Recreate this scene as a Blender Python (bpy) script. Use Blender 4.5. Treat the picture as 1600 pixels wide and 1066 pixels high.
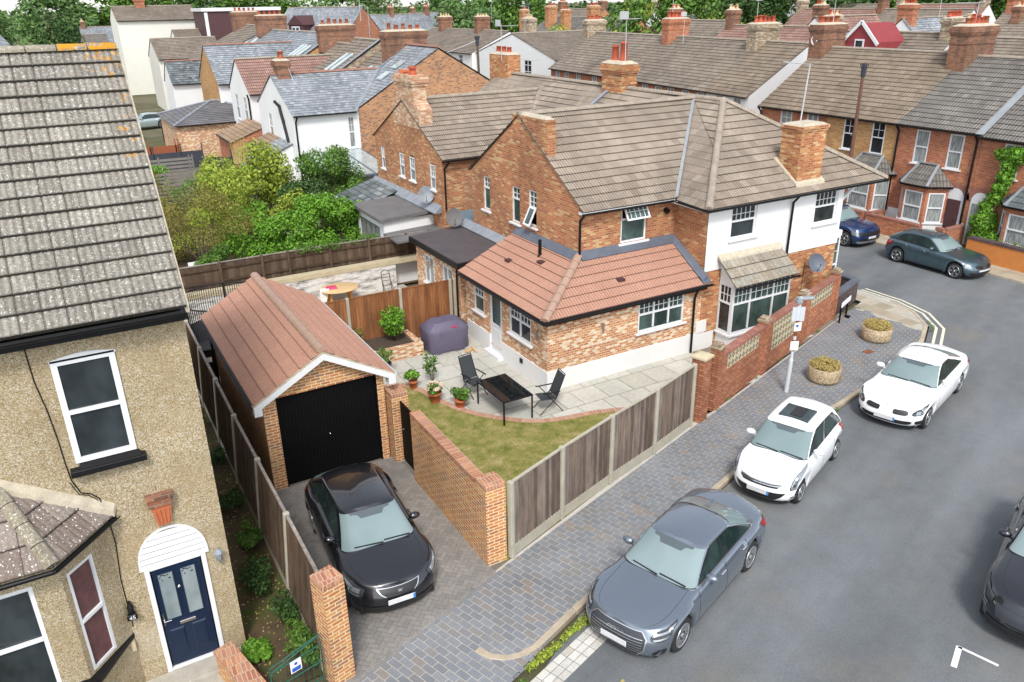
# Suburban street corner seen from a raised viewpoint, overcast summer day. Units: metres.
# World frame: garage and corner house aligned with X (right) / Y (away); street runs ~19 deg off X.
import bpy, bmesh, math, random
from mathutils import Vector, Matrix
rnd = random.Random(7)
R = math.radians
sc = bpy.context.scene
for o in list(bpy.data.objects): bpy.data.objects.remove(o)
COL = sc.collection

# ---------------------------------------------------------------- camera
def cam_axes(yaw, pitch, roll):
    cy, sy, cp, sp = math.cos(yaw), math.sin(yaw), math.cos(pitch), math.sin(pitch)
    f = Vector((sy*cp, cy*cp, -sp)); r = Vector((cy, -sy, 0)); u = r.cross(f)
    cr, sr = math.cos(roll), math.sin(roll)
    return cr*r + sr*u, -sr*r + cr*u, f
cd = bpy.data.cameras.new('camera'); cam = bpy.data.objects.new('camera', cd); COL.objects.link(cam)
r_, u_, f_ = cam_axes(R(29.45), R(23.2), R(-1.03))
M = Matrix((r_, u_, -f_)).transposed().to_4x4(); M.translation = Vector((0, 0, 10.8))
cam.matrix_world = M
cd.sensor_width = 36; cd.lens = 1240/1600*36; cd.clip_start = .1; cd.clip_end = 5000
sc.camera = cam
# ---------------------------------------------------------------- sky, sun, exposure
SUN_EL, SUN_AZ = R(50), R(207)          # azimuth clockwise from +Y
w = bpy.data.worlds.new('World'); sc.world = w; w.use_nodes = True
nt = w.node_tree; nt.nodes.clear()
sky = nt.nodes.new('ShaderNodeTexSky'); sky.sky_type = 'NISHITA'; sky.sun_disc = False
sky.sun_elevation = SUN_EL; sky.sun_rotation = SUN_AZ; sky.air_density = 1.0; sky.dust_density = 1.0; sky.ozone_density = 1
hs = nt.nodes.new('ShaderNodeHueSaturation'); hs.inputs['Saturation'].default_value = .34
bg = nt.nodes.new('ShaderNodeBackground'); bg.inputs[1].default_value = .15
wo = nt.nodes.new('ShaderNodeOutputWorld')
nt.links.new(sky.outputs[0], hs.inputs['Color']); nt.links.new(hs.outputs[0], bg.inputs[0]); nt.links.new(bg.outputs[0], wo.inputs[0])
ld = bpy.data.lights.new('sun', 'SUN'); ld.energy = 1.5; ld.angle = R(12); ld.color = (1, .96, .9)
lo = bpy.data.objects.new('sun', ld); COL.objects.link(lo)
sd = Vector((math.sin(SUN_AZ)*math.cos(SUN_EL), math.cos(SUN_AZ)*math.cos(SUN_EL), math.sin(SUN_EL)))
lo.rotation_euler = sd.to_track_quat('Z', 'Y').to_euler(); lo.location = (0, 0, 60)
sc.view_settings.view_transform = 'Standard'; sc.view_settings.look = 'None'; sc.view_settings.gamma = 1
sc.view_settings.use_curve_mapping = False; sc.view_settings.exposure = 1.02

# ---------------------------------------------------------------- node helpers
def newmat(name):
    m = bpy.data.materials.new(name); m.use_nodes = True; nt = m.node_tree; nt.nodes.clear()
    b = nt.nodes.new('ShaderNodeBsdfPrincipled'); o = nt.nodes.new('ShaderNodeOutputMaterial')
    nt.links.new(b.outputs[0], o.inputs[0]); return m, nt, b
def nd(nt, t, ins=None, **at):
    n = nt.nodes.new('ShaderNode'+t)
    for k, v in at.items(): setattr(n, k, v)
    for k, v in (ins or {}).items():
        if isinstance(v, bpy.types.NodeSocket): nt.links.new(v, n.inputs[k])
        else: n.inputs[k].default_value = v
    return n
def C3(c): return (c[0], c[1], c[2], 1)
def uvn(nt): return nd(nt, 'UVMap').outputs[0]
def objc(nt): return nd(nt, 'NewGeometry').outputs['Position']
def ramp(nt, fac, stops, interp='LINEAR'):
    n = nt.nodes.new('ShaderNodeValToRGB'); n.color_ramp.interpolation = interp
    e = n.color_ramp.elements
    while len(e) < len(stops): e.new(.5)
    for i, (p, c) in enumerate(stops):
        e[i].position = p; e[i].color = C3(c) if isinstance(c, (tuple, list)) else (c, c, c, 1)
    nt.links.new(fac, n.inputs[0]); return n.outputs[0]
def mix(nt, a, b, f, mode='MIX'):
    n = nt.nodes.new('ShaderNodeMix'); n.data_type = 'RGBA'; n.blend_type = mode
    for s, v in ((n.inputs[0], f), (n.inputs[6], a), (n.inputs[7], b)):
        if isinstance(v, bpy.types.NodeSocket): nt.links.new(v, s)
        elif isinstance(v, (int, float)): s.default_value = v
        else: s.default_value = C3(v)
    return n.outputs[2]
def noise(nt, vec, scale, detail=3, rough=.55, dim='3D', dist=0):
    return nd(nt, 'TexNoise', {'Vector': vec, 'Scale': scale, 'Detail': detail, 'Roughness': rough, 'Distortion': dist}, noise_dimensions=dim).outputs[0]
def stretch(nt, vec, s):
    return nd(nt, 'VectorMath', {0: vec, 1: s}, operation='MULTIPLY').outputs[0]
def weather(nt, col, vec, scale=.7, lo=.72, hi=1.12):
    n = noise(nt, vec, scale, 5, .65)
    return mix(nt, col, ramp(nt, n, [(.3, lo), (.7, hi)]), 1, 'MULTIPLY')
def bump(nt, b, h, s=.3, d=.01):
    n = nd(nt, 'Bump', {'Height': h, 'Strength': s, 'Distance': d}); nt.links.new(n.outputs[0], b.inputs['Normal'])
def setc(nt, b, c, rough=.85, spec=None, metal=0):
    if isinstance(c, bpy.types.NodeSocket): nt.links.new(c, b.inputs['Base Color'])
    else: b.inputs['Base Color'].default_value = C3(c)
    if isinstance(rough, bpy.types.NodeSocket): nt.links.new(rough, b.inputs['Roughness'])
    else: b.inputs['Roughness'].default_value = rough
    b.inputs['Metallic'].default_value = metal
    if spec is not None: b.inputs['Specular IOR Level'].default_value = spec

MAT = {}
def m_plain(name, c, rough=.7, metal=0, var=.12, scale=3, spec=None, coat=0, fine=0):
    m, nt, b = newmat(name); v = objc(nt)
    col = weather(nt, mix(nt, c, c, 0), v, scale, 1-var, 1+var*.6) if var else c
    if fine: col = mix(nt, col, ramp(nt, noise(nt, v, 60, 2), [(.35, 1-fine), (.65, 1+fine)]), 1, 'MULTIPLY')
    setc(nt, b, col, rough, spec, metal)
    if coat: b.inputs['Coat Weight'].default_value = coat; b.inputs['Coat Roughness'].default_value = .04
    MAT[name] = m; return m
def m_brick(name, cols, mortar=(.42, .38, .32), bw=.23, bh=.075, mo=.009, lo=.7, hi=1.15, stain=None, bias=0, ang=0, rough=.9):
    m, nt, b = newmat(name); v = uvn(nt); p = objc(nt)
    if ang: v = nd(nt, 'Mapping', {'Vector': v, 'Rotation': (0, 0, ang)}).outputs[0]
    t = nd(nt, 'TexBrick', {'Vector': v, 'Color1': (0, 0, 0, 1), 'Color2': (1, 1, 1, 1), 'Mortar': (0, 0, 0, 1), 'Scale': 1, 'Mortar Size': mo,
                            'Mortar Smooth': .1, 'Bias': bias, 'Brick Width': bw, 'Row Height': bh}, offset=.5)
    n = len(cols); c = ramp(nt, t.outputs[0], [(i/n, x) for i, x in enumerate(cols)], 'CONSTANT')
    c = mix(nt, c, ramp(nt, noise(nt, p, 35, 3), [(.3, .78), (.7, 1.18)]), 1, 'MULTIPLY')
    c = mix(nt, c, mortar, t.outputs[1])
    c = weather(nt, c, p, .6, lo, hi)
    if stain: c = mix(nt, c, stain[0], ramp(nt, noise(nt, stretch(nt, p, (1, 1, .35)), stain[1], 5, .7), [(stain[2], 0.), (stain[2]+.15, stain[3])]))
    setc(nt, b, c, rough, .25)
    bump(nt, b, nd(nt, 'Math', {0: 1, 1: t.outputs[1]}, operation='SUBTRACT').outputs[0], .5, .008)
    MAT[name] = m; return m
def m_tile(name, cols, tw=.3, th=.34, lo=.75, hi=1.15, spots=None, lichen=None, ribs=0, line=.35, rough=.9, off=.5, edge=.6, ew=.04, rib=.68):
    """roof tiles on the strip UVs (u along the eave, v up the slope): per tile tint, ribs, shade painted along each lower edge, lichen"""
    m, nt, b = newmat(name); v = uvn(nt); p = objc(nt)
    t = nd(nt, 'TexBrick', {'Vector': v, 'Color1': (0, 0, 0, 1), 'Color2': (1, 1, 1, 1), 'Mortar': (.5, .5, .5, 1), 'Scale': 1, 'Mortar Size': .006,
                            'Mortar Smooth': .2, 'Bias': 0, 'Brick Width': tw, 'Row Height': th}, offset=off)
    n = len(cols); c = ramp(nt, t.outputs[0], [(i/(n-1), x) for i, x in enumerate(cols)])
    c = mix(nt, c, ramp(nt, noise(nt, p, 22, 4, .7), [(.3, .8), (.7, 1.18)]), 1, 'MULTIPLY')
    if spots:
        for sc_, thr, colr, amt, nz in spots:
            vo = nd(nt, 'TexVoronoi', {'Vector': nd(nt, 'VectorMath', {0: p, 1: noise_vec(nt, p, nz)}, operation='ADD').outputs[0], 'Scale': sc_})
            keep = ramp(nt, nd(nt, 'SeparateColor', {0: vo.outputs['Color']}).outputs[0], [(.45, 0.), (.55, 1.)])
            f = nd(nt, 'Math', {0: ramp(nt, vo.outputs['Distance'], [(thr, amt), (thr+.1, 0.)]), 1: keep}, operation='MULTIPLY').outputs[0]
            c = mix(nt, c, colr, f)
    if lichen:
        for colr, sc_, thr, umin, vmin in lichen:
            su = nd(nt, 'SeparateXYZ', {0: v})
            mk = nd(nt, 'Math', {0: nd(nt, 'Math', {0: su.outputs[0], 1: umin}, operation='GREATER_THAN').outputs[0], 1: nd(nt, 'Math', {0: su.outputs[1], 1: vmin}, operation='GREATER_THAN').outputs[0]}, operation='MULTIPLY').outputs[0]
            nf = ramp(nt, noise(nt, p, sc_, 6, .72), [(thr, 0.), (thr+.05, .95)])
            c = mix(nt, c, colr, nd(nt, 'Math', {0: nf, 1: mk}, operation='MULTIPLY').outputs[0])
    h = None
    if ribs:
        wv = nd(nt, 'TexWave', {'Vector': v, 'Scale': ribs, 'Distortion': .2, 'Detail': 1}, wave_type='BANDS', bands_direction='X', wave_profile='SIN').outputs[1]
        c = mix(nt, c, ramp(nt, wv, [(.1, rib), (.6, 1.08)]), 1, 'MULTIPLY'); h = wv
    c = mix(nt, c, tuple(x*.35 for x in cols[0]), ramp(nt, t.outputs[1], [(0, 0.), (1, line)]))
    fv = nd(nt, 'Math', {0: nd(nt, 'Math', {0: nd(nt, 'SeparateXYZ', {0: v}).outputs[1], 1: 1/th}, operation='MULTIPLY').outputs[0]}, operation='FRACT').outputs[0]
    c = mix(nt, c, tuple(x*.22 for x in cols[0]), ramp(nt, fv, [(0, edge), (ew, edge*.7), (ew+.05, 0.), (.95, 0.), (1, edge*.8)]))  # shadow gap under each course, painted into the colour as a dark band
    c = weather(nt, c, p, .45, lo, hi)
    setc(nt, b, c, rough, .2)
    if h is not None: bump(nt, b, h, .5, .02)
    MAT[name] = m; return m
def noise_vec(nt, p, amt):
    n = nd(nt, 'TexNoise', {'Vector': p, 'Scale': 25, 'Detail': 2})
    return nd(nt, 'VectorMath', {0: n.outputs[1], 1: (amt, amt, amt)}, operation='MULTIPLY').outputs[0]
def m_island(name, cols, rough=.85, streak=None, lo=.85, hi=1.1, scale=1, fine=.15, trans=0, spec=.25, fscale=30):
    """every loose piece (paver, slab, board, leaf) takes its own tint"""
    m, nt, b = newmat(name); p = objc(nt)
    ri = nd(nt, 'NewGeometry').outputs['Random Per Island']; n = len(cols)
    c = ramp(nt, ri, [(i/(n-1), x) for i, x in enumerate(cols)])
    if streak: c = mix(nt, c, ramp(nt, noise(nt, stretch(nt, p, streak), 1, 4, .7), [(.3, .6), (.7, 1.3)]), 1, 'MULTIPLY')
    elif fine: c = mix(nt, c, ramp(nt, noise(nt, p, fscale, 3, .7), [(.3, 1-fine), (.7, 1+fine)]), 1, 'MULTIPLY')
    c = weather(nt, c, p, scale, lo, hi)
    setc(nt, b, c, rough, spec)
    if trans:
        tr = nd(nt, 'BsdfTranslucent', {'Color': c}); mx = nd(nt, 'MixShader', {0: trans, 1: b.outputs[0], 2: tr.outputs[0]})
        nt.links.new(mx.outputs[0], [x for x in nt.nodes if x.type == 'OUTPUT_MATERIAL'][0].inputs[0])
    MAT[name] = m; return m

# --- masonry
OR = [(.50, .185, .065), (.43, .14, .05), (.55, .225, .08), (.36, .11, .045), (.60, .29, .11), (.47, .165, .058)]
m_brick('brick_orange', OR+[(.62, .40, .2)], mortar=(.40, .30, .2), stain=((.20, .10, .06), 1.2, .6, .5))
m_brick('brick_gable', [(.47, .175, .07), (.40, .13, .055), (.50, .22, .09), (.33, .115, .055), (.58, .36, .17), (.43, .15, .06), (.48, .19, .075)], mortar=(.42, .32, .22), stain=((.22, .16, .11), 1., .58, .5))
m_brick('brick_fleck', [(.50, .21, .09), (.44, .16, .07), (.52, .24, .10), (.72, .60, .44), (.42, .145, .065), (.66, .50, .34), (.74, .64, .48), (.48, .2, .085), (.55, .29, .14)], mortar=(.60, .45, .31), bw=.17, mo=.012, lo=.85, hi=1.1)
m_brick('brick_garage', [(.52, .22, .08), (.44, .16, .06), (.56, .27, .10), (.36, .14, .07), (.50, .19, .075), (.33, .17, .10)], mortar=(.66, .50, .30), mo=.013, lo=.8, hi=1.1)
m_brick('brick_dark', [(.28, .11, .06), (.22, .09, .06), (.34, .14, .07), (.18, .09, .06), (.30, .13, .08)], mortar=(.26, .2, .15), stain=((.10, .07, .05), 1.3, .5, .7))
m_brick('brick_red', [(.46, .14, .065), (.40, .11, .05), (.50, .18, .08), (.34, .10, .05)], mortar=(.38, .28, .2), lo=.8, hi=1.1)
m_brick('brick_yellow', [(.52, .27, .09), (.44, .22, .08), (.55, .31, .12), (.40, .18, .07)], mortar=(.42, .33, .2), lo=.8, hi=1.1)
m_brick('brick_chequer', [(.44, .19, .08), (.38, .15, .065), (.48, .23, .10), (.16, .075, .05), (.40, .17, .075)], mortar=(.5, .38, .26), bw=.17, lo=.85)
m_brick('brick_soldier', [(.46, .2, .11), (.38, .15, .09), (.50, .25, .14), (.42, .2, .13)], mortar=(.50, .38, .27), bw=.075, bh=.24, mo=.008)
m_brick('brick_coping', [(.32, .12, .085), (.28, .10, .075), (.36, .15, .1)], mortar=(.3, .2, .16), bw=.08, bh=.3, stain=((.45, .42, .36), 5, .62, .6))
m_brick('brick_boundary', [(.50, .19, .09), (.44, .15, .075), (.54, .23, .11), (.38, .13, .065)], mortar=(.17, .10, .075), bh=.078, mo=.012, stain=((.3, .18, .1), 2, .6, .4))
m_brick('tarred_brick', [(.09, .055, .06), (.06, .045, .05), (.12, .07, .07)], mortar=(.12, .1, .1))

def m_pebble():
    m, nt, b = newmat('pebbledash'); p = objc(nt)
    vo = nd(nt, 'TexVoronoi', {'Vector': p, 'Scale': 75})
    g = nd(nt, 'SeparateColor', {0: vo.outputs['Color']}).outputs[0]
    c = ramp(nt, g, [(0, (.17, .12, .07)), (.12, (.34, .255, .135)), (.45, (.44, .345, .195)), (.72, (.53, .44, .285)), (.9, (.70, .65, .54)), (1, (.5, .42, .36))])
    c = mix(nt, c, (.38, .28, .15), ramp(nt, noise(nt, p, 1.1, 6, .7), [(.45, 0.), (.70, .65)])); c = mix(nt, c, (.30, .22, .12), ramp(nt, noise(nt, stretch(nt, p, (1, 1, .16)), 2.2, 5, .7), [(.55, 0.), (.78, .4)]))
    c = mix(nt, c, (.62, .56, .46), ramp(nt, noise(nt, p, .8, 4, .6), [(.55, 0.), (.8, .5)]))
    c = mix(nt, c, ramp(nt, vo.outputs['Distance'], [(.1, 1.1), (.6, .72)]), 1, 'MULTIPLY')
    setc(nt, b, weather(nt, c, p, .9, .85, 1.08), .95, .15); bump(nt, b, vo.outputs['Distance'], -.8, .012); MAT['pebbledash'] = m
m_pebble()
def m_stone():
    m, nt, b = newmat('aggregate'); p = objc(nt)
    vo = nd(nt, 'TexVoronoi', {'Vector': p, 'Scale': 40}); g = nd(nt, 'SeparateColor', {0: vo.outputs['Color']}).outputs[0]
    c = ramp(nt, g, [(0, (.2, .14, .08)), (.5, (.45, .34, .2)), (1, (.6, .52, .38))])
    setc(nt, b, weather(nt, c, p, 2, .75, 1.1), .95, .2); bump(nt, b, vo.outputs['Distance'], -.5, .01); MAT['aggregate'] = m
m_stone()
# --- roofs
LICH = [(15, .22, (.56, .55, .51), .7, .11), (30, .20, (.72, .71, .67), .75, .06), (60, .28, (.46, .45, .41), .5, .03), (21, .24, (.11, .105, .10), .75, .08), (44, .26, (.14, .13, .12), .7, .04)]
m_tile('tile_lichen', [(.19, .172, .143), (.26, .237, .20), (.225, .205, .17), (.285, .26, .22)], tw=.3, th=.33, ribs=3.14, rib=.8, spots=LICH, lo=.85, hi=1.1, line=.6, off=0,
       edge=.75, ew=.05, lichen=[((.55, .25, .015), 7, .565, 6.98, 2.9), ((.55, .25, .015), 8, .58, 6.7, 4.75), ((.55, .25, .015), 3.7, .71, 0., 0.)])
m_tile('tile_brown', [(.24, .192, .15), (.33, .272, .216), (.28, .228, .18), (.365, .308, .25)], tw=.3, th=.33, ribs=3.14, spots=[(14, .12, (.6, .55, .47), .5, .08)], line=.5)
m_tile('tile_brown_far', [(.19, .155, .122), (.26, .215, .172), (.22, .18, .142), (.29, .245, .20)], tw=.3, th=.33, ribs=2.09, line=.5, spots=[(6, .1, (.6, .56, .48), .5, .1)])
m_tile('tile_olive_far', [(.19, .148, .108), (.265, .21, .158), (.222, .174, .128), (.29, .235, .178)], tw=.3, th=.33, ribs=2.09, line=.6, spots=[(6, .1, (.6, .56, .48), .5, .1)])
m_tile('tile_grey_far', [(.15, .14, .125), (.20, .185, .165), (.17, .155, .14), (.24, .22, .20)], tw=.3, th=.33, ribs=2.09, line=.6, spots=[(6, .1, (.6, .56, .48), .5, .1)])
m_tile('tile_red_far', [(.26, .15, .12), (.32, .19, .155), (.28, .17, .14), (.35, .22, .18)], tw=.3, th=.33, ribs=2.09, line=.5)
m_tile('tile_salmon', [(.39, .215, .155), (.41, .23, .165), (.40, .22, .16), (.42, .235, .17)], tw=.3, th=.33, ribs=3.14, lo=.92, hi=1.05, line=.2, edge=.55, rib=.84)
m_tile('slate', [(.16, .18, .20), (.26, .28, .30), (.20, .22, .24), (.34, .36, .38), (.22, .22, .23)], tw=.26, th=.26, lo=.8, hi=1.2, line=.8, rough=.55, spots=[(9, .12, (.42, .42, .38), .5, .1)])
m_tile('slate_dark', [(.07, .085, .09), (.18, .20, .21), (.10, .115, .12), (.26, .28, .28)], tw=.3, th=.3, lo=.75, hi=1.2, line=.85, rough=.55)
m_tile('shingle_brown', [(.26, .18, .12), (.32, .22, .15), (.29, .20, .13)], tw=.6, th=.34, line=.9, off=0)
m_plain('ridge_tile', (.31, .26, .205), .9, var=.3, scale=5, fine=.15)
m_tile('ridge_old', [(.22, .19, .13), (.30, .27, .21), (.26, .23, .17)], tw=9, th=9, spots=LICH[:4], lo=.75, hi=1.15, edge=0)
m_tile('ridge_lichen', [(.22, .19, .13), (.30, .27, .21)], tw=9, th=9, spots=LICH[:4], edge=0, lichen=[((.6, .28, .015), 7, .44, -99., -99.)])
m_plain('ridge_salmon', (.36, .235, .175), .8, var=.08, fine=.05)
m_plain('ridge_red', (.30, .15, .11), .9, var=.25, scale=5)
m_plain('felt_dark', (.075, .062, .066), .8, var=.2, scale=1.5, fine=.1)
m_plain('felt_grey', (.14, .135, .135), .8, var=.2, scale=1.5)
m_plain('lead', (.24, .26, .29), .55, var=.25, scale=3)
m_plain('lead_dark', (.10, .115, .145), .5, var=.2, scale=3)
m_plain('mortar', (.48, .42, .32), .95, var=.25, scale=6, fine=.1)
# --- paint, plastic, metal
m_plain('render_white', (.74, .74, .73), .85, var=.06, scale=.6)
m_plain('render_cream', (.70, .69, .62), .85, var=.06, scale=.6)
m_plain('render_grey', (.60, .61, .62), .85, var=.06, scale=.6)
m_plain('upvc', (.70, .71, .72), .35, var=.04)
m_plain('black_plastic', (.008, .008, .009), .45, var=.1, spec=.25)
m_plain('black_paint', (.0035, .0035, .004), .6, var=.2, scale=2, spec=.12)
m_plain('red_cladding', (.25, .035, .04), .7, var=.15)
m_plain('brown_cladding', (.075, .03, .032), .7, var=.15)
m_plain('navy', (.003, .014, .042), .35, var=.1)
m_plain('chrome', (.7, .7, .7), .15, metal=1, var=0)
m_plain('steel', (.42, .44, .46), .35, metal=.8, var=.1)
m_plain('galvanised', (.36, .385, .40), .5, metal=.4, var=.15)
m_plain('aerial_metal', (.55, .56, .57), .45, metal=.5, var=.1)
m_plain('pole_wood', (.16, .075, .05), .9, var=.3, scale=3)
m_plain('rust', (.22, .07, .025), .9, var=.4, scale=8)
m_plain('sign_grey', (.50, .53, .56), .5, var=.06)
m_plain('sign_white', (.8, .8, .8), .5, var=.03)
m_plain('paint_blue', (.02, .10, .42), .5, var=0)
m_plain('pot_clay', (.50, .17, .065), .9, var=.15, scale=9)
m_plain('pot_red', (.42, .085, .04), .8, var=.25, scale=6)
m_plain('pot_cream', (.62, .50, .30), .8, var=.2, scale=6)
m_plain('pot_rust', (.30, .09, .04), .8, var=.25, scale=6)
m_plain('pot_blue', (.02, .14, .33), .3, var=.1)
m_plain('pot_charcoal', (.035, .04, .05), .4, var=.15)
m_plain('soil', (.07, .05, .035), 1, var=.3, scale=8, fine=.3)
m_plain('concrete', (.42, .39, .33), .95, var=.2, scale=3, fine=.12)
m_plain('concrete_post', (.40, .37, .29), .9, var=.15, scale=4, fine=.08)
m_plain('kerb_stone', (.42, .35, .26), .95, var=.2, scale=3, fine=.12)
m_plain('block_cream', (.48, .41, .27), .95, var=.15, scale=4, fine=.08)
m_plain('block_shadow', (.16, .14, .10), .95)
m_plain('wood_orange', (.56, .28, .09), .6, var=.15, scale=3)
m_plain('wood_pale', (.58, .40, .2), .7, var=.1)
m_plain('trellis', (.20, .18, .16), .9, var=.2)
m_plain('fence_charcoal', (.04, .045, .06), .8, var=.2)
m_plain('gate_green', (.015, .09, .06), .5, var=.3, scale=12)
m_plain('curtain_plum', (.12, .05, .05), .8, var=.3, scale=9)
m_plain('lamp_rim', (.05, .055, .06), .2); m_plain('bark', (.10, .075, .05), .95, var=.3, scale=8)
m_plain('cover_purple', (.115, .10, .155), .6, var=.12, scale=3)
m_plain('net', (.015, .015, .017), .8)
m_plain('mesh_fabric', (.035, .04, .045), .8, var=.1)
m_plain('magenta', (.55, .03, .12), .6)
m_plain('towel', (.75, .70, .66), .9)
m_plain('terracotta', (.48, .145, .06), .85, var=.1)
m_plain('tin_white', (.8, .8, .78), .5)
m_plain('teal', (.02, .22, .25), .5)
m_plain('rainbow', (.6, .12, .03), .6)
m_plain('light_wood', (.5, .4, .28), .6)
def m_glass(name, c, light=None, scale=3, rough=.04, stripes=None):
    m, nt, b = newmat(name); p = objc(nt)
    col = ramp(nt, noise(nt, stretch(nt, p, stripes or (1, 1, .6)), scale, 3, .6), [(.38, c), (.62, light or tuple(x*2.2 for x in c))])
    setc(nt, b, col, rough, .6); MAT[name] = m
m_glass('glass', (.012, .016, .018), (.035, .045, .05), 1.4)
m_glass('glass_green', (.02, .04, .036), (.07, .11, .10), 1.5)
m_glass('glass_curtain', (.16, .18, .18), (.36, .38, .37), 6, stripes=(4, 4, .4))
m_glass('glass_frost', (.17, .21, .22), (.26, .30, .31), 2, .2)
m_glass('glass_blue', (.02, .035, .05), (.05, .09, .13))
m_glass('glass_roof', (.30, .36, .36), (.42, .48, .47), 2, .08)
m_glass('tabletop_glass', (.006, .007, .008), (.018, .02, .02), 9, .03)
m_glass('car_screen', (.17, .23, .235), (.22, .285, .29), .6, .02)  # pale colour stands in for sky reflected in the screens
m_glass('car_glass', (.012, .022, .022), (.03, .05, .048), 2.5, .02)
# --- ground
def m_asphalt():
    m, nt, b = newmat('asphalt'); p = objc(nt)
    c = ramp(nt, noise(nt, p, 70, 3, .8), [(.25, (.095, .104, .11)), (.75, (.205, .218, .228))])
    c = mix(nt, c, ramp(nt, noise(nt, stretch(nt, nd(nt, 'Mapping', {'Vector': p, 'Rotation': (0, 0, R(-19))}).outputs[0], (.10, .62, 1)), 1, 4, .55), [(.3, .74), (.66, 1.12)]), 1, 'MULTIPLY')
    c = mix(nt, c, (.19, .165, .13), ramp(nt, noise(nt, p, .45, 5, .6), [(.52, 0.), (.75, .55)]))
    c = mix(nt, c, ramp(nt, noise(nt, p, 26, 4, .8), [(.3, .86), (.7, 1.13)]), 1, 'MULTIPLY'); c = weather(nt, c, p, 1.6, .9, 1.07)
    setc(nt, b, c, .85, .3); bump(nt, b, noise(nt, p, 120, 2), .25, .004); MAT['asphalt'] = m
m_asphalt()
def m_grass(name, a, b2, c2, sc=3):
    m, nt, b = newmat(name); p = objc(nt)
    c = ramp(nt, noise(nt, p, sc*.5, 6, .7), [(.32, a), (.5, b2), (.66, c2)])
    c = mix(nt, c, ramp(nt, noise(nt, stretch(nt, p, (1, 1.6, 1)), 45, 3, .8), [(.3, .6), (.7, 1.35)]), 1, 'MULTIPLY')
    setc(nt, b, c, 1, .1); bump(nt, b, noise(nt, p, 60, 3), .8, .03); MAT[name] = m
m_grass('lawn_grass', (.12, .16, .03), (.27, .25, .075), (.42, .34, .16), 5)
m_grass('garden_soil', (.06, .045, .028), (.12, .085, .05), (.07, .10, .025), 3)
m_grass('far_ground', (.08, .10, .04), (.13, .12, .07), (.2, .18, .13), .2)
m_island('paver_blue', [(.17, .18, .195), (.20, .212, .23), (.225, .235, .25), (.185, .192, .205), (.21, .22, .235), (.20, .20, .205), (.235, .22, .205), (.19, .20, .22), (.215, .225, .24), (.18, .19, .2), (.26, .22, .19)], lo=.8, hi=1.12, scale=.5)
m_plain('paver_joint', (.47, .445, .40), .95, var=.15, scale=2)
m_island('drive_block', [(.20, .185, .17), (.23, .215, .20), (.26, .24, .215), (.215, .205, .195)], lo=.75, hi=1.2, scale=.5)
m_plain('drive_joint', (.15, .135, .115), .95)
m_island('slab', [(.42, .41, .35), (.50, .48, .42), (.46, .44, .39), (.53, .52, .46), (.40, .40, .35)], lo=.9, hi=1.08, scale=.8, fine=.1, fscale=8)
m_plain('slab_joint', (.20, .17, .13), .95)
m_island('slab_path', [(.36, .31, .22), (.42, .36, .27), (.33, .28, .2), (.48, .43, .35)], lo=.8, hi=1.1)
m_island('arc_brick', [(.44, .24, .16), (.50, .30, .21), (.40, .22, .15), (.52, .34, .25)], lo=.85)
m_island('sett', [(.50, .48, .44), (.62, .60, .55), (.45, .42, .37), (.68, .66, .62)], lo=.8)
m_island('boards_grey', [(.18, .135, .108), (.245, .198, .165), (.125, .088, .066), (.30, .26, .23), (.20, .138, .10), (.225, .175, .145)], streak=(7, 7, 1.2), lo=.8)
m_island('boards_brown', [(.25, .10, .04), (.29, .125, .05), (.22, .085, .035), (.33, .15, .065)], streak=(6, 6, .8), lo=.8)
m_island('boards_old', [(.085, .056, .036), (.115, .078, .052), (.062, .038, .025), (.14, .098, .068)], streak=(7, 7, 1.2), lo=.8)
m_island('boards_dark', [(.035, .038, .05), (.05, .052, .066)], lo=.85)
m_island('leaf_yellowgreen', [(.20, .28, .03), (.33, .42, .05), (.48, .52, .09), (.15, .23, .03), (.40, .48, .07)], fine=0, trans=.25, rough=.6)
m_island('leaf_bright', [(.09, .23, .02), (.15, .34, .03), (.22, .44, .045), (.06, .15, .015), (.27, .50, .07)], fine=0, trans=.25, rough=.55)
m_island('leaf_mid', [(.07, .155, .022), (.11, .22, .035), (.16, .29, .05), (.045, .095, .018)], fine=0, trans=.2, rough=.6)
m_island('leaf_dark', [(.028, .07, .018), (.05, .105, .026), (.08, .15, .036), (.02, .045, .013)], fine=0, trans=.15, rough=.6)
m_island('leaf_olive', [(.17, .16, .035), (.25, .20, .05), (.13, .15, .03), (.31, .23, .08), (.16, .20, .035)], fine=0, trans=.2, rough=.7)
m_island('leaf_far', [(.085, .165, .05), (.12, .22, .065), (.165, .27, .085), (.07, .13, .045)], fine=0, trans=.2, rough=.8, lo=.7, hi=1.3, scale=.15)
m_island('leaf_straw', [(.50, .36, .12), (.62, .47, .2), (.38, .30, .09), (.42, .40, .12)], fine=0, trans=.2, rough=.8)
m_island('petal', [(.75, .55, .40), (.85, .72, .58), (.8, .62, .5)], fine=0, rough=.7)
m_island('petal_pink', [(.75, .25, .22), (.8, .4, .38), (.6, .1, .12)], fine=0, rough=.7)
m_island('grass_blades', [(.14, .17, .04), (.26, .25, .08), (.38, .33, .15), (.20, .22, .06)], fine=0, rough=.9)
m_tile('tile_lichen_dark', [(.17, .13, .11), (.26, .22, .19), (.20, .16, .14), (.30, .26, .23)], tw=.3, th=.42, spots=[(24, .2, (.82, .81, .79), .85, .05), (45, .16, (.7, .69, .66), .7, .03)], lo=.8, hi=1.1, line=.6, off=0)
m_brick('brick_weather', [(.34, .24, .15), (.42, .34, .24), (.28, .2, .14), (.5, .44, .33)], mortar=(.3, .26, .2), mo=.006)
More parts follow.
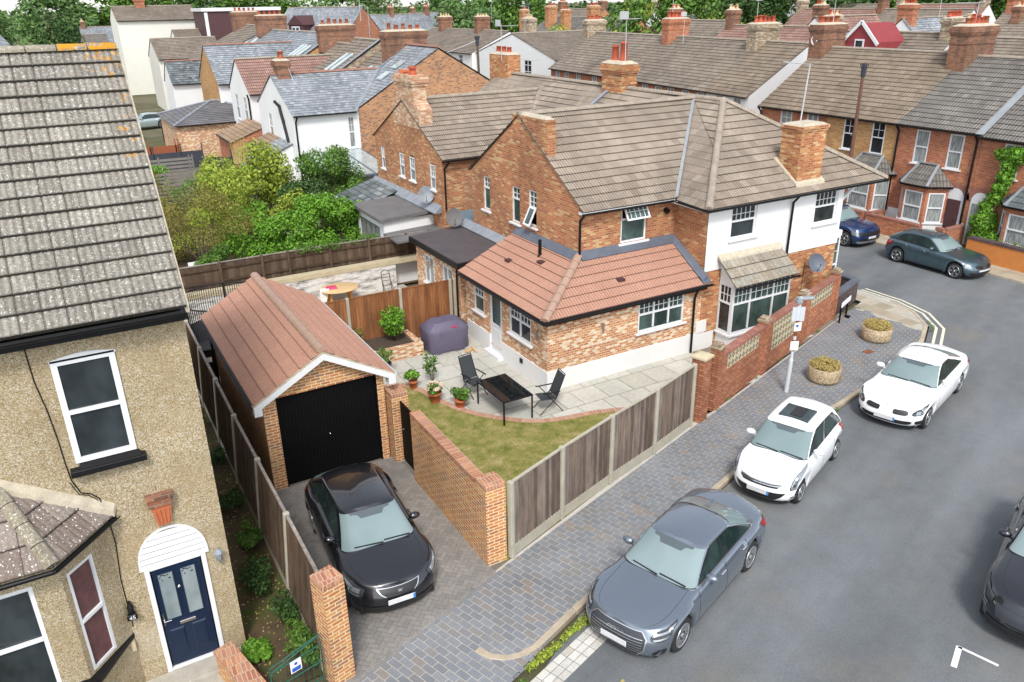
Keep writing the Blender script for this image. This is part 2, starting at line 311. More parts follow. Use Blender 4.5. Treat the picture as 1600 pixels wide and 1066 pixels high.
def m_worn():
    m, nt, b = newmat('render_worn'); p = objc(nt)
    c = ramp(nt, noise(nt, stretch(nt, p, (.8, .8, 3)), 1.6, 6, .75), [(.38, (.16, .15, .135)), (.46, (.45, .43, .4)), (.56, (.68, .66, .62))])
    setc(nt, b, c, .95, .2); MAT['render_worn'] = m
m_worn()
m_tile('tile_bay', [(.22, .185, .14), (.30, .26, .2), (.25, .21, .16), (.38, .34, .27)], tw=.2, th=.36, spots=[(16, .2, (.58, .55, .48), .6, .06)], lo=.75, hi=1.15, line=.6, lichen=[((.29, .275, .24), 3.5, .52, 0., 0.)])
m_brick('brick_pale', [(.52, .28, .16), (.62, .44, .28), (.46, .2, .11), (.66, .52, .36), (.5, .24, .13)], mortar=(.5, .42, .32), lo=.8, hi=1.1)
m_plain('lead_blue', (.12, .19, .24), .4, var=.15)
m_plain('wall_orange', (.55, .20, .05), .9, var=.12, scale=4)
m_tile('slate_grey', [(.13, .125, .13), (.17, .165, .17), (.15, .145, .15)], tw=.5, th=.35, line=.5)

# ---------------------------------------------------------------- mesh helpers
Z = Vector((0, 0, 1))
def V(*a): return Vector(a if len(a) == 3 else (a[0][0], a[0][1], a[0][2]))
class MB:
    """collects faces and links them as ONE mesh object; UVs in metres (u along the surface, v up it)"""
    def __init__(s, X=None): s.v = []; s.f = []; s.m = []; s.s = []; s.uv = []; s.X = X
    def add(s, vs, fs, m=0, sm=False, uvs=None):
        o = len(s.v); s.v += [s.X @ Vector(q) for q in vs] if s.X else [Vector(q) for q in vs]
        for i, f in enumerate(fs):
            s.f.append([o+k for k in f]); s.m.append(m); s.s.append(sm); s.uv.append(uvs[i] if uvs else None)
        return s
    def poly(s, *p, m=0, uv=None): return s.add(p, [list(range(len(p)))], m, False, [uv] if uv else None)
    def hexa(s, b, t, m=0):
        n = len(b); fs = [list(range(n))[::-1], list(range(n, 2*n))]+[[i, (i+1) % n, n+(i+1) % n, n+i] for i in range(n)]
        return s.add(list(b)+list(t), fs, m)
    def box(s, x0, y0, z0, x1, y1, z1, m=0):
        if x0 > x1: x0, x1 = x1, x0
        if y0 > y1: y0, y1 = y1, y0
        return s.hexa([(x0, y0, z0), (x1, y0, z0), (x1, y1, z0), (x0, y1, z0)], [(x0, y0, z1), (x1, y0, z1), (x1, y1, z1), (x0, y1, z1)], m)
    def ob(s, o, a, b, c, m=0):
        o, a, b, c = map(Vector, (o, a, b, c))
        if a.cross(b).dot(c) < 0: a, b = b, a
        return s.hexa([o, o+a, o+a+b, o+b], [o+c, o+a+c, o+a+b+c, o+b+c], m)
    def bar(s, p, q, w, h=None, m=0, up=Z):
        p, q = Vector(p), Vector(q); d = (q-p); h = h or w
        u = up if abs(d.normalized().dot(up)) < .98 else Vector((0, 1, 0))
        a = d.cross(u).normalized()*w; c = a.cross(d).normalized()*h
        return s.ob(p-a/2-c/2, d, a, c, m)
    def tube(s, p, q, r0, r1=None, n=8, m=0, caps=True, sm=True):
        p, q = Vector(p), Vector(q); r1 = r0 if r1 is None else r1; d = (q-p).normalized()
        u = Z if abs(d.z) < .98 else Vector((0, 1, 0)); a = d.cross(u).normalized(); c = d.cross(a).normalized()
        vs = [];
        for P, r in ((p, r0), (q, r1)):
            for i in range(n): t = 2*math.pi*i/n; vs.append(P+a*(r*math.cos(t))+c*(r*math.sin(t)))
        s.add(vs, [[i, (i+1) % n, n+(i+1) % n, n+i][::-1] for i in range(n)], m, sm)
        if caps: s.add(vs, [list(range(n)), list(range(n, 2*n))[::-1]], m)
        return s
    def path(s, pts, r, n=8, m=0):
        for a, b in zip(pts, pts[1:]): s.tube(a, b, r, r, n, m)
        return s
    def lathe(s, c, prof, n=16, m=0, sm=True, sx=1, sy=1):
        vs = []; c = Vector(c)
        for r, z in prof:
            for i in range(n): t = 2*math.pi*i/n; vs.append(c+Vector((r*sx*math.cos(t), r*sy*math.sin(t), z)))
        fs = [[k*n+i, k*n+(i+1) % n, (k+1)*n+(i+1) % n, (k+1)*n+i] for k in range(len(prof)-1) for i in range(n)]
        s.add(vs, fs, m, sm)
        s.add(vs[:n], [list(range(n))[::-1]], m); s.add(vs[-n:], [list(range(n))], m); return s
    def sphere(s, c, r, n=10, k=6, m=0, sz=1):
        return s.lathe(c, [(max(.001, r*math.sin(math.pi*j/k)), -r*sz*math.cos(math.pi*j/k)) for j in range(k+1)], n, m)
    def build(s, name, mats, parent=None, label=None, bevel=0, uvrot=0, seg=1):
        me = bpy.data.meshes.new(name)
        me.from_pydata([tuple(v) for v in s.v], [], s.f); me.validate(verbose=False) if False else None
        for x in ([mats] if isinstance(mats, str) else mats): me.materials.append(MAT[x])
        me.polygons.foreach_set('material_index', s.m); me.polygons.foreach_set('use_smooth', s.s)
        uvl = me.uv_layers.new(name='UVMap'); dat = [0.]*(2*len(me.loops)); cr, sr = math.cos(uvrot), math.sin(uvrot)
        for p, uv in zip(me.polygons, s.uv):
            if uv is None:
                n = p.normal
                if abs(n.z) > .97: t, w_ = Vector((cr, sr, 0)), Vector((-sr, cr, 0))
                else: t = Vector((-n.y, n.x, 0)).normalized(); w_ = n.cross(t)
                for li in p.loop_indices:
                    c = s.v[me.loops[li].vertex_index]; dat[2*li] = c.dot(t); dat[2*li+1] = c.dot(w_)
            else:
                for k, li in enumerate(p.loop_indices): dat[2*li], dat[2*li+1] = uv[k]
        uvl.data.foreach_set('uv', dat); me.update()
        o = bpy.data.objects.new(name, me); COL.objects.link(o)
        if parent is not None:
            o.parent = parent; o.matrix_parent_inverse = WM(parent).inverted()
        if label: o['label'] = label
        if bevel:
            b = o.modifiers.new('bevel', 'BEVEL'); b.width = bevel; b.segments = seg; b.limit_method = 'ANGLE'; b.angle_limit = R(35)
        return o
def WM(o):
    m = Matrix.LocRotScale(o.location, o.rotation_euler, None)
    return (WM(o.parent) @ o.matrix_parent_inverse @ m) if o.parent else m
def thing(name, label, cat, loc=(0, 0, 0), group=None):
    o = bpy.data.objects.new(name, None); COL.objects.link(o); o.location = loc; o.empty_display_size = .3
    o['label'] = label; o['category'] = cat
    if group: o['group'] = group
    return o
def tag(o, label, cat, group=None, kind=None):
    if label: o['label'] = label
    if cat: o['category'] = cat
    if group: o['group'] = group
    if kind: o['kind'] = kind
    return o
def struct(o): o['kind'] = 'structure'; return o
def copy_tree(o, parent=None):
    c = o.copy(); COL.objects.link(c); c.parent = parent
    for ch in list(o.children): copy_tree(ch, c)
    return c
def frame(o, ang): return Matrix.Translation(Vector(o)) @ Matrix.Rotation(ang, 4, 'Z')

def clip2(poly, a, b):   # keep the left side of a->b
    out = []; n = len(poly)
    f = lambda p: (b[0]-a[0])*(p[1]-a[1])-(b[1]-a[1])*(p[0]-a[0])
    for i in range(n):
        p, q = poly[i], poly[(i+1) % n]; fp, fq = f(p), f(q)
        if fp >= 0: out.append(p)
        if (fp > 0) != (fq > 0) and fp != fq:
            t = fp/(fp-fq); out.append((p[0]+t*(q[0]-p[0]), p[1]+t*(q[1]-p[1])))
    return out
def inside(p, poly):
    c = False; n = len(poly)
    for i in range(n):
        (x1, y1), (x2, y2) = poly[i], poly[(i+1) % n]
        if (y1 > p[1]) != (y2 > p[1]) and p[0] < (x2-x1)*(p[1]-y1)/(y2-y1)+x1: c = not c
    return c

def tiled(mb, pts, gauge=.33, step=.028, wave=None, du=None, m=0, lift=.0, seed=0, jit=.004):
    """roof plane (convex polygon) laid with courses that really overlap: each course rises `step` above the one below"""
    P = [Vector(p) for p in pts]; n = sum(((P[i]-P[0]).cross(P[i+1]-P[0]) for i in range(1, len(P)-1)), Vector()).normalized()
    if n.z < 0: n = -n
    t = Vector((-n.y, n.x, 0)).normalized() if abs(n.z) < .999 else Vector((1, 0, 0)); v = n.cross(t)
    O = min(P, key=lambda p: p.dot(v))
    q = [((p-O).dot(t), (p-O).dot(v)) for p in P]
    area = sum(q[i][0]*q[(i+1) % len(q)][1]-q[(i+1) % len(q)][0]*q[i][1] for i in range(len(q)))
    if area < 0: q = q[::-1]
    u0, u1 = min(a for a, b in q), max(a for a, b in q); v1 = max(b for a, b in q)
    rr = random.Random(seed); nc = max(1, int(math.ceil(v1/gauge-.02))); du = du or (u1-u0); nu = max(1, int(math.ceil((u1-u0)/du-.001)))
    wv = wave or (lambda u: 0.)
    for j in range(nc):
        va, vb = j*gauge, min((j+1)*gauge, v1)
        if vb-va < .01: continue
        dj = rr.uniform(-jit, jit)
        for i in range(nu):
            ua, ub = u0+i*du, min(u0+(i+1)*du, u1)
            c = [(ua, va), (ub, va), (ub, vb), (ua, vb)]
            for k in range(len(q)):
                c = clip2(c, q[k], q[(k+1) % len(q)])
                if len(c) < 3: break
            if len(c) < 3: continue
            hh = lambda a, b: lift+step*(1-(b-va)/gauge)+wv(a)+.004+dj
            vs = [O+t*a+v*b+n*hh(a, b) for a, b in c]
            uu = [(a, b+.002) for a, b in c]
            mb.add(vs, [list(range(len(vs)))], m, False, [uu])
            lowp = sorted([(a, b) for a, b in c if b < va+1e-4])
            if len(lowp) >= 2:
                (a0, b0), (a1, b1) = lowp[0], lowp[-1]
                mb.add([O+t*a0+v*b0+n*(lift-.01), O+t*a1+v*b1+n*(lift-.01), O+t*a1+v*b1+n*hh(a1, b1), O+t*a0+v*b0+n*hh(a0, b0)], [[0, 1, 2, 3]], m, False,
                       [[(a0, va-.004), (a1, va-.004), (a1, va+.004), (a0, va+.004)]])
    # underside sheet
    mb.add([p+n*(lift-.012) for p in P], [list(range(len(P)))], m, False, [[((p-O).dot(t), (p-O).dot(v)) for p in P]])
    return mb
def roll(period, amp, k=2):
    return lambda u: amp*abs(math.sin(math.pi*u/period))**k
def ridge(mb, a, b, r=.12, seg=.33, m=0, mm=None, sag=0):
    """half-round ridge or hip tiles, each slightly proud at its end"""
    a, b = Vector(a), Vector(b); L = (b-a).length; n = max(1, int(round(L/seg))); d = (b-a)/n
    s = d.cross(Z).normalized(); u = s.cross(d).normalized()
    for i in range(n):
        p, q = a+d*i, a+d*(i+1)
        for (P, Q, r0, r1) in ((p, q-d*.03, r*1.04, r*.97),):
            vs = []; K = 7
            for X, rr in ((P, r0), (Q, r1)):
                for k in range(K+1): t = math.pi*k/K; vs.append(X+s*(math.cos(t)*rr)+u*(math.sin(t)*rr*.85-.03))
            mb.add(vs, [[k, k+1, K+2+k, K+1+k] for k in range(K)], m, True)
            mb.add(vs[:K+1], [list(range(K+1))], m)
        if mm is not None:
            X = q-d*.03; vs = []
            for Y, rr in ((X, r*1.0), (q, r*1.0)):
                for k in range(K+1): t = math.pi*k/K; vs.append(Y+s*(math.cos(t)*rr)+u*(math.sin(t)*rr*.85-.03))
            mb.add(vs, [[k, k+1, K+2+k, K+1+k] for k in range(K)], mm, True)
    return mb

def wall(mb, O, t, poly, holes=(), depth=.11, m=0, mr=None):
    """flat wall through O along t with real openings; poly/holes in (along, height); outward normal = t x Z"""
    O, t = Vector(O), Vector(t).normalized(); n = t.cross(Z); mr = m if mr is None else mr
    us = sorted({h[0] for h in holes} | {h[2] for h in holes}); zs = sorted({h[1] for h in holes} | {h[3] for h in holes})
    umin, umax = min(p[0] for p in poly)-1, max(p[0] for p in poly)+1; zmin, zmax = min(p[1] for p in poly)-1, max(p[1] for p in poly)+1
    U = [umin]+us+[umax]; W = [zmin]+zs+[zmax]
    conv = list(poly)
    ar = sum(conv[i][0]*conv[(i+1) % len(conv)][1]-conv[(i+1) % len(conv)][0]*conv[i][1] for i in range(len(conv)))
    if ar < 0: conv = conv[::-1]
    for a, b in zip(U, U[1:]):
        for c, d in zip(W, W[1:]):
            mu, mz = (a+b)/2, (c+d)/2
            if any(h[0] < mu < h[2] and h[1] < mz < h[3] for h in holes): continue
            q = [(a, c), (b, c), (b, d), (a, d)]
            for k in range(len(conv)):
                q = clip2(q, conv[k], conv[(k+1) % len(conv)])
                if len(q) < 3: break
            if len(q) >= 3: mb.add([O+t*x+Z*z for x, z in q], [list(range(len(q)))], m)
    for (a, c, b, d) in holes:
        P = [O+t*a+Z*c, O+t*b+Z*c, O+t*b+Z*d, O+t*a+Z*d]; Q = [p-n*depth for p in P]
        for i in range(4): j = (i+1) % 4; mb.add([P[i], P[j], Q[j], Q[i]], [[0, 1, 2, 3][::-1]], mr)
    return mb

def window(par, O, t, w_, h, rows=((1, (1,), 0, 0),), glass='glass', fr=.06, sill=True, rec=.07, sillm='upvc', framem='upvc', bar=.022, sd=.1, sp=.08, open_top=None, label=None, name='window'):
    """framed window standing in its opening. rows from the bottom: (height share, column shares, bars across, bars up)"""
    O, t = Vector(O), Vector(t).normalized(); n = t.cross(Z); B = O-n*rec
    f = MB(); g = MB(); dn = .05
    def strip(u0, z0, u1, z1, d0=0., d1=dn): f.ob(B+t*u0+Z*z0+n*d0, t*(u1-u0), Z*(z1-z0), n*(d1-d0))
    strip(0, 0, w_, fr); strip(0, h-fr, w_, h); strip(0, fr, fr, h-fr); strip(w_-fr, fr, w_, h-fr)
    z = fr; H = h-2*fr; W = w_-2*fr; tot = sum(r[0] for r in rows)
    for ri, (hs, cols, gx, gy) in enumerate(rows):
        hh = H*hs/tot; ct = sum(cols); u = fr
        if ri: strip(fr, z-.03, w_-fr, z+.03, 0, dn+.012)
        for ci, c in enumerate(cols):
            ww = W*c/ct
            if ci: strip(u-.03, z+.03, u+.03, z+hh-(.03 if ri < len(rows)-1 else 0), 0, dn+.006)
            if open_top == ri:
                tilt = n*.28; A = B+t*u+Z*(z+hh)+n*dn; D = Z*(-hh*.98)+tilt; Dn = D.normalized(); nn = t.cross(-Dn)
                nn = nn if nn.dot(n) > 0 else -nn
                g.ob(A+t*.05+nn*.01, t*(ww-.1), D, nn*.008)
                for (a, b) in ((0, .055), (ww-.055, ww)): f.ob(A+t*a, t*(b-a), D, nn*.04)
                f.ob(A+t*.055, t*(ww-.11), Dn*.055, nn*.04); f.ob(A+t*.055+D-Dn*.055, t*(ww-.11), Dn*.055, nn*.04)
                for k in range(1, gx): f.ob(A+t*(ww*k/gx-.01)+Dn*.055, t*.02, D-Dn*.11, nn*.03)
                for k in range(1, gy): f.ob(A+t*.055+D*(k/gy)-Dn*.01, t*(ww-.11), Dn*.02, nn*.034)
            else:
                g.ob(B+t*(u-.005)+Z*(z-.005)+n*.012, t*(ww+.01), Z*(hh+.01), n*.008)
                for k in range(1, gx): strip(u+ww*k/gx-bar/2, z, u+ww*k/gx+bar/2, z+hh, .02, .036)
                for k in range(1, gy): strip(u, z+hh*k/gy-bar/2, u+ww, z+hh*k/gy+bar/2, .018, .034)
            u += ww
        z += hh
    wo_ = f.build(name, framem, par, label); g.build('pane', glass, wo_)
    if sill:
        s = MB(); s.ob(O-t*sd-Z*.07-n*rec, t*(w_+2*sd), Z*.065, n*(rec+sp)); s.build('sill', sillm, wo_, bevel=.006)
    return wo_
SASH = ((1, (1,), 0, 0), (1, (1,), 2, 2)); SASHP = ((1, (1,), 0, 0), (1, (1,), 0, 0)); TOPG = ((1.45, (1,), 0, 0), (1, (1,), 5, 2))

def pipe(par, pts, r=.04, m='black_plastic', name='drainpipe'):
    mb = MB(); mb.path(pts, r, 8)
    for p in pts[1:-1]: mb.sphere(p, r*1.15, 8, 4)
    return mb.build(name, m, par)
def gutter(par, pts, r=.055, m='black_plastic'):
    mb = MB()
    for a, b in zip(pts, pts[1:]):
        a, b = Vector(a), Vector(b); d = (b-a); s = d.cross(Z).normalized(); vs = []; K = 6
        for X in (a, b):
            for k in range(K+1): t = math.pi*k/K; vs.append(X+s*(math.cos(t)*r)-Z*(math.sin(t)*r))
            for k in range(K, -1, -1): t = math.pi*k/K; vs.append(X+s*(math.cos(t)*(r-.008))-Z*(math.sin(t)*(r-.008)))
        N2 = 2*K+2
        mb.add(vs, [[k, (k+1) % N2, N2+(k+1) % N2, N2+k] for k in range(N2)]+[list(range(N2)), list(range(N2, 2*N2))], 0)
    return mb.build('gutter', m, par)
def pots(par, spots, z, rr, kind=('pot_red',), h=.38):
    for (x, y) in spots:
        mm = rr.choice(kind); hh = h*rr.uniform(.7, 1.2); r = .14*rr.uniform(.9, 1.15); mb = MB()
        if rr.random() < .25: mb.lathe((x, y, z), [(r*1.15, 0), (r*1.1, hh*.3), (r*.8, hh*.4), (r*.85, hh*.85), (r*1.15, hh*.88), (r*1.15, hh), (r*.8, hh), (r*.75, hh*.6)], 12)
        else: mb.lathe((x, y, z), [(r*1.1, 0), (r, hh*.1), (r*.85, hh*.88), (r*1.0, hh*.9), (r*1.0, hh), (r*.7, hh), (r*.65, hh*.6)], 12)
        mb.build('chimney_pot', mm, par)
def chimney(par, x, y, z0, z1, w_, d, brick='brick_orange', n=4, kind=('pot_red', 'pot_rust'), rr=None, corbel=True, along='y', cap='mortar', X=None, lead=True, ph=.38, name='chimney'):
    """stack w_ (x) by d (y) with corbelled courses, mortar flaunching and pots"""
    rr = rr or rnd; mb = MB(X); a, b = w_/2, d/2; ch = z1-z0
    zc = z1-.42 if corbel else z1
    mb.box(x-a, y-b, z0, x+a, y+b, zc)
    if corbel:
        for k, (e, h0, h1) in enumerate(((.035, 0, .07), (.07, .07, .15), (.10, .15, .3), (.05, .3, .42))): mb.box(x-a-e, y-b-e, zc+h0+.001*k, x+a+e, y+b+e, zc+h1)
        if ch > 1.3: mb.box(x-a-.03, y-b-.03, zc-.38, x+a+.03, y+b+.03, zc-.30)
    e = .06 if corbel else .02
    mb.hexa([(x-a-e, y-b-e, z1+.002), (x+a+e, y-b-e, z1+.002), (x+a+e, y+b+e, z1+.002), (x-a-e, y+b+e, z1+.002)],
            [(x-a*.6, y-b*.8, z1+.12), (x+a*.6, y-b*.8, z1+.12), (x+a*.6, y+b*.8, z1+.12), (x-a*.6, y+b*.8, z1+.12)], 1)
    o = mb.build(name, [brick, cap], par)
    sp = [((i+.5)/n-.5)*(d if along == 'y' else w_)*.86 for i in range(n)]
    pt = [Vector((x+(0 if along == 'y' else s), y+(s if along == 'y' else 0), 0)) for s in sp]
    if X: pt = [X @ p for p in pt]; zz = X.translation.z
    else: zz = 0
    pots(o, [(p.x+rr.uniform(-.03, .03), p.y+rr.uniform(-.03, .03)) for p in pt], z1+.09+zz, rr, kind, ph)
    return o
def aerial(x, y, z, h=1.6, ang=.3, kind=0):
    """roof aerial on a pole; a part of the house it is fixed to is passed as parent by the caller"""
    mb = MB(); mb.tube((x, y, z), (x, y, z+h), .022, .018, 6)
    c, s = math.cos(ang), math.sin(ang); L = 1.0
    mb.tube((x-c*.2, y-s*.2, z+h-.05), (x+c*L, y+s*L, z+h-.05), .014, .014, 5)
    for k in range(9):
        px, py = x+c*(L*k/8), y+s*(L*k/8); q = .28-.015*k
        mb.tube((px+s*q, py-c*q, z+h-.05), (px-s*q, py+c*q, z+h-.05), .008, .008, 4)
    mb.bar((x-c*.2+s*.2, y-s*.2-c*.2, z+h+.1), (x-c*.2-s*.2, y-s*.2+c*.2, z+h+.1), .01, .3)
    return mb
def dish(par, P, aim, r=.3, arm=None, m='sign_grey'):
    """satellite dish: curved reflector, feed arm, wall bracket"""
    P = Vector(P); aim = Vector(aim).normalized(); q = aim.to_track_quat('Z', 'Y').to_matrix().to_4x4(); X = Matrix.Translation(P) @ q
    mb = MB(X); K = 4; n = 18; vs = []
    for k in range(K+1):
        rr = max(.004, r*k/K)
        for i in range(n): t = 2*math.pi*i/n; vs.append((rr*math.cos(t)*.92, rr*math.sin(t), .28*rr*rr/r))
    fs = [[k*n+i, k*n+(i+1) % n, (k+1)*n+(i+1) % n, (k+1)*n+i] for k in range(K) for i in range(n)]
    mb.add(vs, fs, 0, True); mb.add([(a, b, c-.015) for a, b, c in vs], [f[::-1] for f in fs], 0, True)
    mb.tube((0, -r*.9, .05), (0, -r*.3, r*1.15), .012, .012, 5); mb.box(-.04, -r*.36, r*1.1, .04, -r*.2, r*1.3)
    o = mb.build('satellite_dish', m, par)
    b = MB(); b.path([P-aim*.02, P-aim*.12-Z*.05]+([Vector(arm)] if arm else []), .02, 6); b.build('bracket', 'steel', o)
    return o

# ================================================================ GROUND, ROADS, PAVEMENTS
TH = R(18.9); SX = Vector((math.cos(TH), math.sin(TH), 0)); SY = Vector((-math.sin(TH), math.cos(TH), 0))
RZ = -.08
MB().poly((-2500, -2500, -.16), (2500, -2500, -.16), (2500, 2500, -.16), (-2500, 2500, -.16)).build('ground', 'far_ground')
struct(bpy.data.objects['ground'])
KERB = [(5.75, 9.42), (6.9, 9.86), (9.8, 10.82), (12.7, 11.75), (14.6, 12.3), (17.3, 12.75), (20.2, 13.35), (22.6, 13.95), (24.3, 14.6), (25.6, 15.35), (26.4, 16.4), (26.72, 17.6), (26.7, 19.2), (26.7, 24), (26.7, 40), (26.7, 70), (26.7, 140)]
road = [(-60, -14), (-10, 3.4), (2.6, 7.95), (4.9, 8.75), (5.6, 9.0)]+[(x+.05, y-.03) for x, y in KERB[1:]]+[(32.95, 140), (32.95, 40), (32.95, 12), (33.3, 6), (34.5, 2), (60, -6), (60, -60), (-60, -60)]
struct(MB().poly(*[(x, y, RZ) for x, y in road]).build('road', 'asphalt'))
# west pavement: mortar bed, then blue bricks laid one by one across the street
PAVE = [(-9, 6.6), (2.67, 10.45), (6.4, 11.8), (13.5, 14.3), (14.8, 14.55), (23.6, 17.5), (25.8, 18.2), (26.0, 19.5), (26.0, 140), (26.7, 140)]+[(x, y) for x, y in KERB[::-1][1:-1]]+[(5.75, 9.42), (5.2, 9.15), (2.6, 8.2), (-10, 3.6)]
struct(MB().poly(*[(x, y, -.006) for x, y in PAVE]).build('pavement', 'paver_joint'))
bm_ = MB(); rr = random.Random(3); bw, bl, gp = .15, .275, .015
LOW = [(-9, 3.9), (2.6, 8.15), (5.3, 9.12), (5.75, 9.36)]+[(x-.0, y+.08) for x, y in KERB[1:11]]
UPP = [(-9, 6.5), (2.67, 10.37), (6.4, 11.74), (13.6, 14.12), (14.8, 14.48), (24, 17.6), (26, 18.3)]
i0, i1 = -60, 165
for i in range(i0, i1):
    u = i*bw
    for j in range(-14, 24):
        vv = j*bl+(i % 2)*bl/2; c = SX*u+SY*vv
        base = Vector((2.67, 9.0, 0)); ctr = base+c+SX*bw/2+SY*bl/2
        if 25.0 < ctr.x or ctr.x < -8.5: continue
        dz = rr.uniform(-.0015, .0015)+.001; a = base+c; lo_ = next(k for k in range(len(LOW)-1) if LOW[k+1][0] > ctr.x); up_ = next(k for k in range(len(UPP)-1) if UPP[k+1][0] > ctr.x)
        q = [(p.x, p.y) for p in (a+SX*gp/2+SY*gp/2, a+SX*(bw-gp/2)+SY*gp/2, a+SX*(bw-gp/2)+SY*(bl-gp/2), a+SX*gp/2+SY*(bl-gp/2))]
        q = clip2(q, LOW[lo_], LOW[lo_+1]); q = clip2(q, UPP[up_+1], UPP[up_]) if len(q) > 2 else q
        if len(q) > 2: bm_.poly(*[(x, y, dz) for x, y in q])
struct(bm_.build('pavement_bricks', 'paver_blue'))
# corner: large worn slabs
cs = MB(); rr = random.Random(5)
struct(MB().poly((24.9, 15.0, .0005), (25.5, 15.45, .0005), (26.25, 16.5, .0005), (26.55, 17.6, .0005), (26.55, 19.5, .0005), (25.9, 19.5, .0005), (25.8, 18.1, .0005), (24.7, 17.7, .0005)).build('corner_paving', 'concrete'))
CP = [(24.95, 15.2), (25.4, 15.6), (26.2, 16.6), (26.5, 17.6), (26.5, 19.5), (25.9, 19.5), (25.8, 18.2), (24.9, 17.8)]
for i in range(0, 9):
    for j in range(0, 12):
        a = Vector((22.0+i*.6, 13.5+j*.6+(i % 2)*.3, 0)); q = [(a.x+.01, a.y+.01), (a.x+.59, a.y+.01), (a.x+.59, a.y+.59), (a.x+.01, a.y+.59)]
        if not inside((a.x+.3, a.y+.3), CP): continue
        cs.poly(*[(x, y, .002) for x, y in q])
struct(cs.build('corner_paving', 'slab_path'))
for nm, x0, x1 in (('east_pavement', 32.95, 34.4),):
    p = MB(); p.poly((x0, 4, -.008), (x1, 4, -.008), (x1, 140, -.008), (x0, 140, -.008)); struct(p.build('pavement', 'slab_joint'))
    p = MB(); rr = random.Random(9); y = 5
    while y < 60:
        h = rr.choice((.6, .75, .9)); p.poly((x0+.14, y, .0), (x0+.74, y, .0), (x0+.74, y+h-.02, .0), (x0+.14, y+h-.02, .0)); p.poly((x0+.76, y, .0), (x1-.02, y, .0), (x1-.02, y+h-.02, .0), (x0+.76, y+h-.02, .0)); y += h
    struct(p.build('pavement_slabs', 'slab_path'))
def kerb(pts, w_=.14, top=.012):
    mb = MB(); rr = random.Random(2)
    for a, b in zip(pts, pts[1:]):
        a, b = Vector((*a, 0)), Vector((*b, 0)); L = (b-a).length; n = max(1, round(L/.9)); d = (b-a)/n; s = Z.cross(d).normalized()*w_
        for i in range(n): mb.ob(a+d*i+Z*(RZ-.05), d*.988, s, Z*(top-RZ+.05+rr.uniform(-.004, .004)))
    return struct(mb.build('kerb', 'kerb_stone', bevel=.015))
kc = []
for k in range(9):      # dropped end curls back round the tree-pit corner
    t = R(95-k*20); kc.append((5.62+.62*math.cos(t)-.35, 9.72-.42*math.sin(t)+.0))
kerb([(4.72, 9.95), (4.85, 9.66), (5.1, 9.46), (5.4, 9.38), (5.75, 9.42)]+KERB[1:12]); kerb([(26.7, 19.2), (26.7, 140)]); kerb([(32.95, 60), (32.95, 5)])
# channel of pale setts along the kerb
st = MB(); rr = random.Random(4)
for i in range(-26, 12):
    for j in range(3):
        a = Vector((6.3, 9.25, 0))+SX*(i*.235)+SY*(-.44+j*.15); l = .225
        st.poly(*[tuple(p+Z*(RZ+.008)) for p in (a, a+SX*l, a+SX*l+SY*.14, a+SY*.14)])
struct(st.build('sett_channel', 'sett'))
def marking(name, pts, w_=.1, z=RZ+.004):
    mb = MB()
    for a, b in zip(pts, pts[1:]):
        a, b = Vector((*a, z)), Vector((*b, z)); s = Z.cross((b-a)).normalized()*w_/2; e = (b-a).normalized()*.0
        mb.poly(a-s-e, b-s+e, b+s+e, a+s-e)
    return struct(mb.build(name, 'line_white'))
m_plain('line_white', (.72, .71, .68), .8, var=.18, scale=9, fine=.1); m_plain('line_cream', (.70, .66, .50), .8, var=.2, scale=7, fine=.1)
marking('road_marking', [(11.82, 5.38), (12.36, 5.62), ]); marking('road_marking', [(12.34, 5.63), (12.52, 5.0)], .06)
for off in (.28, .52):
    pts = []
    for i, (x, y) in enumerate(KERB[6:13]):
        a = Vector(KERB[max(0, 6+i-1)]); b = Vector(KERB[min(len(KERB)-1, 6+i+1)]); d = (b-a).normalized(); s = Vector((d.y, -d.x)); pts.append((x+s.x*off, y+s.y*off))
    mb = MB()
    L, Rr = [], []
    for i, p in enumerate(pts):
        a = Vector(pts[max(0, i-1)]); b = Vector(pts[min(len(pts)-1, i+1)]); d = (b-a).normalized(); s = Vector((-d.y, d.x))*.045
        L.append((p[0]+s.x, p[1]+s.y, RZ+.004)); Rr.append((p[0]-s.x, p[1]-s.y, RZ+.004))
    for i in range(2, len(pts)-1): mb.poly(Rr[i], Rr[i+1], L[i+1], L[i])
    struct(mb.build('yellow_line', 'line_cream'))
marking('road_marking', [(32.1, 14.4), (32.8, 13.9)], .1)

# driveway: herringbone blocks
struct(MB().poly((2.5, 10.38, -.01), (6.4, 11.72, -.01), (6.4, 17.1, -.01), (2.3, 17.1, -.01), (2.3, 10.3, -.01)).build('driveway', 'drive_joint'))
hb = MB(); rr = random.Random(8); a_, g_ = .105, .006
def hbrick(x, y, w_, h):
    p = [(x+g_/2, y+g_/2), (x+w_-g_/2, y+g_/2), (x+w_-g_/2, y+h-g_/2), (x+g_/2, y+h-g_/2)]
    c, s = math.cos(R(45)), math.sin(R(45)); q = [(3.9+c*u-s*v, 13.5+s*u+c*v) for u, v in p]
    for e in (((2.3, 10.2), (6.4, 11.66)), ((6.1, 9), (6.1, 18)), ((7, 17.0), (2, 17.0)), ((2.32, 18), (2.32, 9))):
        q = clip2(q, e[0], e[1])
        if len(q) < 3: return
    z = rr.uniform(-.002, .001); hb.poly(*[(u, v, z) for u, v in q])
for i in range(-60, 60):
    for j in range(-60, 60):
        # 2:1 herringbone
        k = (i-j) % 4
        if k == 0: hbrick(i*a_, j*a_, 2*a_, a_)
        elif k == 2: hbrick(i*a_, j*a_, a_, 2*a_) if False else None
        if (i-j) % 4 == 3: hbrick(i*a_, j*a_, a_, 2*a_)
struct(hb.build('driveway_blocks', 'drive_block'))

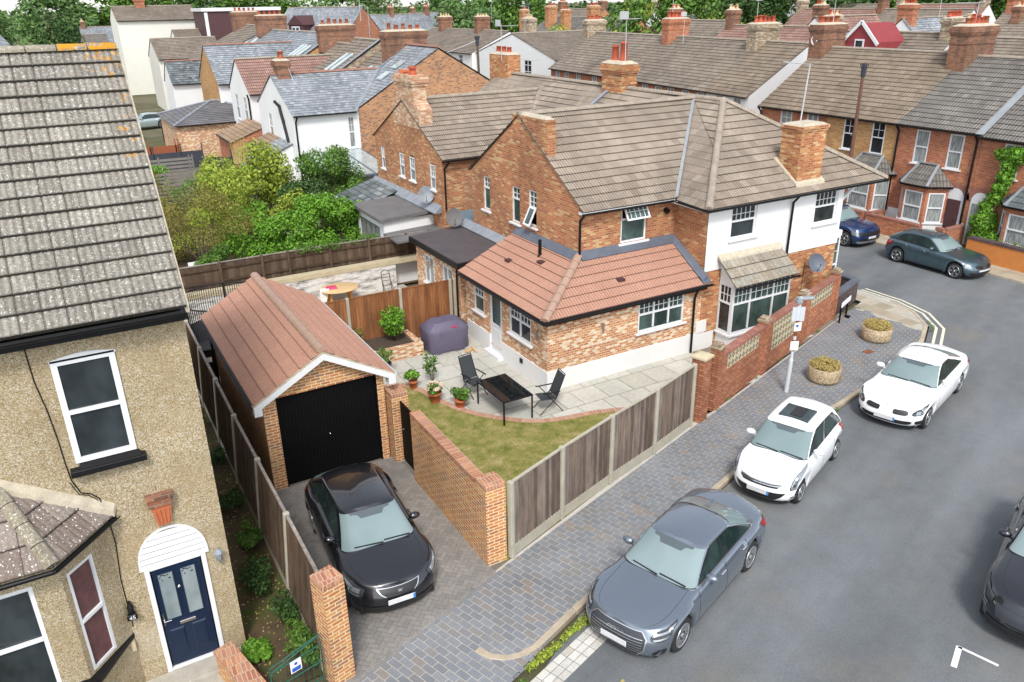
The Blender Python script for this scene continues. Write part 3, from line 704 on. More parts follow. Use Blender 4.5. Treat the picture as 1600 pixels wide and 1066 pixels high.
# corner house garden: patio, arc edging, lawn
ARC = [(6.95, 20.85), (7.7, 20.75), (8.05, 20.1), (8.2, 19.4), (8.45, 18.6), (8.8, 17.9), (9.3, 17.25), (10.0, 16.62), (10.8, 16.3), (11.8, 16.12), (12.8, 15.75), (13.4, 15.3), (13.75, 14.75)]
def smooth(pts, k=5):
    out = []
    for i in range(len(pts)-1):
        p0, p1, p2, p3 = [Vector(pts[max(0, min(len(pts)-1, i+j))]) for j in (-1, 0, 1, 2)]
        for s in range(k):
            t = s/k; out.append(tuple(.5*((2*p1)+(-p0+p2)*t+(2*p0-5*p1+4*p2-p3)*t*t+(-p0+3*p1-3*p2+p3)*t*t*t)))
    out.append(tuple(pts[-1])); return out
AR = smooth(ARC, 6)
struct(MB().poly((6.2, 17.0, -.03), (6.2, 25, -.03), (11.6, 25, -.03), (11.6, 18.2, -.03), (17.5, 18.2, -.03), (24.5, 18.4, -.03), (24, 17.6, -.03), (14.5, 14.7, -.03), (13.4, 14.2, -.03), (6.4, 11.8, -.03)).build('patio', 'slab_joint'))
sl = MB(); rr = random.Random(21); G = .3; used = set(); X0, Y0 = 6.2, 13.5
arcpoly = AR+[(13.8, 14.4), (6.45, 11.9), (6.3, 20.9)]
for i in range(0, 62):
    for j in range(0, 38):
        if (i, j) in used: continue
        opts = [(3, 2), (2, 3), (2, 2), (2, 1), (1, 2), (3, 3), (1, 1)]; rr.shuffle(opts)
        opts.sort(key=lambda o: -o[0]*o[1]+rr.uniform(0, 5))
        for (a, b) in opts:
            cells = [(i+k, j+l) for k in range(a) for l in range(b)]
            if all(c not in used for c in cells): break
        used.update(cells); x, y = X0+i*G, Y0+j*G; g = .008
        c = (x+a*G/2, y+b*G/2)
        q = [(x+g, y+g), (x+a*G-g, y+g), (x+a*G-g, y+b*G-g), (x+g, y+b*G-g)]
        if all(inside(p, arcpoly) for p in q): continue
        sy = 14.25+(c[0]-13.4)*.34
        if c[1] < sy+.1 or c[1] > 24.8 or (c[0] > 17.3 and c[1] > 18.0): continue
        z = rr.uniform(-.002, .002); sl.poly(*[(u, v, -.012+z) for u, v in q])
struct(sl.build('patio_slabs', 'slab'))
lawn = [(6.3, 20.9)]+[(x, y) for x, y in AR]+[(13.6, 14.3), (6.45, 11.85), (6.3, 12.0)]
struct(MB().poly(*[(x, y, .0) for x, y in lawn[::-1]]).build('lawn', 'lawn_grass'))
eb = MB(); acc = 0
for a, b in zip(AR, AR[1:]):
    a, b = Vector((*a, 0)), Vector((*b, 0)); L = (b-a).length; n = max(1, round(L/.075)); d = (b-a)/n; s = Z.cross(d).normalized()*.21
    for i in range(n): eb.ob(a+d*i-Z*.03, d*.9, s, Z*.042)
struct(eb.build('lawn_edging', 'arc_brick'))
gb = MB(); rr = random.Random(12)
lx = lawn
n_ = 0
while n_ < 52000:
    x, y = rr.uniform(6.3, 13.8), rr.uniform(11.8, 21)
    n_ += 1
    if not inside((x, y), lx): continue
    h = rr.uniform(.012, .045); t = rr.uniform(0, 6.28); w_ = .007; dx, dy = math.cos(t)*w_, math.sin(t)*w_; lx_, ly_ = rr.uniform(-.02, .02), rr.uniform(-.02, .02)
    gb.poly((x-dx, y-dy, .0), (x+dx, y+dy, .0), (x+lx_, y+ly_, h))
tag(gb.build('grass', 'grass_blades'), 'short dry grass blades of the small garden lawn', 'grass', kind='stuff')
# other yards
struct(MB().poly((-3, 10.9, -.05), (2.3, 10.9, -.05), (2.3, 27, -.05), (-3, 27, -.05)).build('side_alley_ground', 'garden_soil'))
struct(MB().poly((-2.2, 11.0, -.03), (1.1, 11.2, -.03), (1.1, 12.3, -.03), (-2.2, 12.3, -.03)).build('front_path', 'concrete'))
struct(MB().poly((2.4, 24.0, -.045), (11.6, 24.0, -.045), (11.6, 29.7, -.045), (2.4, 29.7, -.045)).build('rear_yard', 'concrete'))
struct(MB().poly((2.4, 29.7, -.05), (14.5, 29.7, -.05), (16.1, 46, -.05), (4, 60, -.05), (-6, 60, -.05)).build('garden_ground', 'garden_soil'))

# ================================================================ THE PEBBLEDASHED HOUSE ON THE LEFT
XX, YY = Vector((1, 0, 0)), Vector((0, 1, 0))
lh = thing('rendered_house', 'tan pebbledashed house with lichen-spotted grey tiled roof and navy front door', 'house', (-2.5, 16, 0))
xr, yf, yb = 1.2, 12.3, 19.7
w_ = MB()
wall(w_, (-6, yf, 0), XX, [(0, -.1), (xr+6, -.1), (xr+6, 6.62), (0, 6.62)], [(-.68+6, 4.47, .17+6, 6.16), (-.13+6, .02, .80+6, 2.5)], .12)
wall(w_, (xr, yf, 0), YY, [(0, -.1), (yb-yf, -.1), (yb-yf, 6.6), ((yb-yf)/2, 10.0), (0, 6.6)])
wall(w_, (-6, yb, 0), -YY, [(0, -.1), (yb-yf, -.1), (yb-yf, 6.6), ((yb-yf)/2, 10.0), (0, 6.6)])
wall(w_, (xr, yb, 0), -XX, [(0, -.1), (xr+6, -.1), (xr+6, 6.6), (0, 6.6)])
w_.build('wall', 'pebbledash', lh)
rf = MB(); tw = lambda u: (.009*abs(math.sin(math.pi*u/.1)) if (u % .3) > .012 else -.012)
tiled(rf, [(-6, 12.02, 6.70), (1.24, 12.02, 6.70), (1.33, 16.05, 10.18), (-6, 16.05, 10.18)], .33, .042, tw, .0167, jit=.006)
tiled(rf, [(1.33, 16.05, 10.18), (-6, 16.05, 10.18), (-6, 20.0, 6.70), (1.24, 20.0, 6.70)], .33, .03)
rf.build('roof', 'tile_lichen', lh)
rg = MB(); ridge(rg, (-6, 16.05, 10.19), (.42, 16.05, 10.19), .12, .45); ridge(rg, (.42, 16.05, 10.19), (1.34, 16.05, 10.19), .12, .46, 1); rg.build('ridge_tiles', ['ridge_old', 'ridge_lichen'], lh)
vg = MB(); vg.hexa([(1.22, 12.05, 6.6), (1.28, 12.05, 6.6), (1.37, 16.05, 10.08), (1.31, 16.05, 10.08)], [(1.22, 12.05, 6.68), (1.28, 12.05, 6.68), (1.37, 16.05, 10.16), (1.31, 16.05, 10.16)]); vg.build('verge', 'mortar', lh)
gutter(lh, [(-6, 11.95, 6.66), (1.22, 11.95, 6.66)], .06)
f = MB(); f.box(-6, 12.02, 6.50, 1.2, 12.285, 6.60); f.build('fascia', 'black_plastic', lh)
wn = window(lh, (-.68, yf, 4.47), XX, .85, 1.69, SASHP, 'glass', .085, sill=False, rec=.02, bar=.02)
s = MB(); s.ob((-.78, yf-.16, 4.30), XX*1.06, YY*.2, Z*.10); s.hexa([(-.66, yf-.14, 4.401), (.23, yf-.14, 4.401), (.23, yf+.02, 4.401), (-.66, yf+.02, 4.401)], [(-.62, yf-.05, 4.46), (.19, yf-.05, 4.46), (.19, yf+.02, 4.46), (-.62, yf+.02, 4.46)])
s.build('sill', 'black_plastic', wn, bevel=.008)
c = MB(); c.ob((.02, yf+.02, 4.6), XX*.05, YY*.01, Z*1.4); c.build('curtain', 'paint_blue', wn)
ar = MB()   # shallow arched head above the window
pts = [(-.69+.88*i/12, 6.16+.06*math.sin(math.pi*i/12)) for i in range(13)]
ar.hexa([(x, yf-.03, z) for x, z in pts]+[(.19, yf-.03, 6.13), (-.69, yf-.03, 6.13)], [(x, yf+.02, z) for x, z in pts]+[(.19, yf+.02, 6.13), (-.69, yf+.02, 6.13)]); ar.build('window_head', 'upvc', wn)
# front door, frame and boarded arch
dz0, dz1, dx0, dx1 = .06, 2.18, -.06, .74
dr = MB(); dr.box(dx0+.01, yf+.03, dz0, dx1-.01, yf+.08, dz1)
for (a, b, c_, d) in ((.08, .22, .33, .78), (.44, .22, .69, .78)):
    dr.hexa([(dx0+a, yf+.03, c2) for a, c2 in ((a, dz0+b), (c_, dz0+b), (c_, dz0+d), (a, dz0+d))][::-1], [(dx0+a+q, yf+.012, c2) for a, q, c2 in ((a, .03, dz0+b+.03), (c_, -.03, dz0+b+.03), (c_, -.03, dz0+d-.03), (a, .03, dz0+d-.03))][::-1])
for (a, b, c_, d) in ((.06, .98, .35, 2.0), (.42, .98, .71, 2.0)):
    for q in ((a, b, c_, b+.03), (a, d-.03, c_, d), (a, b+.03, a+.03, d-.03), (c_-.03, b+.03, c_, d-.03)): dr.box(dx0+q[0], yf+.008, dz0+q[1], dx0+q[2], yf+.03, dz0+q[3])
door = dr.build('door', 'navy', lh)
for (a, b, c_, d) in ((.09, 1.01, .32, 1.97), (.45, 1.01, .68, 1.97)):
    g = MB(); g.box(dx0+a, yf+.020, dz0+b, dx0+c_, yf+.028, dz0+d); g.build('pane', 'glass_frost', door)
    g = MB(); rr = random.Random(4)
    for k in range(9): x, z = dx0+a+rr.uniform(.02, .2), dz0+d-rr.uniform(.02, .14); g.poly(*[(x+.014*math.cos(t*1.26)*(1+.4*(t % 2)), yf+.0185, z+.014*math.sin(t*1.26)) for t in range(5)][::-1])
    g.build('pane_pattern', 'black_plastic', door)
h = MB(); h.box(dx0+.27, yf+.005, dz0+.84, dx0+.53, yf+.03, dz0+.9); h.build('letterbox', 'chrome', door, bevel=.005)
h = MB(); h.box(dx0+.025, yf-.0, dz0+.92, dx0+.05, yf+.03, dz0+1.14); h.tube((dx0+.035, yf-.03, dz0+1.02), (dx0+.15, yf-.03, dz0+1.02), .011); h.tube((dx0+.037, yf+.0, dz0+1.02), (dx0+.037, yf-.035, dz0+1.02), .01); h.build('handle', 'chrome', door)
h = MB(); h.lathe((0, 0, 0), [(.0, 0), (.03, .004), (.03, .01), (.005, .014)], 16); h.sphere((0, .045, .01), .014)
for v in h.v: v.x, v.y, v.z = dx0+.38+v.x, yf+.01-v.z, dz0+1.62+v.y*.9
h.build('knocker', 'chrome', door)
fr = MB(); x0, x1, z1 = -.15, .83, 2.22
fr.box(x0, yf-.03, 0, x0+.08, yf+.06, z1); fr.box(x1-.08, yf-.03, 0, x1, yf+.06, z1); fr.box(x0+.08, yf-.02, .0, x1-.08, yf+.06, .05); fr.box(x0+.08, yf-.025, z1-.05, x1-.08, yf+.06, z1-.001)
fr.build('door_frame', 'upvc', lh, bevel=.006)
fan = MB(); k = 6
for i in range(k):
    za, zb = z1+.66*i/k, z1+.66*(i+1)/k-.02
    wd = lambda z: .53*max(.12, 1-((z-z1)/.70)**2.6)**.5
    cx = (x0+x1)/2; fan.hexa([(cx-wd(za), yf-.035, za), (cx+wd(za), yf-.035, za), (cx+wd(zb), yf-.022, zb), (cx-wd(zb), yf-.022, zb)], [(cx-wd(za), yf+.0, za), (cx+wd(za), yf+.0, za), (cx+wd(zb), yf+.0, zb), (cx-wd(zb), yf+.0, zb)])
pts = [(cx+.535*math.cos(t), z1+.70*max(0, math.sin(t))**.8) for t in [math.pi*i/20 for i in range(21)]]
for a, b in zip(pts, pts[1:]): fan.bar((a[0], yf-.02, a[1]), (b[0], yf-.02, b[1]), .03, .035)
fan.build('arch_panel', 'upvc', lh); fb = MB(); fb.box((x0+x1)/2-.44, yf-.012, z1, (x0+x1)/2+.44, yf-.004, z1+.45); fb.build('arch_backing', 'felt_grey', lh)
ky = MB(); ky.hexa([(.22, yf-.08, 3.02), (.42, yf-.08, 3.02), (.42, yf, 3.02), (.22, yf, 3.02)], [(.17, yf-.11, 3.38), (.47, yf-.11, 3.38), (.47, yf, 3.38), (.17, yf, 3.38)])
for k in range(4): ky.bar((.24+.05*k, yf-.095, 3.06), (.215+.068*k, yf-.118, 3.34), .018, .02)
ko = ky.build('keystone', 'terracotta', lh)
kc_ = MB(); kc_.box(.13, yf-.14, 3.40, .51, yf, 3.46); kc_.box(.15, yf-.12, 3.461, .49, yf, 3.54); kc_.box(.11, yf-.15, 3.541, .53, yf, 3.60); kc_.build('capital', 'brick_dark', ko)
ln = MB(); ln.lathe((1.02, yf-.12, 2.08), [(.01, -.09), (.03, -.05), (.05, -.02), (.065, .10), (.085, .11), (.06, .15), (.02, .18), (.015, .21)], 6, sm=False); ln.path([(1.02, yf-.12, 1.98), (1.02, yf-.05, 1.95), (1.02, yf, 2.0)], .012)
ln.build('wall_lantern', 'lead', lh)
nl = MB(); nl.lathe((-.47, yf-.06, 1.52), [(.045, .0), (.05, .14), (.03, .16), (.02, .24)], 12); nl.lathe((-.47, yf-.08, 1.46), [(.06, -.0), (.075, .015), (.06, .07)], 16); nlo = nl.build('number_lamp', 'black_plastic', lh)
def text(s, size, M4, mat, parent, name='lettering', ext=.002):
    cu = bpy.data.curves.new(name, 'FONT'); cu.body = s; cu.size = size; cu.align_x = 'CENTER'; cu.align_y = 'CENTER'; cu.extrude = ext
    o = bpy.data.objects.new('tmp', cu); COL.objects.link(o); dg = bpy.context.evaluated_depsgraph_get()
    me = bpy.data.meshes.new_from_object(o.evaluated_get(dg)); bpy.data.objects.remove(o)
    me.transform(M4); me.materials.clear(); me.materials.append(MAT[mat]); q = bpy.data.objects.new(name, me); COL.objects.link(q)
    if parent: q.parent = parent; q.matrix_parent_inverse = WM(parent).inverted()
    return q
text('45', .10, Matrix.Translation((-.47, yf-.158, 1.485)) @ Matrix.Rotation(R(90), 4, 'X'), 'sign_white', nlo)
pl_ = MB(); pl_.box(-.55, yf-.157, 1.43, -.39, yf-.13, 1.54); pl_.build('number_plate', 'black_plastic', nlo, bevel=.02)
cb = MB(); P = [(-.93, 6.45), (-.92, 5.9), (-.86, 5.4), (-.83, 4.9), (-.82, 4.5), (-.80, 4.2), (-.72, 3.95), (-.6, 3.9), (-.5, 3.78), (-.45, 3.4), (-.44, 2.9), (-.50, 2.2), (-.50, 1.2)]
cb.path([(x, yf-.012, z) for x, z in P], .009, 5); cb.path([(x-.03, yf-.01, z-.02) for x, z in P[5:10]], .006, 5); cb.build('cable', 'black_plastic', lh)
# canted bay
B0, B1, B2 = Vector((-.52, 12.3, 0)), Vector((-1.22, 11.58, 0)), Vector((-3.4, 11.58, 0))
by = MB(); tA = (B0-B1).normalized(); LA = (B0-B1).length
wall(by, B1, tA, [(0, -.05), (LA, -.05), (LA, 3.36), (0, 3.36)], [(.10, 1.12, .62, 3.02)], .1)
wall(by, B2, XX, [(0, -.05), (2.18, -.05), (2.18, 3.36), (0, 3.36)], [(.5, 1.12, 1.80, 3.05)], .1)
bo = by.build('bay', 'pebbledash', lh)
window(bo, B1+tA*.10+Z*1.12, tA, .52, 1.9, SASHP, 'curtain_plum', .05, sill=False, rec=.05)
window(bo, B2+XX*.5+Z*1.12, XX, 1.30, 1.93, SASHP, 'glass', .06, sill=False, rec=.05)
tb = MB(); tb.box(-2.5, 11.70, 1.3, -1.75, 11.9, 1.34); tb.build('window_shelf', 'teal', bo)
hh = MB(); n1 = tA.cross(Z)
hh.hexa([B0+tA*.05+Z*.98, B1+n1*.14+Vector((.03, -.0, .98)), B1+Vector((0, -.16, .98)), B2+Vector((0, -.16, .98)), B2+Z*.98, B1+Z*.98][::-1], [B0+tA*.05+Z*1.07, B1+n1*.14+Vector((.03, 0, 1.07)), B1+Vector((0, -.16, 1.07)), B2+Vector((0, -.16, 1.07)), B2+Z*1.07, B1+Z*1.07][::-1])
hh.build('bay_ledge', 'black_plastic', bo)
br = MB(); A, Bq, Cq = (-1.24, 11.32, 3.42), (-.36, 12.28, 3.42), (-1.78, 12.29, 4.42)
tiled(br, [(-3.4, 11.32, 3.42), A, Cq, (-3.4, 12.29, 4.42)], .42, .03, tw, .0167); tiled(br, [A, Bq, Cq], .42, .03, tw, .0167, seed=3)
bro = br.build('bay_roof', 'tile_lichen_dark', bo)
hp = MB(); ridge(hp, (-1.24, 11.32, 3.47), (-1.78, 12.29, 4.46), .11, .4); hp.build('hip_tiles', 'ridge_old', bro)
gutter(bo, [(-3.4, 11.27, 3.40), (-1.23, 11.26, 3.40), (-.32, 12.26, 3.40)], .05)
fl = MB(); fl.hexa([(-3.4, 12.2, 4.34), (-1.76, 12.2, 4.36), (-.36, 12.22, 3.42), (-.30, 12.3, 3.55), (-1.72, 12.3, 4.50), (-3.4, 12.3, 4.50)], [(-3.4, 12.21, 4.44), (-1.76, 12.21, 4.46), (-.36, 12.23, 3.52), (-.30, 12.31, 3.62), (-1.72, 12.31, 4.56), (-3.4, 12.31, 4.56)]); fl.build('flashing', 'mortar', bro)
mtr = MB(); mtr.box(-.62, yf-.08, .75, -.53, yf, .95); mtr.build('meter_box', 'block_cream', lh)
stp = MB(); stp.box(-.3, 11.9, -.05, 1.0, 12.28, .0); stp.build('doorstep', 'concrete', lh)

# ================================================================ GARAGE
ga = thing('garage', 'brick garage with salmon tiled roof, white bargeboards and black double door', 'garage', (4.4, 20, 0))
w_ = MB(); gx0, gx1, gy0, gy1, ge = 2.95, 5.92, 17.0, 23.2, 2.47
wall(w_, (gx0, gy0, 0), XX, [(0, -.1), (2.97, -.1), (2.97, ge), (1.485, 3.3), (0, ge)], [(.32, -.1, 2.79, 2.42)], .16)
wall(w_, (gx1, gy0, 0), YY, [(0, -.1), (6.2, -.1), (6.2, ge), (0, ge)]); wall(w_, (gx0, gy1, 0), -YY, [(0, -.1), (6.2, -.1), (6.2, ge), (0, ge)])
wall(w_, (gx1, gy1, 0), -XX, [(0, -.1), (2.97, -.1), (2.97, ge), (1.485, 3.3), (0, ge)])
w_.build('wall', 'brick_garage', ga)
rf = MB(); rl = roll(.1, .014, 1)
tiled(rf, [(2.74, 16.78, 2.44), (4.435, 16.78, 3.42), (4.435, 23.35, 3.42), (2.74, 23.35, 2.44)], .33, .026, rl, .025, jit=.001)
tiled(rf, [(6.13, 16.78, 2.44), (6.13, 23.35, 2.44), (4.435, 23.35, 3.42), (4.435, 16.78, 3.42)], .33, .026, rl, .025, jit=.001)
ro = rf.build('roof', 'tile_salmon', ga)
rg = MB(); ridge(rg, (4.435, 16.80, 3.45), (4.435, 23.36, 3.45), .125, .42, 0, 1); rg.build('ridge_tiles', ['ridge_salmon', 'mortar'], ro)
bb = MB(); 
for s, xe in ((1, 2.72), (-1, 6.15)): bb.hexa([(xe, 16.74, 2.27), (4.435, 16.74, 3.22), (4.435, 16.74, 3.38), (xe, 16.74, 2.42)][::s], [(xe, 16.77, 2.27), (4.435, 16.77, 3.22), (4.435, 16.77, 3.38), (xe, 16.77, 2.42)][::s])
bb.box(2.72, 16.742, 2.19, 2.90, 16.98, 2.40); bb.box(5.97, 16.742, 2.19, 6.15, 16.98, 2.40)
for xe, xa in ((2.745, 2.93), (6.125, 5.94)): bb.hexa([(xe, 16.77, 2.36), (xa, 16.77, 2.36), (xa, 23.3, 2.36), (xe, 23.3, 2.36)][::1 if xe < 4 else -1], [(xe, 16.77, 2.38), (xa, 16.77, 2.38), (xa, 23.3, 2.38), (xe, 23.3, 2.38)][::1 if xe < 4 else -1])
bb.build('bargeboard', 'upvc', ga)
vm = MB()
for xe in (2.72, 6.15): vm.bar((xe, 16.77, 2.43), (4.435, 16.77, 3.40), .05, .04)
vm.build('verge_mortar', 'mortar', ga)
gutter(ga, [(6.17, 16.8, 2.42), (6.17, 23.3, 2.42)], .05, 'upvc'); gutter(ga, [(2.70, 16.8, 2.42), (2.70, 23.3, 2.42)], .05)
pipe(ga, [(2.74, 23.2, 2.4), (2.88, 23.2, 2.2), (2.9, 23.15, .1)], .035)
dr = MB(); n = 30
for i in range(n):
    a = 3.275+2.45*i/n; dr.box(a+.003, 17.07, .03, a+2.45/n-.003, 17.10, 2.36)
dr.box(3.27, 17.09, .02, 5.74, 17.13, 2.38)
for k in range(5): x = 3.5+k*.5; dr.box(x, 17.05, 2.28, x+.03, 17.07, 2.34)
do = dr.build('garage_door', 'black_paint', ga)
dh = MB(); dh.sphere((4.46, 17.05, 1.12), .022); dh.tube((4.46, 17.05, 1.12), (4.46, 17.08, 1.12), .012); dh.build('handle', 'chrome', do)
df = MB(); df.box(3.272, 17.02, 0, 3.30, 17.07, 2.42); df.box(5.70, 17.02, 0, 5.738, 17.07, 2.42); df.box(3.30, 17.02, 2.38, 5.70, 17.07, 2.418); df.build('door_frame', 'black_paint', ga)

# ================================================================ FENCES AND GARDEN WALLS
def fence(label, pts, h, boards='boards_grey', bside=1, base=.28, posts='concrete_post', bw_=.1, cap='concrete_post', z0=0., lean=0., group='timber panel fences', rails=False, top=.0):
    """one run: posts at pts, feather-edge panel and gravel board between each pair"""
    c = sum((Vector((*p, 0)) for p in pts), Vector())/len(pts); t = thing('panel_fence', label, 'fence', (c.x, c.y, 0), group); rr = random.Random(int(c.x*100)); L = Vector((lean, 0, 0))
    for p in pts:
        P = Vector((*p, z0)); m = MB(); d = (Vector((*pts[-1], 0))-Vector((*pts[0], 0))).normalized(); s = Z.cross(d)
        m.hexa([P-d*.05-s*.06, P+d*.05-s*.06, P+d*.05+s*.06, P-d*.05+s*.06], [P+L-d*.05-s*.06+Z*(h+.03), P+L+d*.05-s*.06+Z*(h+.03), P+L+d*.05+s*.06+Z*(h+.03), P+L-d*.05+s*.06+Z*(h+.03)]); m.build('post', posts, t, bevel=.012)
    for a, b in zip(pts, pts[1:]):
        A, B = Vector((*a, z0)), Vector((*b, z0)); d = (B-A).normalized(); s = Z.cross(d)*bside; A += d*.06; B -= d*.06; Lp = (B-A).length
        if base:
            m = MB(); m.hexa([A-s*.02, B-s*.02, B+s*.02, A+s*.02][::bside], [A-s*.02+Z*base+L*.15, B-s*.02+Z*base+L*.15, B+s*.02+Z*base+L*.15, A+s*.02+Z*base+L*.15][::bside]); m.build('gravel_board', 'concrete_post', t, bevel=.006)
        m = MB(); n = max(1, int(Lp/bw_)); w_ = Lp/n
        for i in range(n):
            P = A+d*(i*w_)+Z*(base+.004); q = [P-s*.026, P+d*(w_+.008)-s*.004, P+d*(w_+.008)+s*.006, P+s*.004]
            hh = Z*(h-base-.03+rr.uniform(-.004, .004)); lo_ = L*(1-base/h)
            m.hexa(q[::bside] if bside > 0 else q[::-1], [x+hh+lo_ for x in (q[::bside] if bside > 0 else q[::-1])])
        po = m.build('panel', boards, t)
        m = MB(); m.hexa([A-s*.03+Z*(h-.02)+L, B-s*.03+Z*(h-.02)+L, B+s*.03+Z*(h-.02)+L, A+s*.03+Z*(h-.02)+L][::bside], [A-s*.03+Z*(h+.015)+L, B-s*.03+Z*(h+.015)+L, B+s*.03+Z*(h+.015)+L, A+s*.03+Z*(h+.015)+L][::bside])
        m.build('capping_rail', cap, po)
        m = MB()
        for z in ((base+.15, (h+base)/2, h-.2) if not rails else (base+.2, h-.25)): m.ob(A+s*.014+Z*z+L*(z/h), d*Lp, s*.045, Z*.07)
        m.build('rail', 'boards_old' if boards != 'boards_brown' else 'boards_brown', po)
    return t
fence('weathered grey board fence with concrete posts along the blue-brick pavement', [(6.62, 11.90), (8.25, 12.50), (10.03, 13.08), (11.80, 13.60), (13.58, 14.22)], 1.85, bside=1)
fence('leaning brown board fence between the pebbledashed house and the driveway', [(2.26, 10.95), (2.26, 13.2), (2.26, 15.5), (2.26, 17.8), (2.28, 20.1), (2.30, 22.5), (2.32, 24.9), (2.34, 27.3)], 1.85, 'boards_old', -1, .25, lean=.16, cap='boards_grey')
fence('tall red-brown board fence behind the covered barbecue', [(6.35, 23.98), (7.35, 23.98), (9.2, 23.96), (11.05, 23.92), (11.22, 23.92)], 1.9, 'boards_brown', 1, 0, cap='boards_brown')
fence('old grey feather-edge fence with white rails on the low blockwork wall', [(2.4, 30.0), (4.5, 30.0), (6.05, 30.02), (7.05, 30.0), (8.7, 29.97), (10.3, 29.9), (11.9, 29.82), (12.9, 29.78)], .95, 'boards_old', -1, 0, posts='boards_old', cap='boards_grey', z0=1.1, rails=True)
bw2 = MB(); bw2.box(2.4, 29.42, -.05, 11.2, 29.62, .98); bwo = tag(bw2.build('blockwork_wall', 'render_worn'), 'low worn whitewashed block wall below the old fence', 'wall')
cp = MB(); cp.box(2.4, 29.40, .982, 12.3, 29.8, 1.16); cp.build('coping', 'block_cream', bwo)

# garden wall by the drive, with piers
def coping(mb, a, b, z, w_=.3, m=0):
    a, b = Vector((*a, z)), Vector((*b, z)); d = b-a; s = Z.cross(d).normalized()*w_/2
    # soldier bricks: UVs turned so the brick length runs across the wall
    L = d.length; p = [a-s, b-s, b+s, a+s]
    mb.add(p+[x+Z*.09 for x in p], [[4, 5, 6, 7]], m, uvs=[[(0, 0), (L, 0), (L, w_-.06), (0, w_-.06)]])
    mb.add(p+[x+Z*.09 for x in p], [[0, 1, 5, 4], [2, 3, 7, 6]], m, uvs=[[(0, .03), (L, .03), (L, .12), (0, .12)], [(0, .03), (L, .03), (L, .12), (0, .12)]])
    mb.add(p+[x+Z*.09 for x in p], [[1, 2, 6, 5], [3, 0, 4, 7]], m, uvs=[[(0, .03), (w_, .03), (w_, .12), (0, .12)]]*2)
gw = MB(); gw.box(6.04, 12.35, -.05, 6.27, 15.68, 1.80)
gwo = tag(gw.build('garden_wall', 'brick_garage'), 'orange brick garden wall with soldier coping beside the driveway', 'wall')
c = MB(); coping(c, (6.155, 12.35), (6.155, 15.68), 1.802, .25); c.build('coping', 'brick_soldier', gwo)
def pier(label, x, y, w_, d, h, ang=0, brick='brick_garage', cap='brick_soldier', capz=.11, ov=.0, cat='pier', h2=0):
    t = thing('brick_pier', label, cat, (x, y, 0), 'brick gate piers'); X = frame((x, y, 0), ang); m = MB(X)
    m.box(-w_/2, -d/2, -.06, w_/2, d/2, h-capz-.002); m.build('shaft', brick, t)
    m = MB(X); m.box(-w_/2-ov, -d/2-ov, h-capz, w_/2+ov, d/2+ov, h)
    if h2: m.hexa([(-w_/2-ov, -d/2-ov, h+.001), (w_/2+ov, -d/2-ov, h+.001), (w_/2+ov, d/2+ov, h+.001), (-w_/2-ov, d/2+ov, h+.001)], [(-w_/4, -d/4, h+h2), (w_/4, -d/4, h+h2), (w_/4, d/4, h+h2), (-w_/4, d/4, h+h2)])
    m.build('cap', cap, t, bevel=.008); return t
pier('orange brick pier ending the garden wall at the driveway mouth', 6.27, 12.12, .46, .46, 1.93, 0)
pier('orange brick pier beside the narrow black gate and the garage', 6.19, 16.93, .44, .50, 1.93, 0)
pier('tall orange brick pier beside the green metal gate', 2.44, 10.68, .40, .40, 2.17, R(14))
sg = thing('wooden_gate', 'narrow black wooden gate between the garage pier and the garden wall', 'gate', (6.2, 16.2, 0)); m = MB()
for i in range(8): m.box(6.17, 15.72+i*.118, .05, 6.20, 15.72+i*.118+.112, 1.72)
m.build('boards', 'black_paint', sg); m = MB(); m.box(6.202, 15.70, .3, 6.24, 16.66, .4); m.box(6.202, 15.70, 1.4, 6.24, 16.66, 1.5); m.build('rail', 'black_paint', sg); m = MB(); m.tube((6.13, 16.5, 1.0), (6.19, 16.5, 1.0), .015); m.build('latch', 'steel', sg)

# brick boundary wall with patterned blocks, along the pavement beside the house
W0, W1 = Vector((14.86, 14.72, 0)), Vector((23.35, 17.72, 0)); D = (W1-W0).normalized(); S = Z.cross(D); X = frame(W0, math.atan2(D.y, D.x)); LW = (W1-W0).length
bw3 = thing('boundary_wall', 'long red brick wall with patterned cream block insets facing the pavement', 'wall', tuple((W0+W1)/2))
pp = [0, 3.05, 6.1, LW]; m = MB(X)
for a, b in zip(pp, pp[1:]): m.box(a+.14, -.105, -.05, b-.14, .105, 1.05); 
for a, b in zip(pp, pp[1:]):
    m.box(a+.14, -.105, 1.051, a+.5, .105, 1.52); m.box(b-.5, -.105, 1.051, b-.14, .105, 1.52)
m.build('brickwork', 'brick_boundary', bw3)
m = MB(X)
for a, b in zip(pp, pp[1:]): m.box(a+.14, -.13, 1.521, b-.14, .13, 1.62)
m.build('coping', 'brick_coping', bw3)
for a, b in zip(pp, pp[1:]):
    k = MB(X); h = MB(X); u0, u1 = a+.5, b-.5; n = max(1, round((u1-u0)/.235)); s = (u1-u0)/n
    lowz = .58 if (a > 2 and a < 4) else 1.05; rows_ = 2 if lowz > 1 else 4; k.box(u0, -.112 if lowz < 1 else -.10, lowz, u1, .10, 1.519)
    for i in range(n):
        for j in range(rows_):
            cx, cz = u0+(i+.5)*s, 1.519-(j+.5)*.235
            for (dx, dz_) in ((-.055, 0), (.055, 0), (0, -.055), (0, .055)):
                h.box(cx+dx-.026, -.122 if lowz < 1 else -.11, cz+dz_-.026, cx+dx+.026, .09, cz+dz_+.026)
    k.build('patterned_blocks', 'block_cream', bw3); h.build('block_holes', 'block_shadow', bw3)
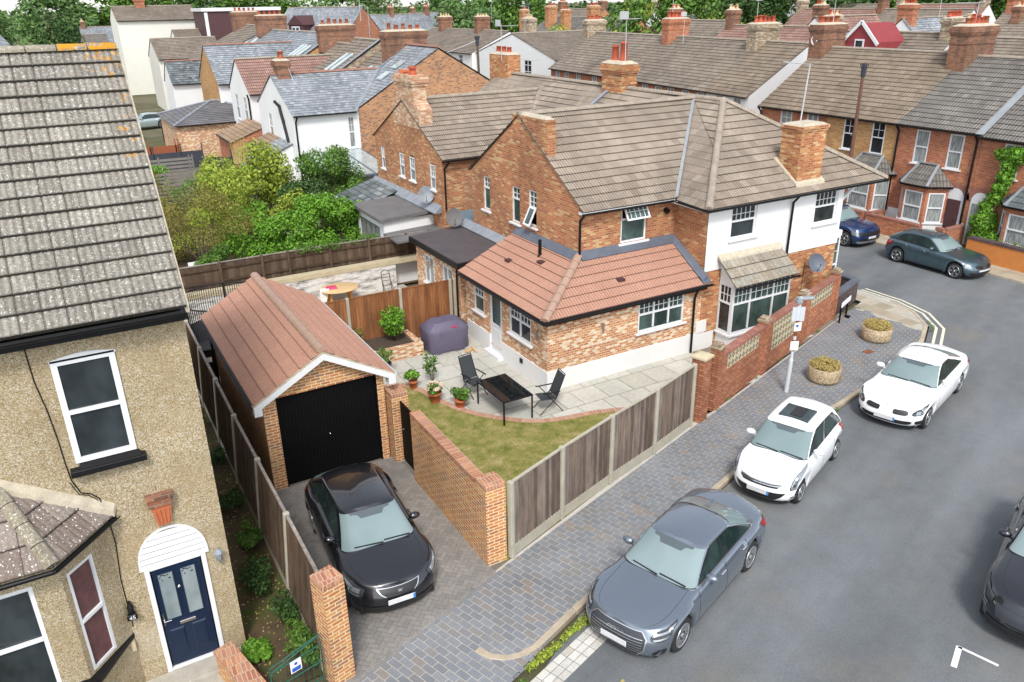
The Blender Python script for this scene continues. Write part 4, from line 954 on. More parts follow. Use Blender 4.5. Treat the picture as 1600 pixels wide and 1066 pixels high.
for i, a in enumerate(pp):
    m = MB(X); m.box(a-.14, -.15, -.06, a+.14, .13, 1.70 if i else 1.86); po = m.build('pier', 'brick_boundary', bw3)
    m = MB(X); m.box(a-.17, -.18, (1.70 if i else 1.86)+.001, a+.17, .16, (1.70 if i else 1.86)+.08); m.box(a-.12, -.13, (1.70 if i else 1.86)+.081, a+.12, .11, (1.70 if i else 1.86)+.16); m.build('pier_cap', 'brick_weather', po, bevel=.01)
pier('red brick pier with cream stone cap at the end of the grey fence', 14.02, 14.42, .38, .38, 1.95, R(18.9), 'brick_boundary', 'block_cream', .06, .05, h2=.07)
wg = thing('wooden_gate', 'narrow weathered grey wooden gate between two red brick piers', 'gate', (14.45, 14.6, 0)); m = MB(frame((14.20, 14.55, 0), TH))
for i in range(4): m.box(i*.115, -.012, .08, i*.115+.108, .012, 1.82)
m.build('boards', 'boards_grey', wg); m = MB(frame((14.20, 14.55, 0), TH)); m.box(0, .013, .4, .46, .05, .5); m.box(0, .013, 1.4, .46, .05, 1.5); m.build('rail', 'boards_grey', wg)
# low tarred wall round the corner plot + street name plate on posts
lw = MB(frame(W1+D*.2, math.atan2(D.y, D.x))); lw.box(0, -.11, -.05, 2.2, .11, .75)
lwo = tag(lw.build('low_wall', 'tarred_brick'), 'low dark-tarred brick wall turning the corner by the white house', 'wall')
c = MB(frame(W1+D*.2, math.atan2(D.y, D.x))); c.box(-.02, -.14, .752, 2.24, .14, .82); c.build('coping', 'lead_dark', lwo)
e = W1+D*2.4; c = MB(); c.box(e.x-.11, e.y+.1, -.05, e.x+.11, e.y+6, .75); c.build('return', 'tarred_brick', lwo); c = MB(); c.box(e.x-.14, e.y+.13, .752, e.x+.14, e.y+6, .82); c.build('coping', 'lead_dark', lwo)
sn = thing('street_sign', 'white street name plate on two black posts by the low corner wall', 'street sign', (23.4, 17.15, 0)); XS = frame((23.15, 17.12, 0), TH+R(3))
m = MB(XS); m.box(-.02, .0, 0, .03, .05, .78); m.build('post', 'black_paint', sn); m = MB(XS); m.box(.72, .0, 0, .77, .05, .78); m.box(.65, -.12, 0, .84, .0, .05); m.build('post', 'black_paint', sn)
m = MB(XS); m.box(-.12, -.03, .62, .88, -.003, .80); m.build('plate', 'sign_white', sn, bevel=.004)

# green gate with notice, low brick stub
gg = thing('metal_gate', 'low green metal gate with a small white and blue notice', 'gate', (1.8, 10.55, 0)); XG = frame((1.28, 10.42, 0), R(14)); m = MB(XG)
for (a, b) in (((0, 0, .1), (0, 0, .95)), ((.93, 0, .1), (.93, 0, .98)), ((0, 0, .12), (.93, 0, .12)), ((0, 0, .85), (.93, 0, .85)), ((0, 0, .95), (.93, 0, 1.08)), ((0, 0, .85), (.93, 0, 1.06)), ((0, 0, .5), (.93, 0, .5))): m.tube(a, b, .014, .014, 6)
m.build('frame', 'gate_green', gg); m = MB(XG)
for i in range(9): m.tube((.1*(i+.5), 0, .12), (.1*(i+.5), 0, .85), .007, .007, 5)
m.build('bars', 'gate_green', gg)
m = MB(XG); m.box(.34, -.025, .62, .54, -.018, .86); no = m.build('notice', 'sign_white', gg); m = MB(XG); m.box(.36, -.03, .64, .52, -.026, .72); m.build('notice_print', 'paint_blue', no)
m = MB(XG); m.lathe((0, 0, 0), [(.03, 0), (.03, .003)], 12)
for v in m.v: pass
m = MB(XG @ Matrix.Translation((.44, -.026, .79)) @ Matrix.Rotation(R(90), 4, 'X')); m.lathe((0, 0, 0), [(.03, 0), (.03, .003)], 14); m.build('notice_symbol', 'paint_blue', no)
ls = MB(frame((.98, 10.95, 0), R(14))); ls.box(-.15, -.35, -.05, .15, .9, .45); lso = tag(ls.build('low_wall', 'brick_garage'), 'short low brick wall beside the navy front door path', 'wall')
c = MB(frame((.98, 10.95, 0), R(14))); c.box(-.17, -.37, .452, .17, .92, .52); c.build('coping', 'brick_soldier', lso)

# ================================================================ CORNER HOUSE
ch = thing('corner_house', 'orange brick corner house with white upper wall, brown tiled hip roof and salmon lean-to', 'house', (19, 22, 0))
XW, XE, YF, YR = 13.5, 23.5, 19.6, 26.75
G5, R5 = 5.03, 7.36            # rear wing eave / ridge height
XH, EH = 17.3, 4.83            # front block west wall and eave height
PN = 28.2                      # party line with the next house
w_ = MB(); T = lambda x: x
# gable wall facing -X
gp = (YF+YR)/2-YF
def yo(y): return YR-y          # along -YY from the rear corner
wall(w_, (XW, YR, 0), -YY, [(0, -.1), (YR-YF, -.1), (YR-YF, G5), ((YR-YF)/2, R5-.04), (0, G5)],
     [(yo(25.86), 3.70, yo(25.36), 4.94), (yo(23.75), 3.68, yo(23.2), 4.95), (yo(22.62), 3.8, yo(22.1), 5.02)], .12)
wall(w_, (XW, YF, 0), XX, [(0, -.1), (XH-XW, -.1), (XH-XW, 4.98), (0, 4.98)], [(1.60, 3.62, 2.62, 4.92)], .12)
wall(w_, (XH, YF, 0), -YY, [(0, -.1), (YF-18.05, -.1), (YF-18.05, 4.80), (0, 4.96)])
wall(w_, (XH+3, YR, 0), -XX, [(0, -.1), (XH+3-XW, -.1), (XH+3-XW, G5), (0, G5)])
w_.build('wall', 'brick_gable', ch)
w_ = MB(); wall(w_, (XH, 18.05, 0), XX, [(0, -.1), (XE-XH, -.1), (XE-XH, 2.78), (0, 2.78)], [(.75, .55, 3.2, 2.3)], .3)
wall(w_, (XE, 18.05, 0), YY, [(0, -.1), (10.1, -.1), (10.1, 4.8), (0, 4.8)]); w_.build('wall', 'brick_orange', ch)
w_ = MB(); wall(w_, (XH-.012, 18.02, 0), XX, [(0, 2.74), (XE-XH+.03, 2.74), (XE-XH+.03, 4.80), (0, 4.80)], [(1.0, 3.62, 2.1, 4.68), (4.85, 3.55, 5.95, 4.66)], .14); w_.box(XH-.012, 18.021, 2.70, XE+.02, 18.05, 2.739)
wall(w_, (XE+.02, 18.02, 0), YY, [(0, 2.74), (3.5, 2.74), (3.5, 4.8), (0, 4.8)]); w_.build('rendered_wall', 'render_white', ch)
gs = dict(glass='glass_green', fr=.055, rec=.09)
window(ch, (XW, 25.86, 3.70), -YY, .5, 1.24, ((1.3, (1,), 0, 0), (.6, (1,), 2, 2)), **gs); window(ch, (XW, 23.75, 3.68), -YY, .55, 1.27, ((1.3, (1,), 0, 0), (.6, (1,), 2, 2)), **gs)
window(ch, (XW, 22.62, 3.8), -YY, .52, 1.22, ((1.1, (1,), 0, 0), (1, (1,), 2, 3)), **gs, open_top=0)
window(ch, (XW+1.60, YF, 3.62), XX, 1.02, 1.30, TOPG, 'glass_green', .06, rec=.08, open_top=1)
window(ch, (XH+.988, 18.02, 3.62), XX, 1.1, 1.06, ((1.2, (1,), 0, 0), (1, (1,), 5, 2)), 'glass', .06, rec=.10); window(ch, (XH+4.838, 18.02, 3.55), XX, 1.1, 1.11, ((1.2, (1,), 0, 0), (1, (1,), 5, 2)), 'glass', .06, rec=.10)
# roof: rear wing, hipped front block
rf = MB(); rl = roll(.1, .016, 1); E0 = (YF-.27, 4.90)
PK = Vector((21.1, 21.75, 7.42)); ex0, ex1, ey, ez = 17.02, 25.35, 17.76, 4.80
ym = (YF+YR)/2; VT = Vector((21.0, ym, R5+.02)); VB = Vector((17.08, YF-.27, 4.87))
tk = dict(gauge=.33, step=.026, wave=rl, du=.025)
tiled(rf, [(XW-.05, YF-.27, 4.90), tuple(VB), tuple(VT), (XW-.05, ym, R5)], **tk)
tiled(rf, [(XW-.05, YR+.25, 4.95), (XW-.05, ym, R5), tuple(VT), (17.1, YR+.25, 4.95)], gauge=.33, step=.026)
mroof = lambda y: (21.1, y, 7.40)
tiled(rf, [(ex0, ey, ez), tuple(PK), (21.08, 23.3, 7.41), (21.0, ym, 7.375), (17.08, YF-.27, 4.84)], seed=1, **tk)
tiled(rf, [(ex0, ey, ez), (ex1, ey, ez), tuple(PK)], seed=2, **tk)
tiled(rf, [(ex1, ey, ez), (ex1, PN, ez), mroof(PN), tuple(PK)], gauge=.33, step=.026)
tiled(rf, [(17.1, YR+.3, 4.88), (17.1, PN, 4.88), mroof(PN), (20.9, 22.9, 7.33)], seed=5, **tk)
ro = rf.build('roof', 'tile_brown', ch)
rg = MB(); ridge(rg, (XW-.05, ym, R5+.03), tuple(VT+Z*.04), .12, .42, 0, 1); ridge(rg, tuple(PK+Z*.02), (21.1, PN, 7.44), .12, .42, 0, 1); ridge(rg, (ex0, ey, ez+.06), tuple(PK+Z*.05), .12, .42, 0, 1); ridge(rg, (ex1, ey, ez+.06), tuple(PK+Z*.05), .12, .42, 0, 1)
rg.build('ridge_tiles', ['ridge_tile', 'mortar'], ro)
vl = MB(); a, b = VB+Z*.06, VT+Z*.03; s = (b-a).cross(Z).normalized()*.05; vl.hexa([a-s, a+s, b+s, b-s], [a-s+Z*.03, a+s+Z*.03, b+s+Z*.03, b-s+Z*.03]); vl.build('valley_lead', 'galvanised', ro)
ev = MB(); ev.box(XW-.03, YF-.25, 4.79, 17.05, YF-.005, 4.87); ev.box(17.03, 17.80, 4.70, 17.28, YF-.0, 4.78); ev.box(17.28, 17.80, 4.70, 25.3, 18.01, 4.78); ev.box(XE+.03, 18.01, 4.70, 25.3, 27.9, 4.78); ev.build('soffit', 'upvc', ch)
gutter(ch, [(XW-.1, YF-.33, 4.86), (ex0-.02, YF-.33, 4.84)]); gutter(ch, [(ex0-.04, YF-.4, 4.82), (ex0-.04, ey-.04, 4.78), (ex1+.03, ey-.05, 4.78), (ex1+.03, 24, 4.78)])
tb = MB(); tb.bar((XE, 18.2, 4.1), (XE+.9, 18.2, 4.68), .09); tb.bar((XE+.05, 18.2, 4.0), (XE+.05, 18.2, 4.7), .09); tb.build('bracket', 'upvc', ch)
pipe(ch, [(XW-.06, YF-.33, 4.8), (XW-.02, YF-.08, 4.6), (XW-.02, YF-.08, 3.45)], .04)
pipe(ch, [(20.95, 17.74, 4.74), (20.93, 17.93, 4.5), (20.93, 17.95, 3.0), (20.93, 17.95, .0)], .04)
# flush chimney on the gable
chm = MB(); chm.box(XW+.003, 21.45, 6.1, XW+.34, 23.6, 7.30); chm.box(XW-.03, 21.42, 7.301, XW+.37, 23.63, 7.37); chm.hexa([(XW, 21.5, 7.372), (XW+.34, 21.5, 7.372), (XW+.34, 23.55, 7.372), (XW, 23.55, 7.372)], [(XW+.1, 21.7, 7.44), (XW+.27, 21.7, 7.44), (XW+.27, 23.3, 7.44), (XW+.1, 23.3, 7.44)], 1); chm.build('chimney', ['brick_gable', 'mortar'], ch)
cw = MB(); cw.box(XW-.012, 21.47, 6.35, XW+.001, 23.58, 7.3); cw.build('chimney_breast', 'brick_gable', ch)
c2 = MB(); c2.box(21.15, 18.12, 4.7, 22.3, 18.95, 6.72); c2.box(21.12, 18.09, 6.722, 22.33, 18.98, 6.80); c2.box(21.09, 18.06, 6.802, 22.36, 19.01, 6.90); c2.hexa([(21.12, 18.1, 6.902), (22.33, 18.1, 6.902), (22.33, 18.98, 6.902), (21.12, 18.98, 6.902)], [(21.25, 18.2, 6.97), (22.2, 18.2, 6.97), (22.2, 18.88, 6.97), (21.25, 18.88, 6.97)], 1)
c2o = c2.build('chimney', ['brick_orange', 'mortar'], ch)
f_l = MB(); f_l.hexa([(21.05, 17.98, 4.95), (22.4, 17.98, 4.95), (22.4, 19.1, 5.65), (21.05, 19.1, 5.65)], [(21.05, 18.02, 5.08), (22.4, 18.02, 5.08), (22.4, 19.1, 5.80), (21.05, 19.1, 5.80)]); f_l.build('flashing', 'mortar', c2o)
chimney(ch, 21.1, 27.9, 6.9, 8.35, .75, 1.35, 'brick_orange', 2, ('pot_red', 'pot_cream'), random.Random(3), ph=.75)
ae = aerial(21.0, 27.4, 8.2, 1.9, .4); ae.build('aerial', 'aerial_metal', ch)
sk = MB(); q = lambda x, d: (x, 0, 7.4-(21.1-x)*.635+d)
for nm, ins, dd, mt in (('skylight', 0, .07, 'felt_dark'),):
    A = lambda y, x, d: (x, y, 7.4-(21.1-x)*.635+d)
    sk.hexa([A(27.2, 18.9, .0), A(26.55, 18.9, .0), A(26.55, 20.0, .0), A(27.2, 20.0, .0)], [A(27.2, 18.9, .1), A(26.55, 18.9, .1), A(26.55, 20.0, .1), A(27.2, 20.0, .1)]); so = sk.build('skylight', 'lead_dark', ro)
    g = MB(); g.hexa([A(27.12, 18.98, .1), A(26.63, 18.98, .1), A(26.63, 19.92, .1), A(27.12, 19.92, .1)], [A(27.12, 18.98, .115), A(26.63, 18.98, .115), A(26.63, 19.92, .115), A(27.12, 19.92, .115)]); g.build('pane', 'glass_roof', so)
bl = MB(); bl.tube((16.88, YF, 4.48), (16.88, YF-.13, 4.44), .09, .09, 12); bl.build('flue', 'black_plastic', ch)
# brick lintels (soldier courses) over the upper windows
# --- single storey extension wrapping the corner
ex = MB(); EX, EY = 11.38, 18.05; ET = 2.30
exh = [(14.72-EX, 1.16, 16.55-EX, 2.20)]
wall(ex, (EX, EY, 0), XX, [(0, .62), (16.95-EX+.34, .62), (16.95-EX+.34, ET), (0, ET)], exh, .1)
wall(ex, (EX, 23.25, 0), -YY, [(0, .62), (5.2, .62), (5.2, ET), (0, ET)], [(.55, 1.16, 1.25, 2.20), (23.25-21.63, .3, 23.25-20.8, 2.22), (23.25-20.28, 1.16, 23.25-18.98, 2.20)], .1)
ex.build('extension_wall', 'brick_fleck', ch)
pz = MB(); pz.box(EX-.025, 18.025, -.06, XH+.2, EY+.05, .619); pz.box(EX-.025, EY+.05, -.06, EX+.05, 20.82, .619); pz.box(EX-.025, 21.62, -.06, EX+.05, 23.25, .619); pz.box(XH+.2, 18.028, -.06, XH+.62, 18.06, .56); pz.box(17.12, 18.0, .62, 17.55, 18.05, 1.02)
pz.build('plinth', 'render_white', ch)
nb = MB(); nb.box(EX+.01, 23.25, -.06, XW, 23.35, 2.3); nb.build('extension_wall', 'brick_fleck', ch)
W3 = ((1.3, (1, 1.1, 1), 0, 0), (1, (1, 1.1, 1), 3, 2)); W2 = ((1.3, (1, 1), 0, 0), (1, (1, 1), 3, 2))
window(ch, (14.72, EY, 1.16), XX, 1.83, 1.04, W3, 'glass_green', .055, rec=.06, sd=.12); window(ch, (EX, 20.28, 1.16), -YY, 1.30, 1.04, W2, 'glass', .055, rec=.06); window(ch, (EX, 22.70, 1.16), -YY, .70, 1.04, ((1.3, (1,), 0, 0), (1, (1,), 3, 2)), 'glass_green', .055, rec=.06)
d = MB(); B = EX+.05
d.box(B-.02, 20.82, .10, B+.04, 21.62, 1.0); 
for (a, b, c_, e) in ((20.82, 21.62, 2.08, 2.20), (20.82, 20.93, 1.0, 2.08), (21.51, 21.62, 1.0, 2.08)): d.box(B-.02, a, c_, B+.04, b, e)
d.box(B-.03, 20.93, .99, B+.04, 21.51, 1.06); d.box(B-.03, 20.95, .2, B-.02, 21.49, .9)
do = d.build('back_door', 'upvc', ch); g = MB(); g.box(B, 20.93, 1.06, B+.01, 21.51, 2.08); g.build('pane', 'glass_green', do); h = MB(); h.box(B-.06, 20.9, 1.08, B-.02, 20.93, 1.25); h.build('handle', 'chrome', do)
st = MB(); st.box(EX-.22, 20.72, -.04, EX+.1, 21.72, .10); st.build('doorstep', 'upvc', ch)
er = MB(); sl_ = 3.45; hx, hy = XW, YF
ea = (11.12, 17.80, 2.36)
tiled(er, [ea, (17.28, 17.80, 2.36), (17.28, YF, sl_), (hx, hy, sl_)], gauge=.33, step=.022, wave=roll(.1, .014, 1), du=.025, jit=.001)
tiled(er, [ea, (hx, hy, sl_), (hx, 23.35, sl_), (11.12, 23.35, 2.36)], gauge=.33, step=.022, wave=roll(.1, .014, 1), du=.025, jit=.001)
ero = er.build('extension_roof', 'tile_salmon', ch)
hp = MB(); ridge(hp, (11.12, 17.8, 2.42), (hx, hy, sl_+.06), .13, .42, 0); hp.build('hip_tiles', 'ridge_salmon', ero)
fl = MB()
fl.hexa([(XW, YF-.22, 3.37), (XH, YF-.22, 3.37), (XH, YF-.004, 3.47), (XW, YF-.004, 3.47)], [(XW, YF-.22, 3.395), (XH, YF-.22, 3.395), (XH, YF-.004, 3.62), (XW, YF-.004, 3.62)])
fl.hexa([(XH-.2, 17.86, 2.46), (XH-.004, 17.86, 2.46), (XH-.004, YF, 3.47), (XH-.2, YF, 3.47)], [(XH-.2, 17.86, 2.48), (XH-.006, 17.86, 2.66), (XH-.006, YF, 3.62), (XH-.2, YF, 3.50)])
fl.hexa([(XW-.24, YF, 3.37), (XW-.004, YF, 3.47), (XW-.004, 23.35, 3.47), (XW-.24, 23.35, 3.37)][::-1], [(XW-.24, YF, 3.40), (XW-.004, YF, 3.60), (XW-.004, 23.35, 3.60), (XW-.24, 23.35, 3.40)][::-1])
fl.hexa([(XH-.2, 17.8, 2.41), (XH+.12, 17.8, 2.41), (XH+.12, 18.04, 2.45), (XH-.2, 18.04, 2.5)], [(XH-.2, 17.8, 2.44), (XH+.12, 17.8, 2.44), (XH+.12, 18.04, 2.62), (XH-.2, 18.04, 2.62)])
fl.build('flashing', 'lead_dark', ero)
vp = MB(); vp.tube((12.95, 21.0, 3.1), (12.95, 21.0, 3.75), .055, .055, 10); vp.tube((12.95, 21.0, 3.12), (12.95, 21.0, 3.22), .12, .07, 10); vp.build('vent_pipe', 'black_plastic', ero)
for (x, y) in ((14.35, 18.55), (12.3, 21.9), (12.75, 20.6)):
    tv = MB(); z = 2.36+(y-17.8)*.605+.03 if x > 14 else 2.36+(x-11.12)*.458+.03
    tv.box(x-.12, y-.1, z-.03, x+.12, y+.1, z+.04) if x > 14 else tv.box(x-.1, y-.12, z-.04, x+.1, y+.12, z+.04); tv.build('tile_vent', 'brown_cladding', ero)
gutter(ch, [(17.5, 17.74, 2.36), (11.06, 17.74, 2.34), (11.06, 23.3, 2.34)], .06)
fs = MB(); fs.box(11.2, 17.82, 2.20, 17.3, 18.04, 2.32); fs.box(11.2, 18.04, 2.20, 11.37, 23.3, 2.32); fs.build('fascia', 'black_plastic', ch)
pipe(ch, [(16.9, 17.74, 2.3), (16.92, 17.90, 2.1), (16.92, 17.96, 1.9), (16.92, 17.96, .0)], .038)
for (x, y, n_) in ((13.35, EY-.05, 0), (EX-.05, 18.6, 1)):
    m = MB(); m.tube((x, y, 1.52), (x, y, 1.80), .035, .035, 10); m.box(x-.02, y, 1.62, x+.02, y+.06, 1.7) if not n_ else m.box(x, y-.02, 1.62, x+.06, y+.02, 1.7); m.build('wall_light', 'steel', ch)
m = MB(); m.box(EX-.06, 19.45, .38, EX-.02, 19.6, .52); m.build('vent_cover', 'black_plastic', ch)
# bay on the white front
bx0, bx1, byf = 18.02, 20.62, 17.38
m = MB(); m.box(bx0, byf, -.06, bx1, 18.03, .55); bo = m.build('bay', 'render_white', ch)
BW = ((1.75, (1, 1.5, 1), 0, 0), (1, (1, 1.5, 1), 4, 2))
window(bo, (bx0, byf, .58), XX, bx1-bx0, 1.68, BW, 'glass_green', .07, rec=.05, sd=.06, sill=True)
window(bo, (bx0-.001, 18.03, .58), -YY, .60, 1.68, ((1.75, (1,), 0, 0), (1, (1,), 3, 2)), 'glass', .07, rec=.05, sd=0, sill=True); window(bo, (bx1, byf+.06, .58), YY, .60, 1.68, ((1.75, (1,), 0, 0), (1, (1,), 3, 2)), 'glass', .07, rec=.05, sd=0, sill=True)
m = MB(); m.hexa([(bx0-.0, byf+.02, 2.262), (bx1, byf+.02, 2.262), (bx1, 18.02, 2.262), (bx0, 18.02, 2.262)], [(bx0, byf+.02, 2.32), (bx1, byf+.02, 2.32), (bx1, 18.02, 3.0), (bx0, 18.02, 3.0)]); m.build('bay_cheek', 'render_white', bo)
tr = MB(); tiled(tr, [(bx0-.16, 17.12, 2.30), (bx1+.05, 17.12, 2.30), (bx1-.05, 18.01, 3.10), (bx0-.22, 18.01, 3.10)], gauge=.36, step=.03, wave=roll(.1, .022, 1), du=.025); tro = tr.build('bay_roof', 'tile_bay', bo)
m = MB(); m.hexa([(bx0-.2, 17.86, 3.0), (bx1, 17.86, 3.0), (bx1, 18.015, 3.04), (bx0-.2, 18.015, 3.04)], [(bx0-.2, 17.88, 3.06), (bx1, 17.88, 3.06), (bx1, 18.015, 3.20), (bx0-.2, 18.015, 3.20)]); m.build('flashing', 'mortar', tro)
gutter(bo, [(bx0-.18, 17.07, 2.27), (bx1+.12, 17.07, 2.27)], .05); pipe(bo, [(bx1+.1, 17.1, 2.2), (bx1+.1, 17.95, 2.0), (bx1+.1, 17.95, 0)], .035)
m = MB(); m.box(bx1+.16, 17.98, .5, bx1+.6, 18.045, 1.35); m.build('meter_box', 'upvc', ch)
dish(ch, (22.05, 17.62, 2.30), (-.35, -.85, .4), .33, (22.0, 18.05, 2.25), 'lead_dark')
m = MB(); m.path([(22.0, 18.035, 2.2), (21.98, 18.035, 1.5), (21.99, 18.035, .3)], .008, 5); m.path([(22.05, 18.035, 2.1), (22.5, 18.035, 1.9), (22.9, 18.035, 2.0), (23.3, 18.035, 2.3)], .008, 5); m.build('cable', 'black_plastic', ch)
# east bay seen edge on
m = MB(); m.box(XE, 18.5, -.06, XE+.75, 20.9, .6); eb_ = m.build('bay', 'render_white', ch); m = MB(); m.box(XE, 18.45, 2.75, XE+.8, 20.95, 2.95); m.build('bay_roof', 'render_white', eb_)
window(eb_, (XE+.02, 18.5, .62), XX, .73, 2.12, SASH, 'glass_green', .06, rec=.0, sill=False); window(eb_, (XE+.75, 18.56, .62), YY, 2.3, 2.12, ((1.6, (1, 1), 0, 0), (1, (1, 1), 4, 2)), 'glass_green', .06, rec=.05, sill=False)
# rear flat-roofed extension of the corner house
m = MB(); RX = 11.3
wall(m, (RX, 27.35, 0), -YY, [(0, -.1), (3.75, -.1), (3.75, 2.5), (0, 2.5)], [(.75, 1.05, 1.55, 2.15), (2.35, 1.05, 3.15, 2.15)], .1)
wall(m, (RX, 23.6, 0), XX, [(0, -.1), (2.2, -.1), (2.2, 2.5), (0, 2.5)]); wall(m, (XW, 27.35, 0), -XX, [(0, -.1), (2.2, -.1), (2.2, 2.5), (0, 2.5)])
reo = m.build('rear_extension', 'brick_fleck', ch)
window(reo, (RX, 26.6, 1.05), -YY, .8, 1.1, ((1, (1, 1), 0, 0),), 'glass_curtain', .055, rec=.06); window(reo, (RX, 25.0, 1.05), -YY, .8, 1.1, ((1, (1, 1), 0, 0),), 'glass_curtain', .055, rec=.06)
m = MB(); m.hexa([(RX-.15, 23.45, 2.50), (XW-.01, 23.45, 2.62), (XW-.01, 27.5, 2.62), (RX-.15, 27.5, 2.50)], [(RX-.15, 23.45, 2.62), (XW-.01, 23.45, 2.76), (XW-.01, 27.5, 2.76), (RX-.15, 27.5, 2.62)]); fr_ = m.build('flat_roof', 'felt_dark', reo)
m = MB(); m.box(RX-.20, 23.38, 2.40, RX-.152, 27.55, 2.60); m.box(RX-.152, 23.38, 2.40, XW-.01, 23.448, 2.60); m.build('fascia', 'black_plastic', reo)
m = MB(); m.hexa([(XW-.3, 23.36, 2.772), (XW-.012, 23.36, 2.772), (XW-.012, 27.4, 2.772), (XW-.3, 27.4, 2.772)], [(XW-.3, 23.36, 2.79), (XW-.012, 23.36, 3.0), (XW-.012, 27.4, 3.0), (XW-.3, 27.4, 2.79)]); m.build('flashing', 'lead', fr_)
m = MB(); m.box(RX-.12, 26.1-.0, 1.75, RX-.02, 26.25, 1.95); m.build('wall_lamp', 'brick_weather', reo)
pipe(reo, [(RX-.1, 23.7, 2.45), (RX-.05, 23.75, 2.3), (RX-.05, 23.75, 0)], .035)
dish(reo, (12.9, 27.2, 3.15), (-.35, -.85, .4), .36, (12.95, 27.3, 2.75), 'felt_grey')

# ================================================================ NEIGHBOUR BEHIND (attached) WITH CHIMNEY GABLE
nh = thing('brick_house', 'red brick house with tall chimney on its gable behind the corner house', 'house', (19, 33, 0))
BY0, BY1, be, brz = 29.45, 36.85, 5.08, 6.95; ymb = (BY0+BY1)/2
m = MB(); yo = lambda y: BY1-y
wall(m, (XW, BY1, 0), -YY, [(0, -.1), (BY1-BY0, -.1), (BY1-BY0, be), ((BY1-BY0)/2, brz-.03), (0, be)], [(yo(36.15), 3.60, yo(35.75), 4.6), (yo(33.9), 3.6, yo(33.4), 4.62), (yo(32.75), 3.6, yo(32.2), 4.68), (yo(30.6), 3.6, yo(30.1), 4.66)], .1)
wall(m, (XW, BY0, 0), XX, [(0, -.1), (3.9, -.1), (3.9, be-.05), (0, be-.05)]); wall(m, (17.4, BY1, 0), -XX, [(0, -.1), (3.9, -.1), (3.9, be-.05), (0, be-.05)])
wall(m, (17.3, BY0, 0), -YY, [(0, -.1), (1.25, -.1), (1.25, 4.9), (0, 4.9)]); wall(m, (17.3, 38, 0), -YY, [(0, -.1), (1.2, -.1), (1.2, 4.9), (0, 4.9)]); wall(m, (25.2, 38, 0), -XX, [(0, -.1), (7.9, -.1), (7.9, 4.85), (3.95, 7.4), (0, 4.85)]); wall(m, (XE, PN+.02, 0), YY, [(0, -.1), (9.7, -.1), (9.7, 4.8), (0, 4.8)])
m.build('wall', 'brick_gable', nh)
for y, wd in ((36.15, .4), (33.9, .5), (32.75, .55), (30.6, .5)): window(nh, (XW, y, 3.6), -YY, wd, 1.02, SASH, 'glass_curtain', .05, rec=.05, bar=.02)
rf = MB(); tiled(rf, [(XW-.05, BY0-.25, be-.12), (17.1, BY0-.25, be-.12), (20.6, ymb, brz+.02), (XW-.05, ymb, brz)], seed=7, **tk); tiled(rf, [(XW-.05, BY1+.25, be-.12), (XW-.05, ymb, brz), (20.6, ymb, brz+.02), (17.1, BY1+.25, be-.12)], gauge=.33)
tiled(rf, [(17.1, PN+.03, 4.88), (17.1, BY0, 4.88), (20.4, ymb, 7.12), (21.1, ymb, 7.40), (21.1, PN+.03, 7.40)], seed=8, gauge=.33, step=.026); tiled(rf, [(17.1, 38.1, 4.88), (21.1, 38.1, 7.4), (21.1, ymb, 7.4), (20.4, ymb, 7.12), (17.1, BY1, 4.88)], seed=8, gauge=.33, step=.026)
tiled(rf, [(25.3, PN+.03, 4.8), (25.3, 38.1, 4.8), (21.1, 38.1, 7.4), (21.1, PN+.03, 7.4)], gauge=.33)
ro = rf.build('roof', 'tile_brown', nh)
rg = MB(); ridge(rg, (XW-.05, ymb, brz+.03), (20.6, ymb, brz+.05), .12, .42, 0, 1); rg.build('ridge_tiles', ['ridge_tile', 'mortar'], ro); rg = MB(); ridge(rg, (21.1, PN+.03, 7.44), (21.1, 38.1, 7.44), .12, .42, 0, 1); rg.build('ridge_tiles', ['ridge_tile', 'mortar'], ro)
m = MB(); m.box(20.9, PN-.08, 6.9, 21.3, PN+.1, 7.5); a, b = Vector((17.1, PN, 4.98)), Vector((21.0, PN, 7.42)); s = Vector((0, .1, 0)); m.hexa([a-s, b-s, b+s, a+s], [a-s+Z*.04, b-s+Z*.04, b+s+Z*.04, a+s+Z*.04]); m.build('party_flashing', 'lead', ro)
vl = MB(); a, b = Vector((17.1, BY0-.25, 5.02)), Vector((20.6, ymb, 7.02)); s = (b-a).cross(Z).normalized()*.05; vl.hexa([a-s, a+s, b+s, b-s], [a-s+Z*.04, a+s+Z*.04, b+s+Z*.04, b-s+Z*.04]); vl.build('valley_lead', 'galvanised', ro)
gutter(nh, [(XW-.1, BY0-.31, be-.14), (17.05, BY0-.31, be-.14)]); pipe(nh, [(XW+.2, BY0-.3, be-.2), (XW+.1, BY0-.06, be-.5), (XW+.1, BY0-.06, 2.9)], .04)
m = MB(); m.box(XW-.015, 31.4, 5.9, XW+.6, 34.3, 6.7); m.hexa([(XW-.015, 31.4, 6.701), (XW+.6, 31.4, 6.701), (XW+.6, 34.3, 6.701), (XW-.015, 34.3, 6.701)], [(XW-.015, 31.9, 7.0), (XW+.6, 31.9, 7.0), (XW+.6, 33.8, 7.0), (XW-.015, 33.8, 7.0)]); m.box(XW-.015, 31.9, 7.001, XW+.6, 33.8, 7.6); m.box(XW-.06, 31.85, 7.601, XW+.65, 33.85, 7.72); m.box(XW-.1, 31.8, 7.721, XW+.7, 33.9, 7.92); m.box(XW-.05, 31.85, 7.921, XW+.65, 33.85, 8.02)
co = m.build('chimney', 'brick_pale', nh); pots(co, [(XW+.25, 32.35), (XW+.35, 32.75)], 8.0, random.Random(2), ('pot_red',), .42)
m = MB(); m.tube((XW+.1, 33.2, 8.1), (XW+.65, 33.4, 8.08), .09, .09, 10); m.tube((XW+.1, 33.45, 8.1), (XW+.65, 33.6, 8.08), .09, .09, 10); m.build('chimney_pot', 'terracotta', co)
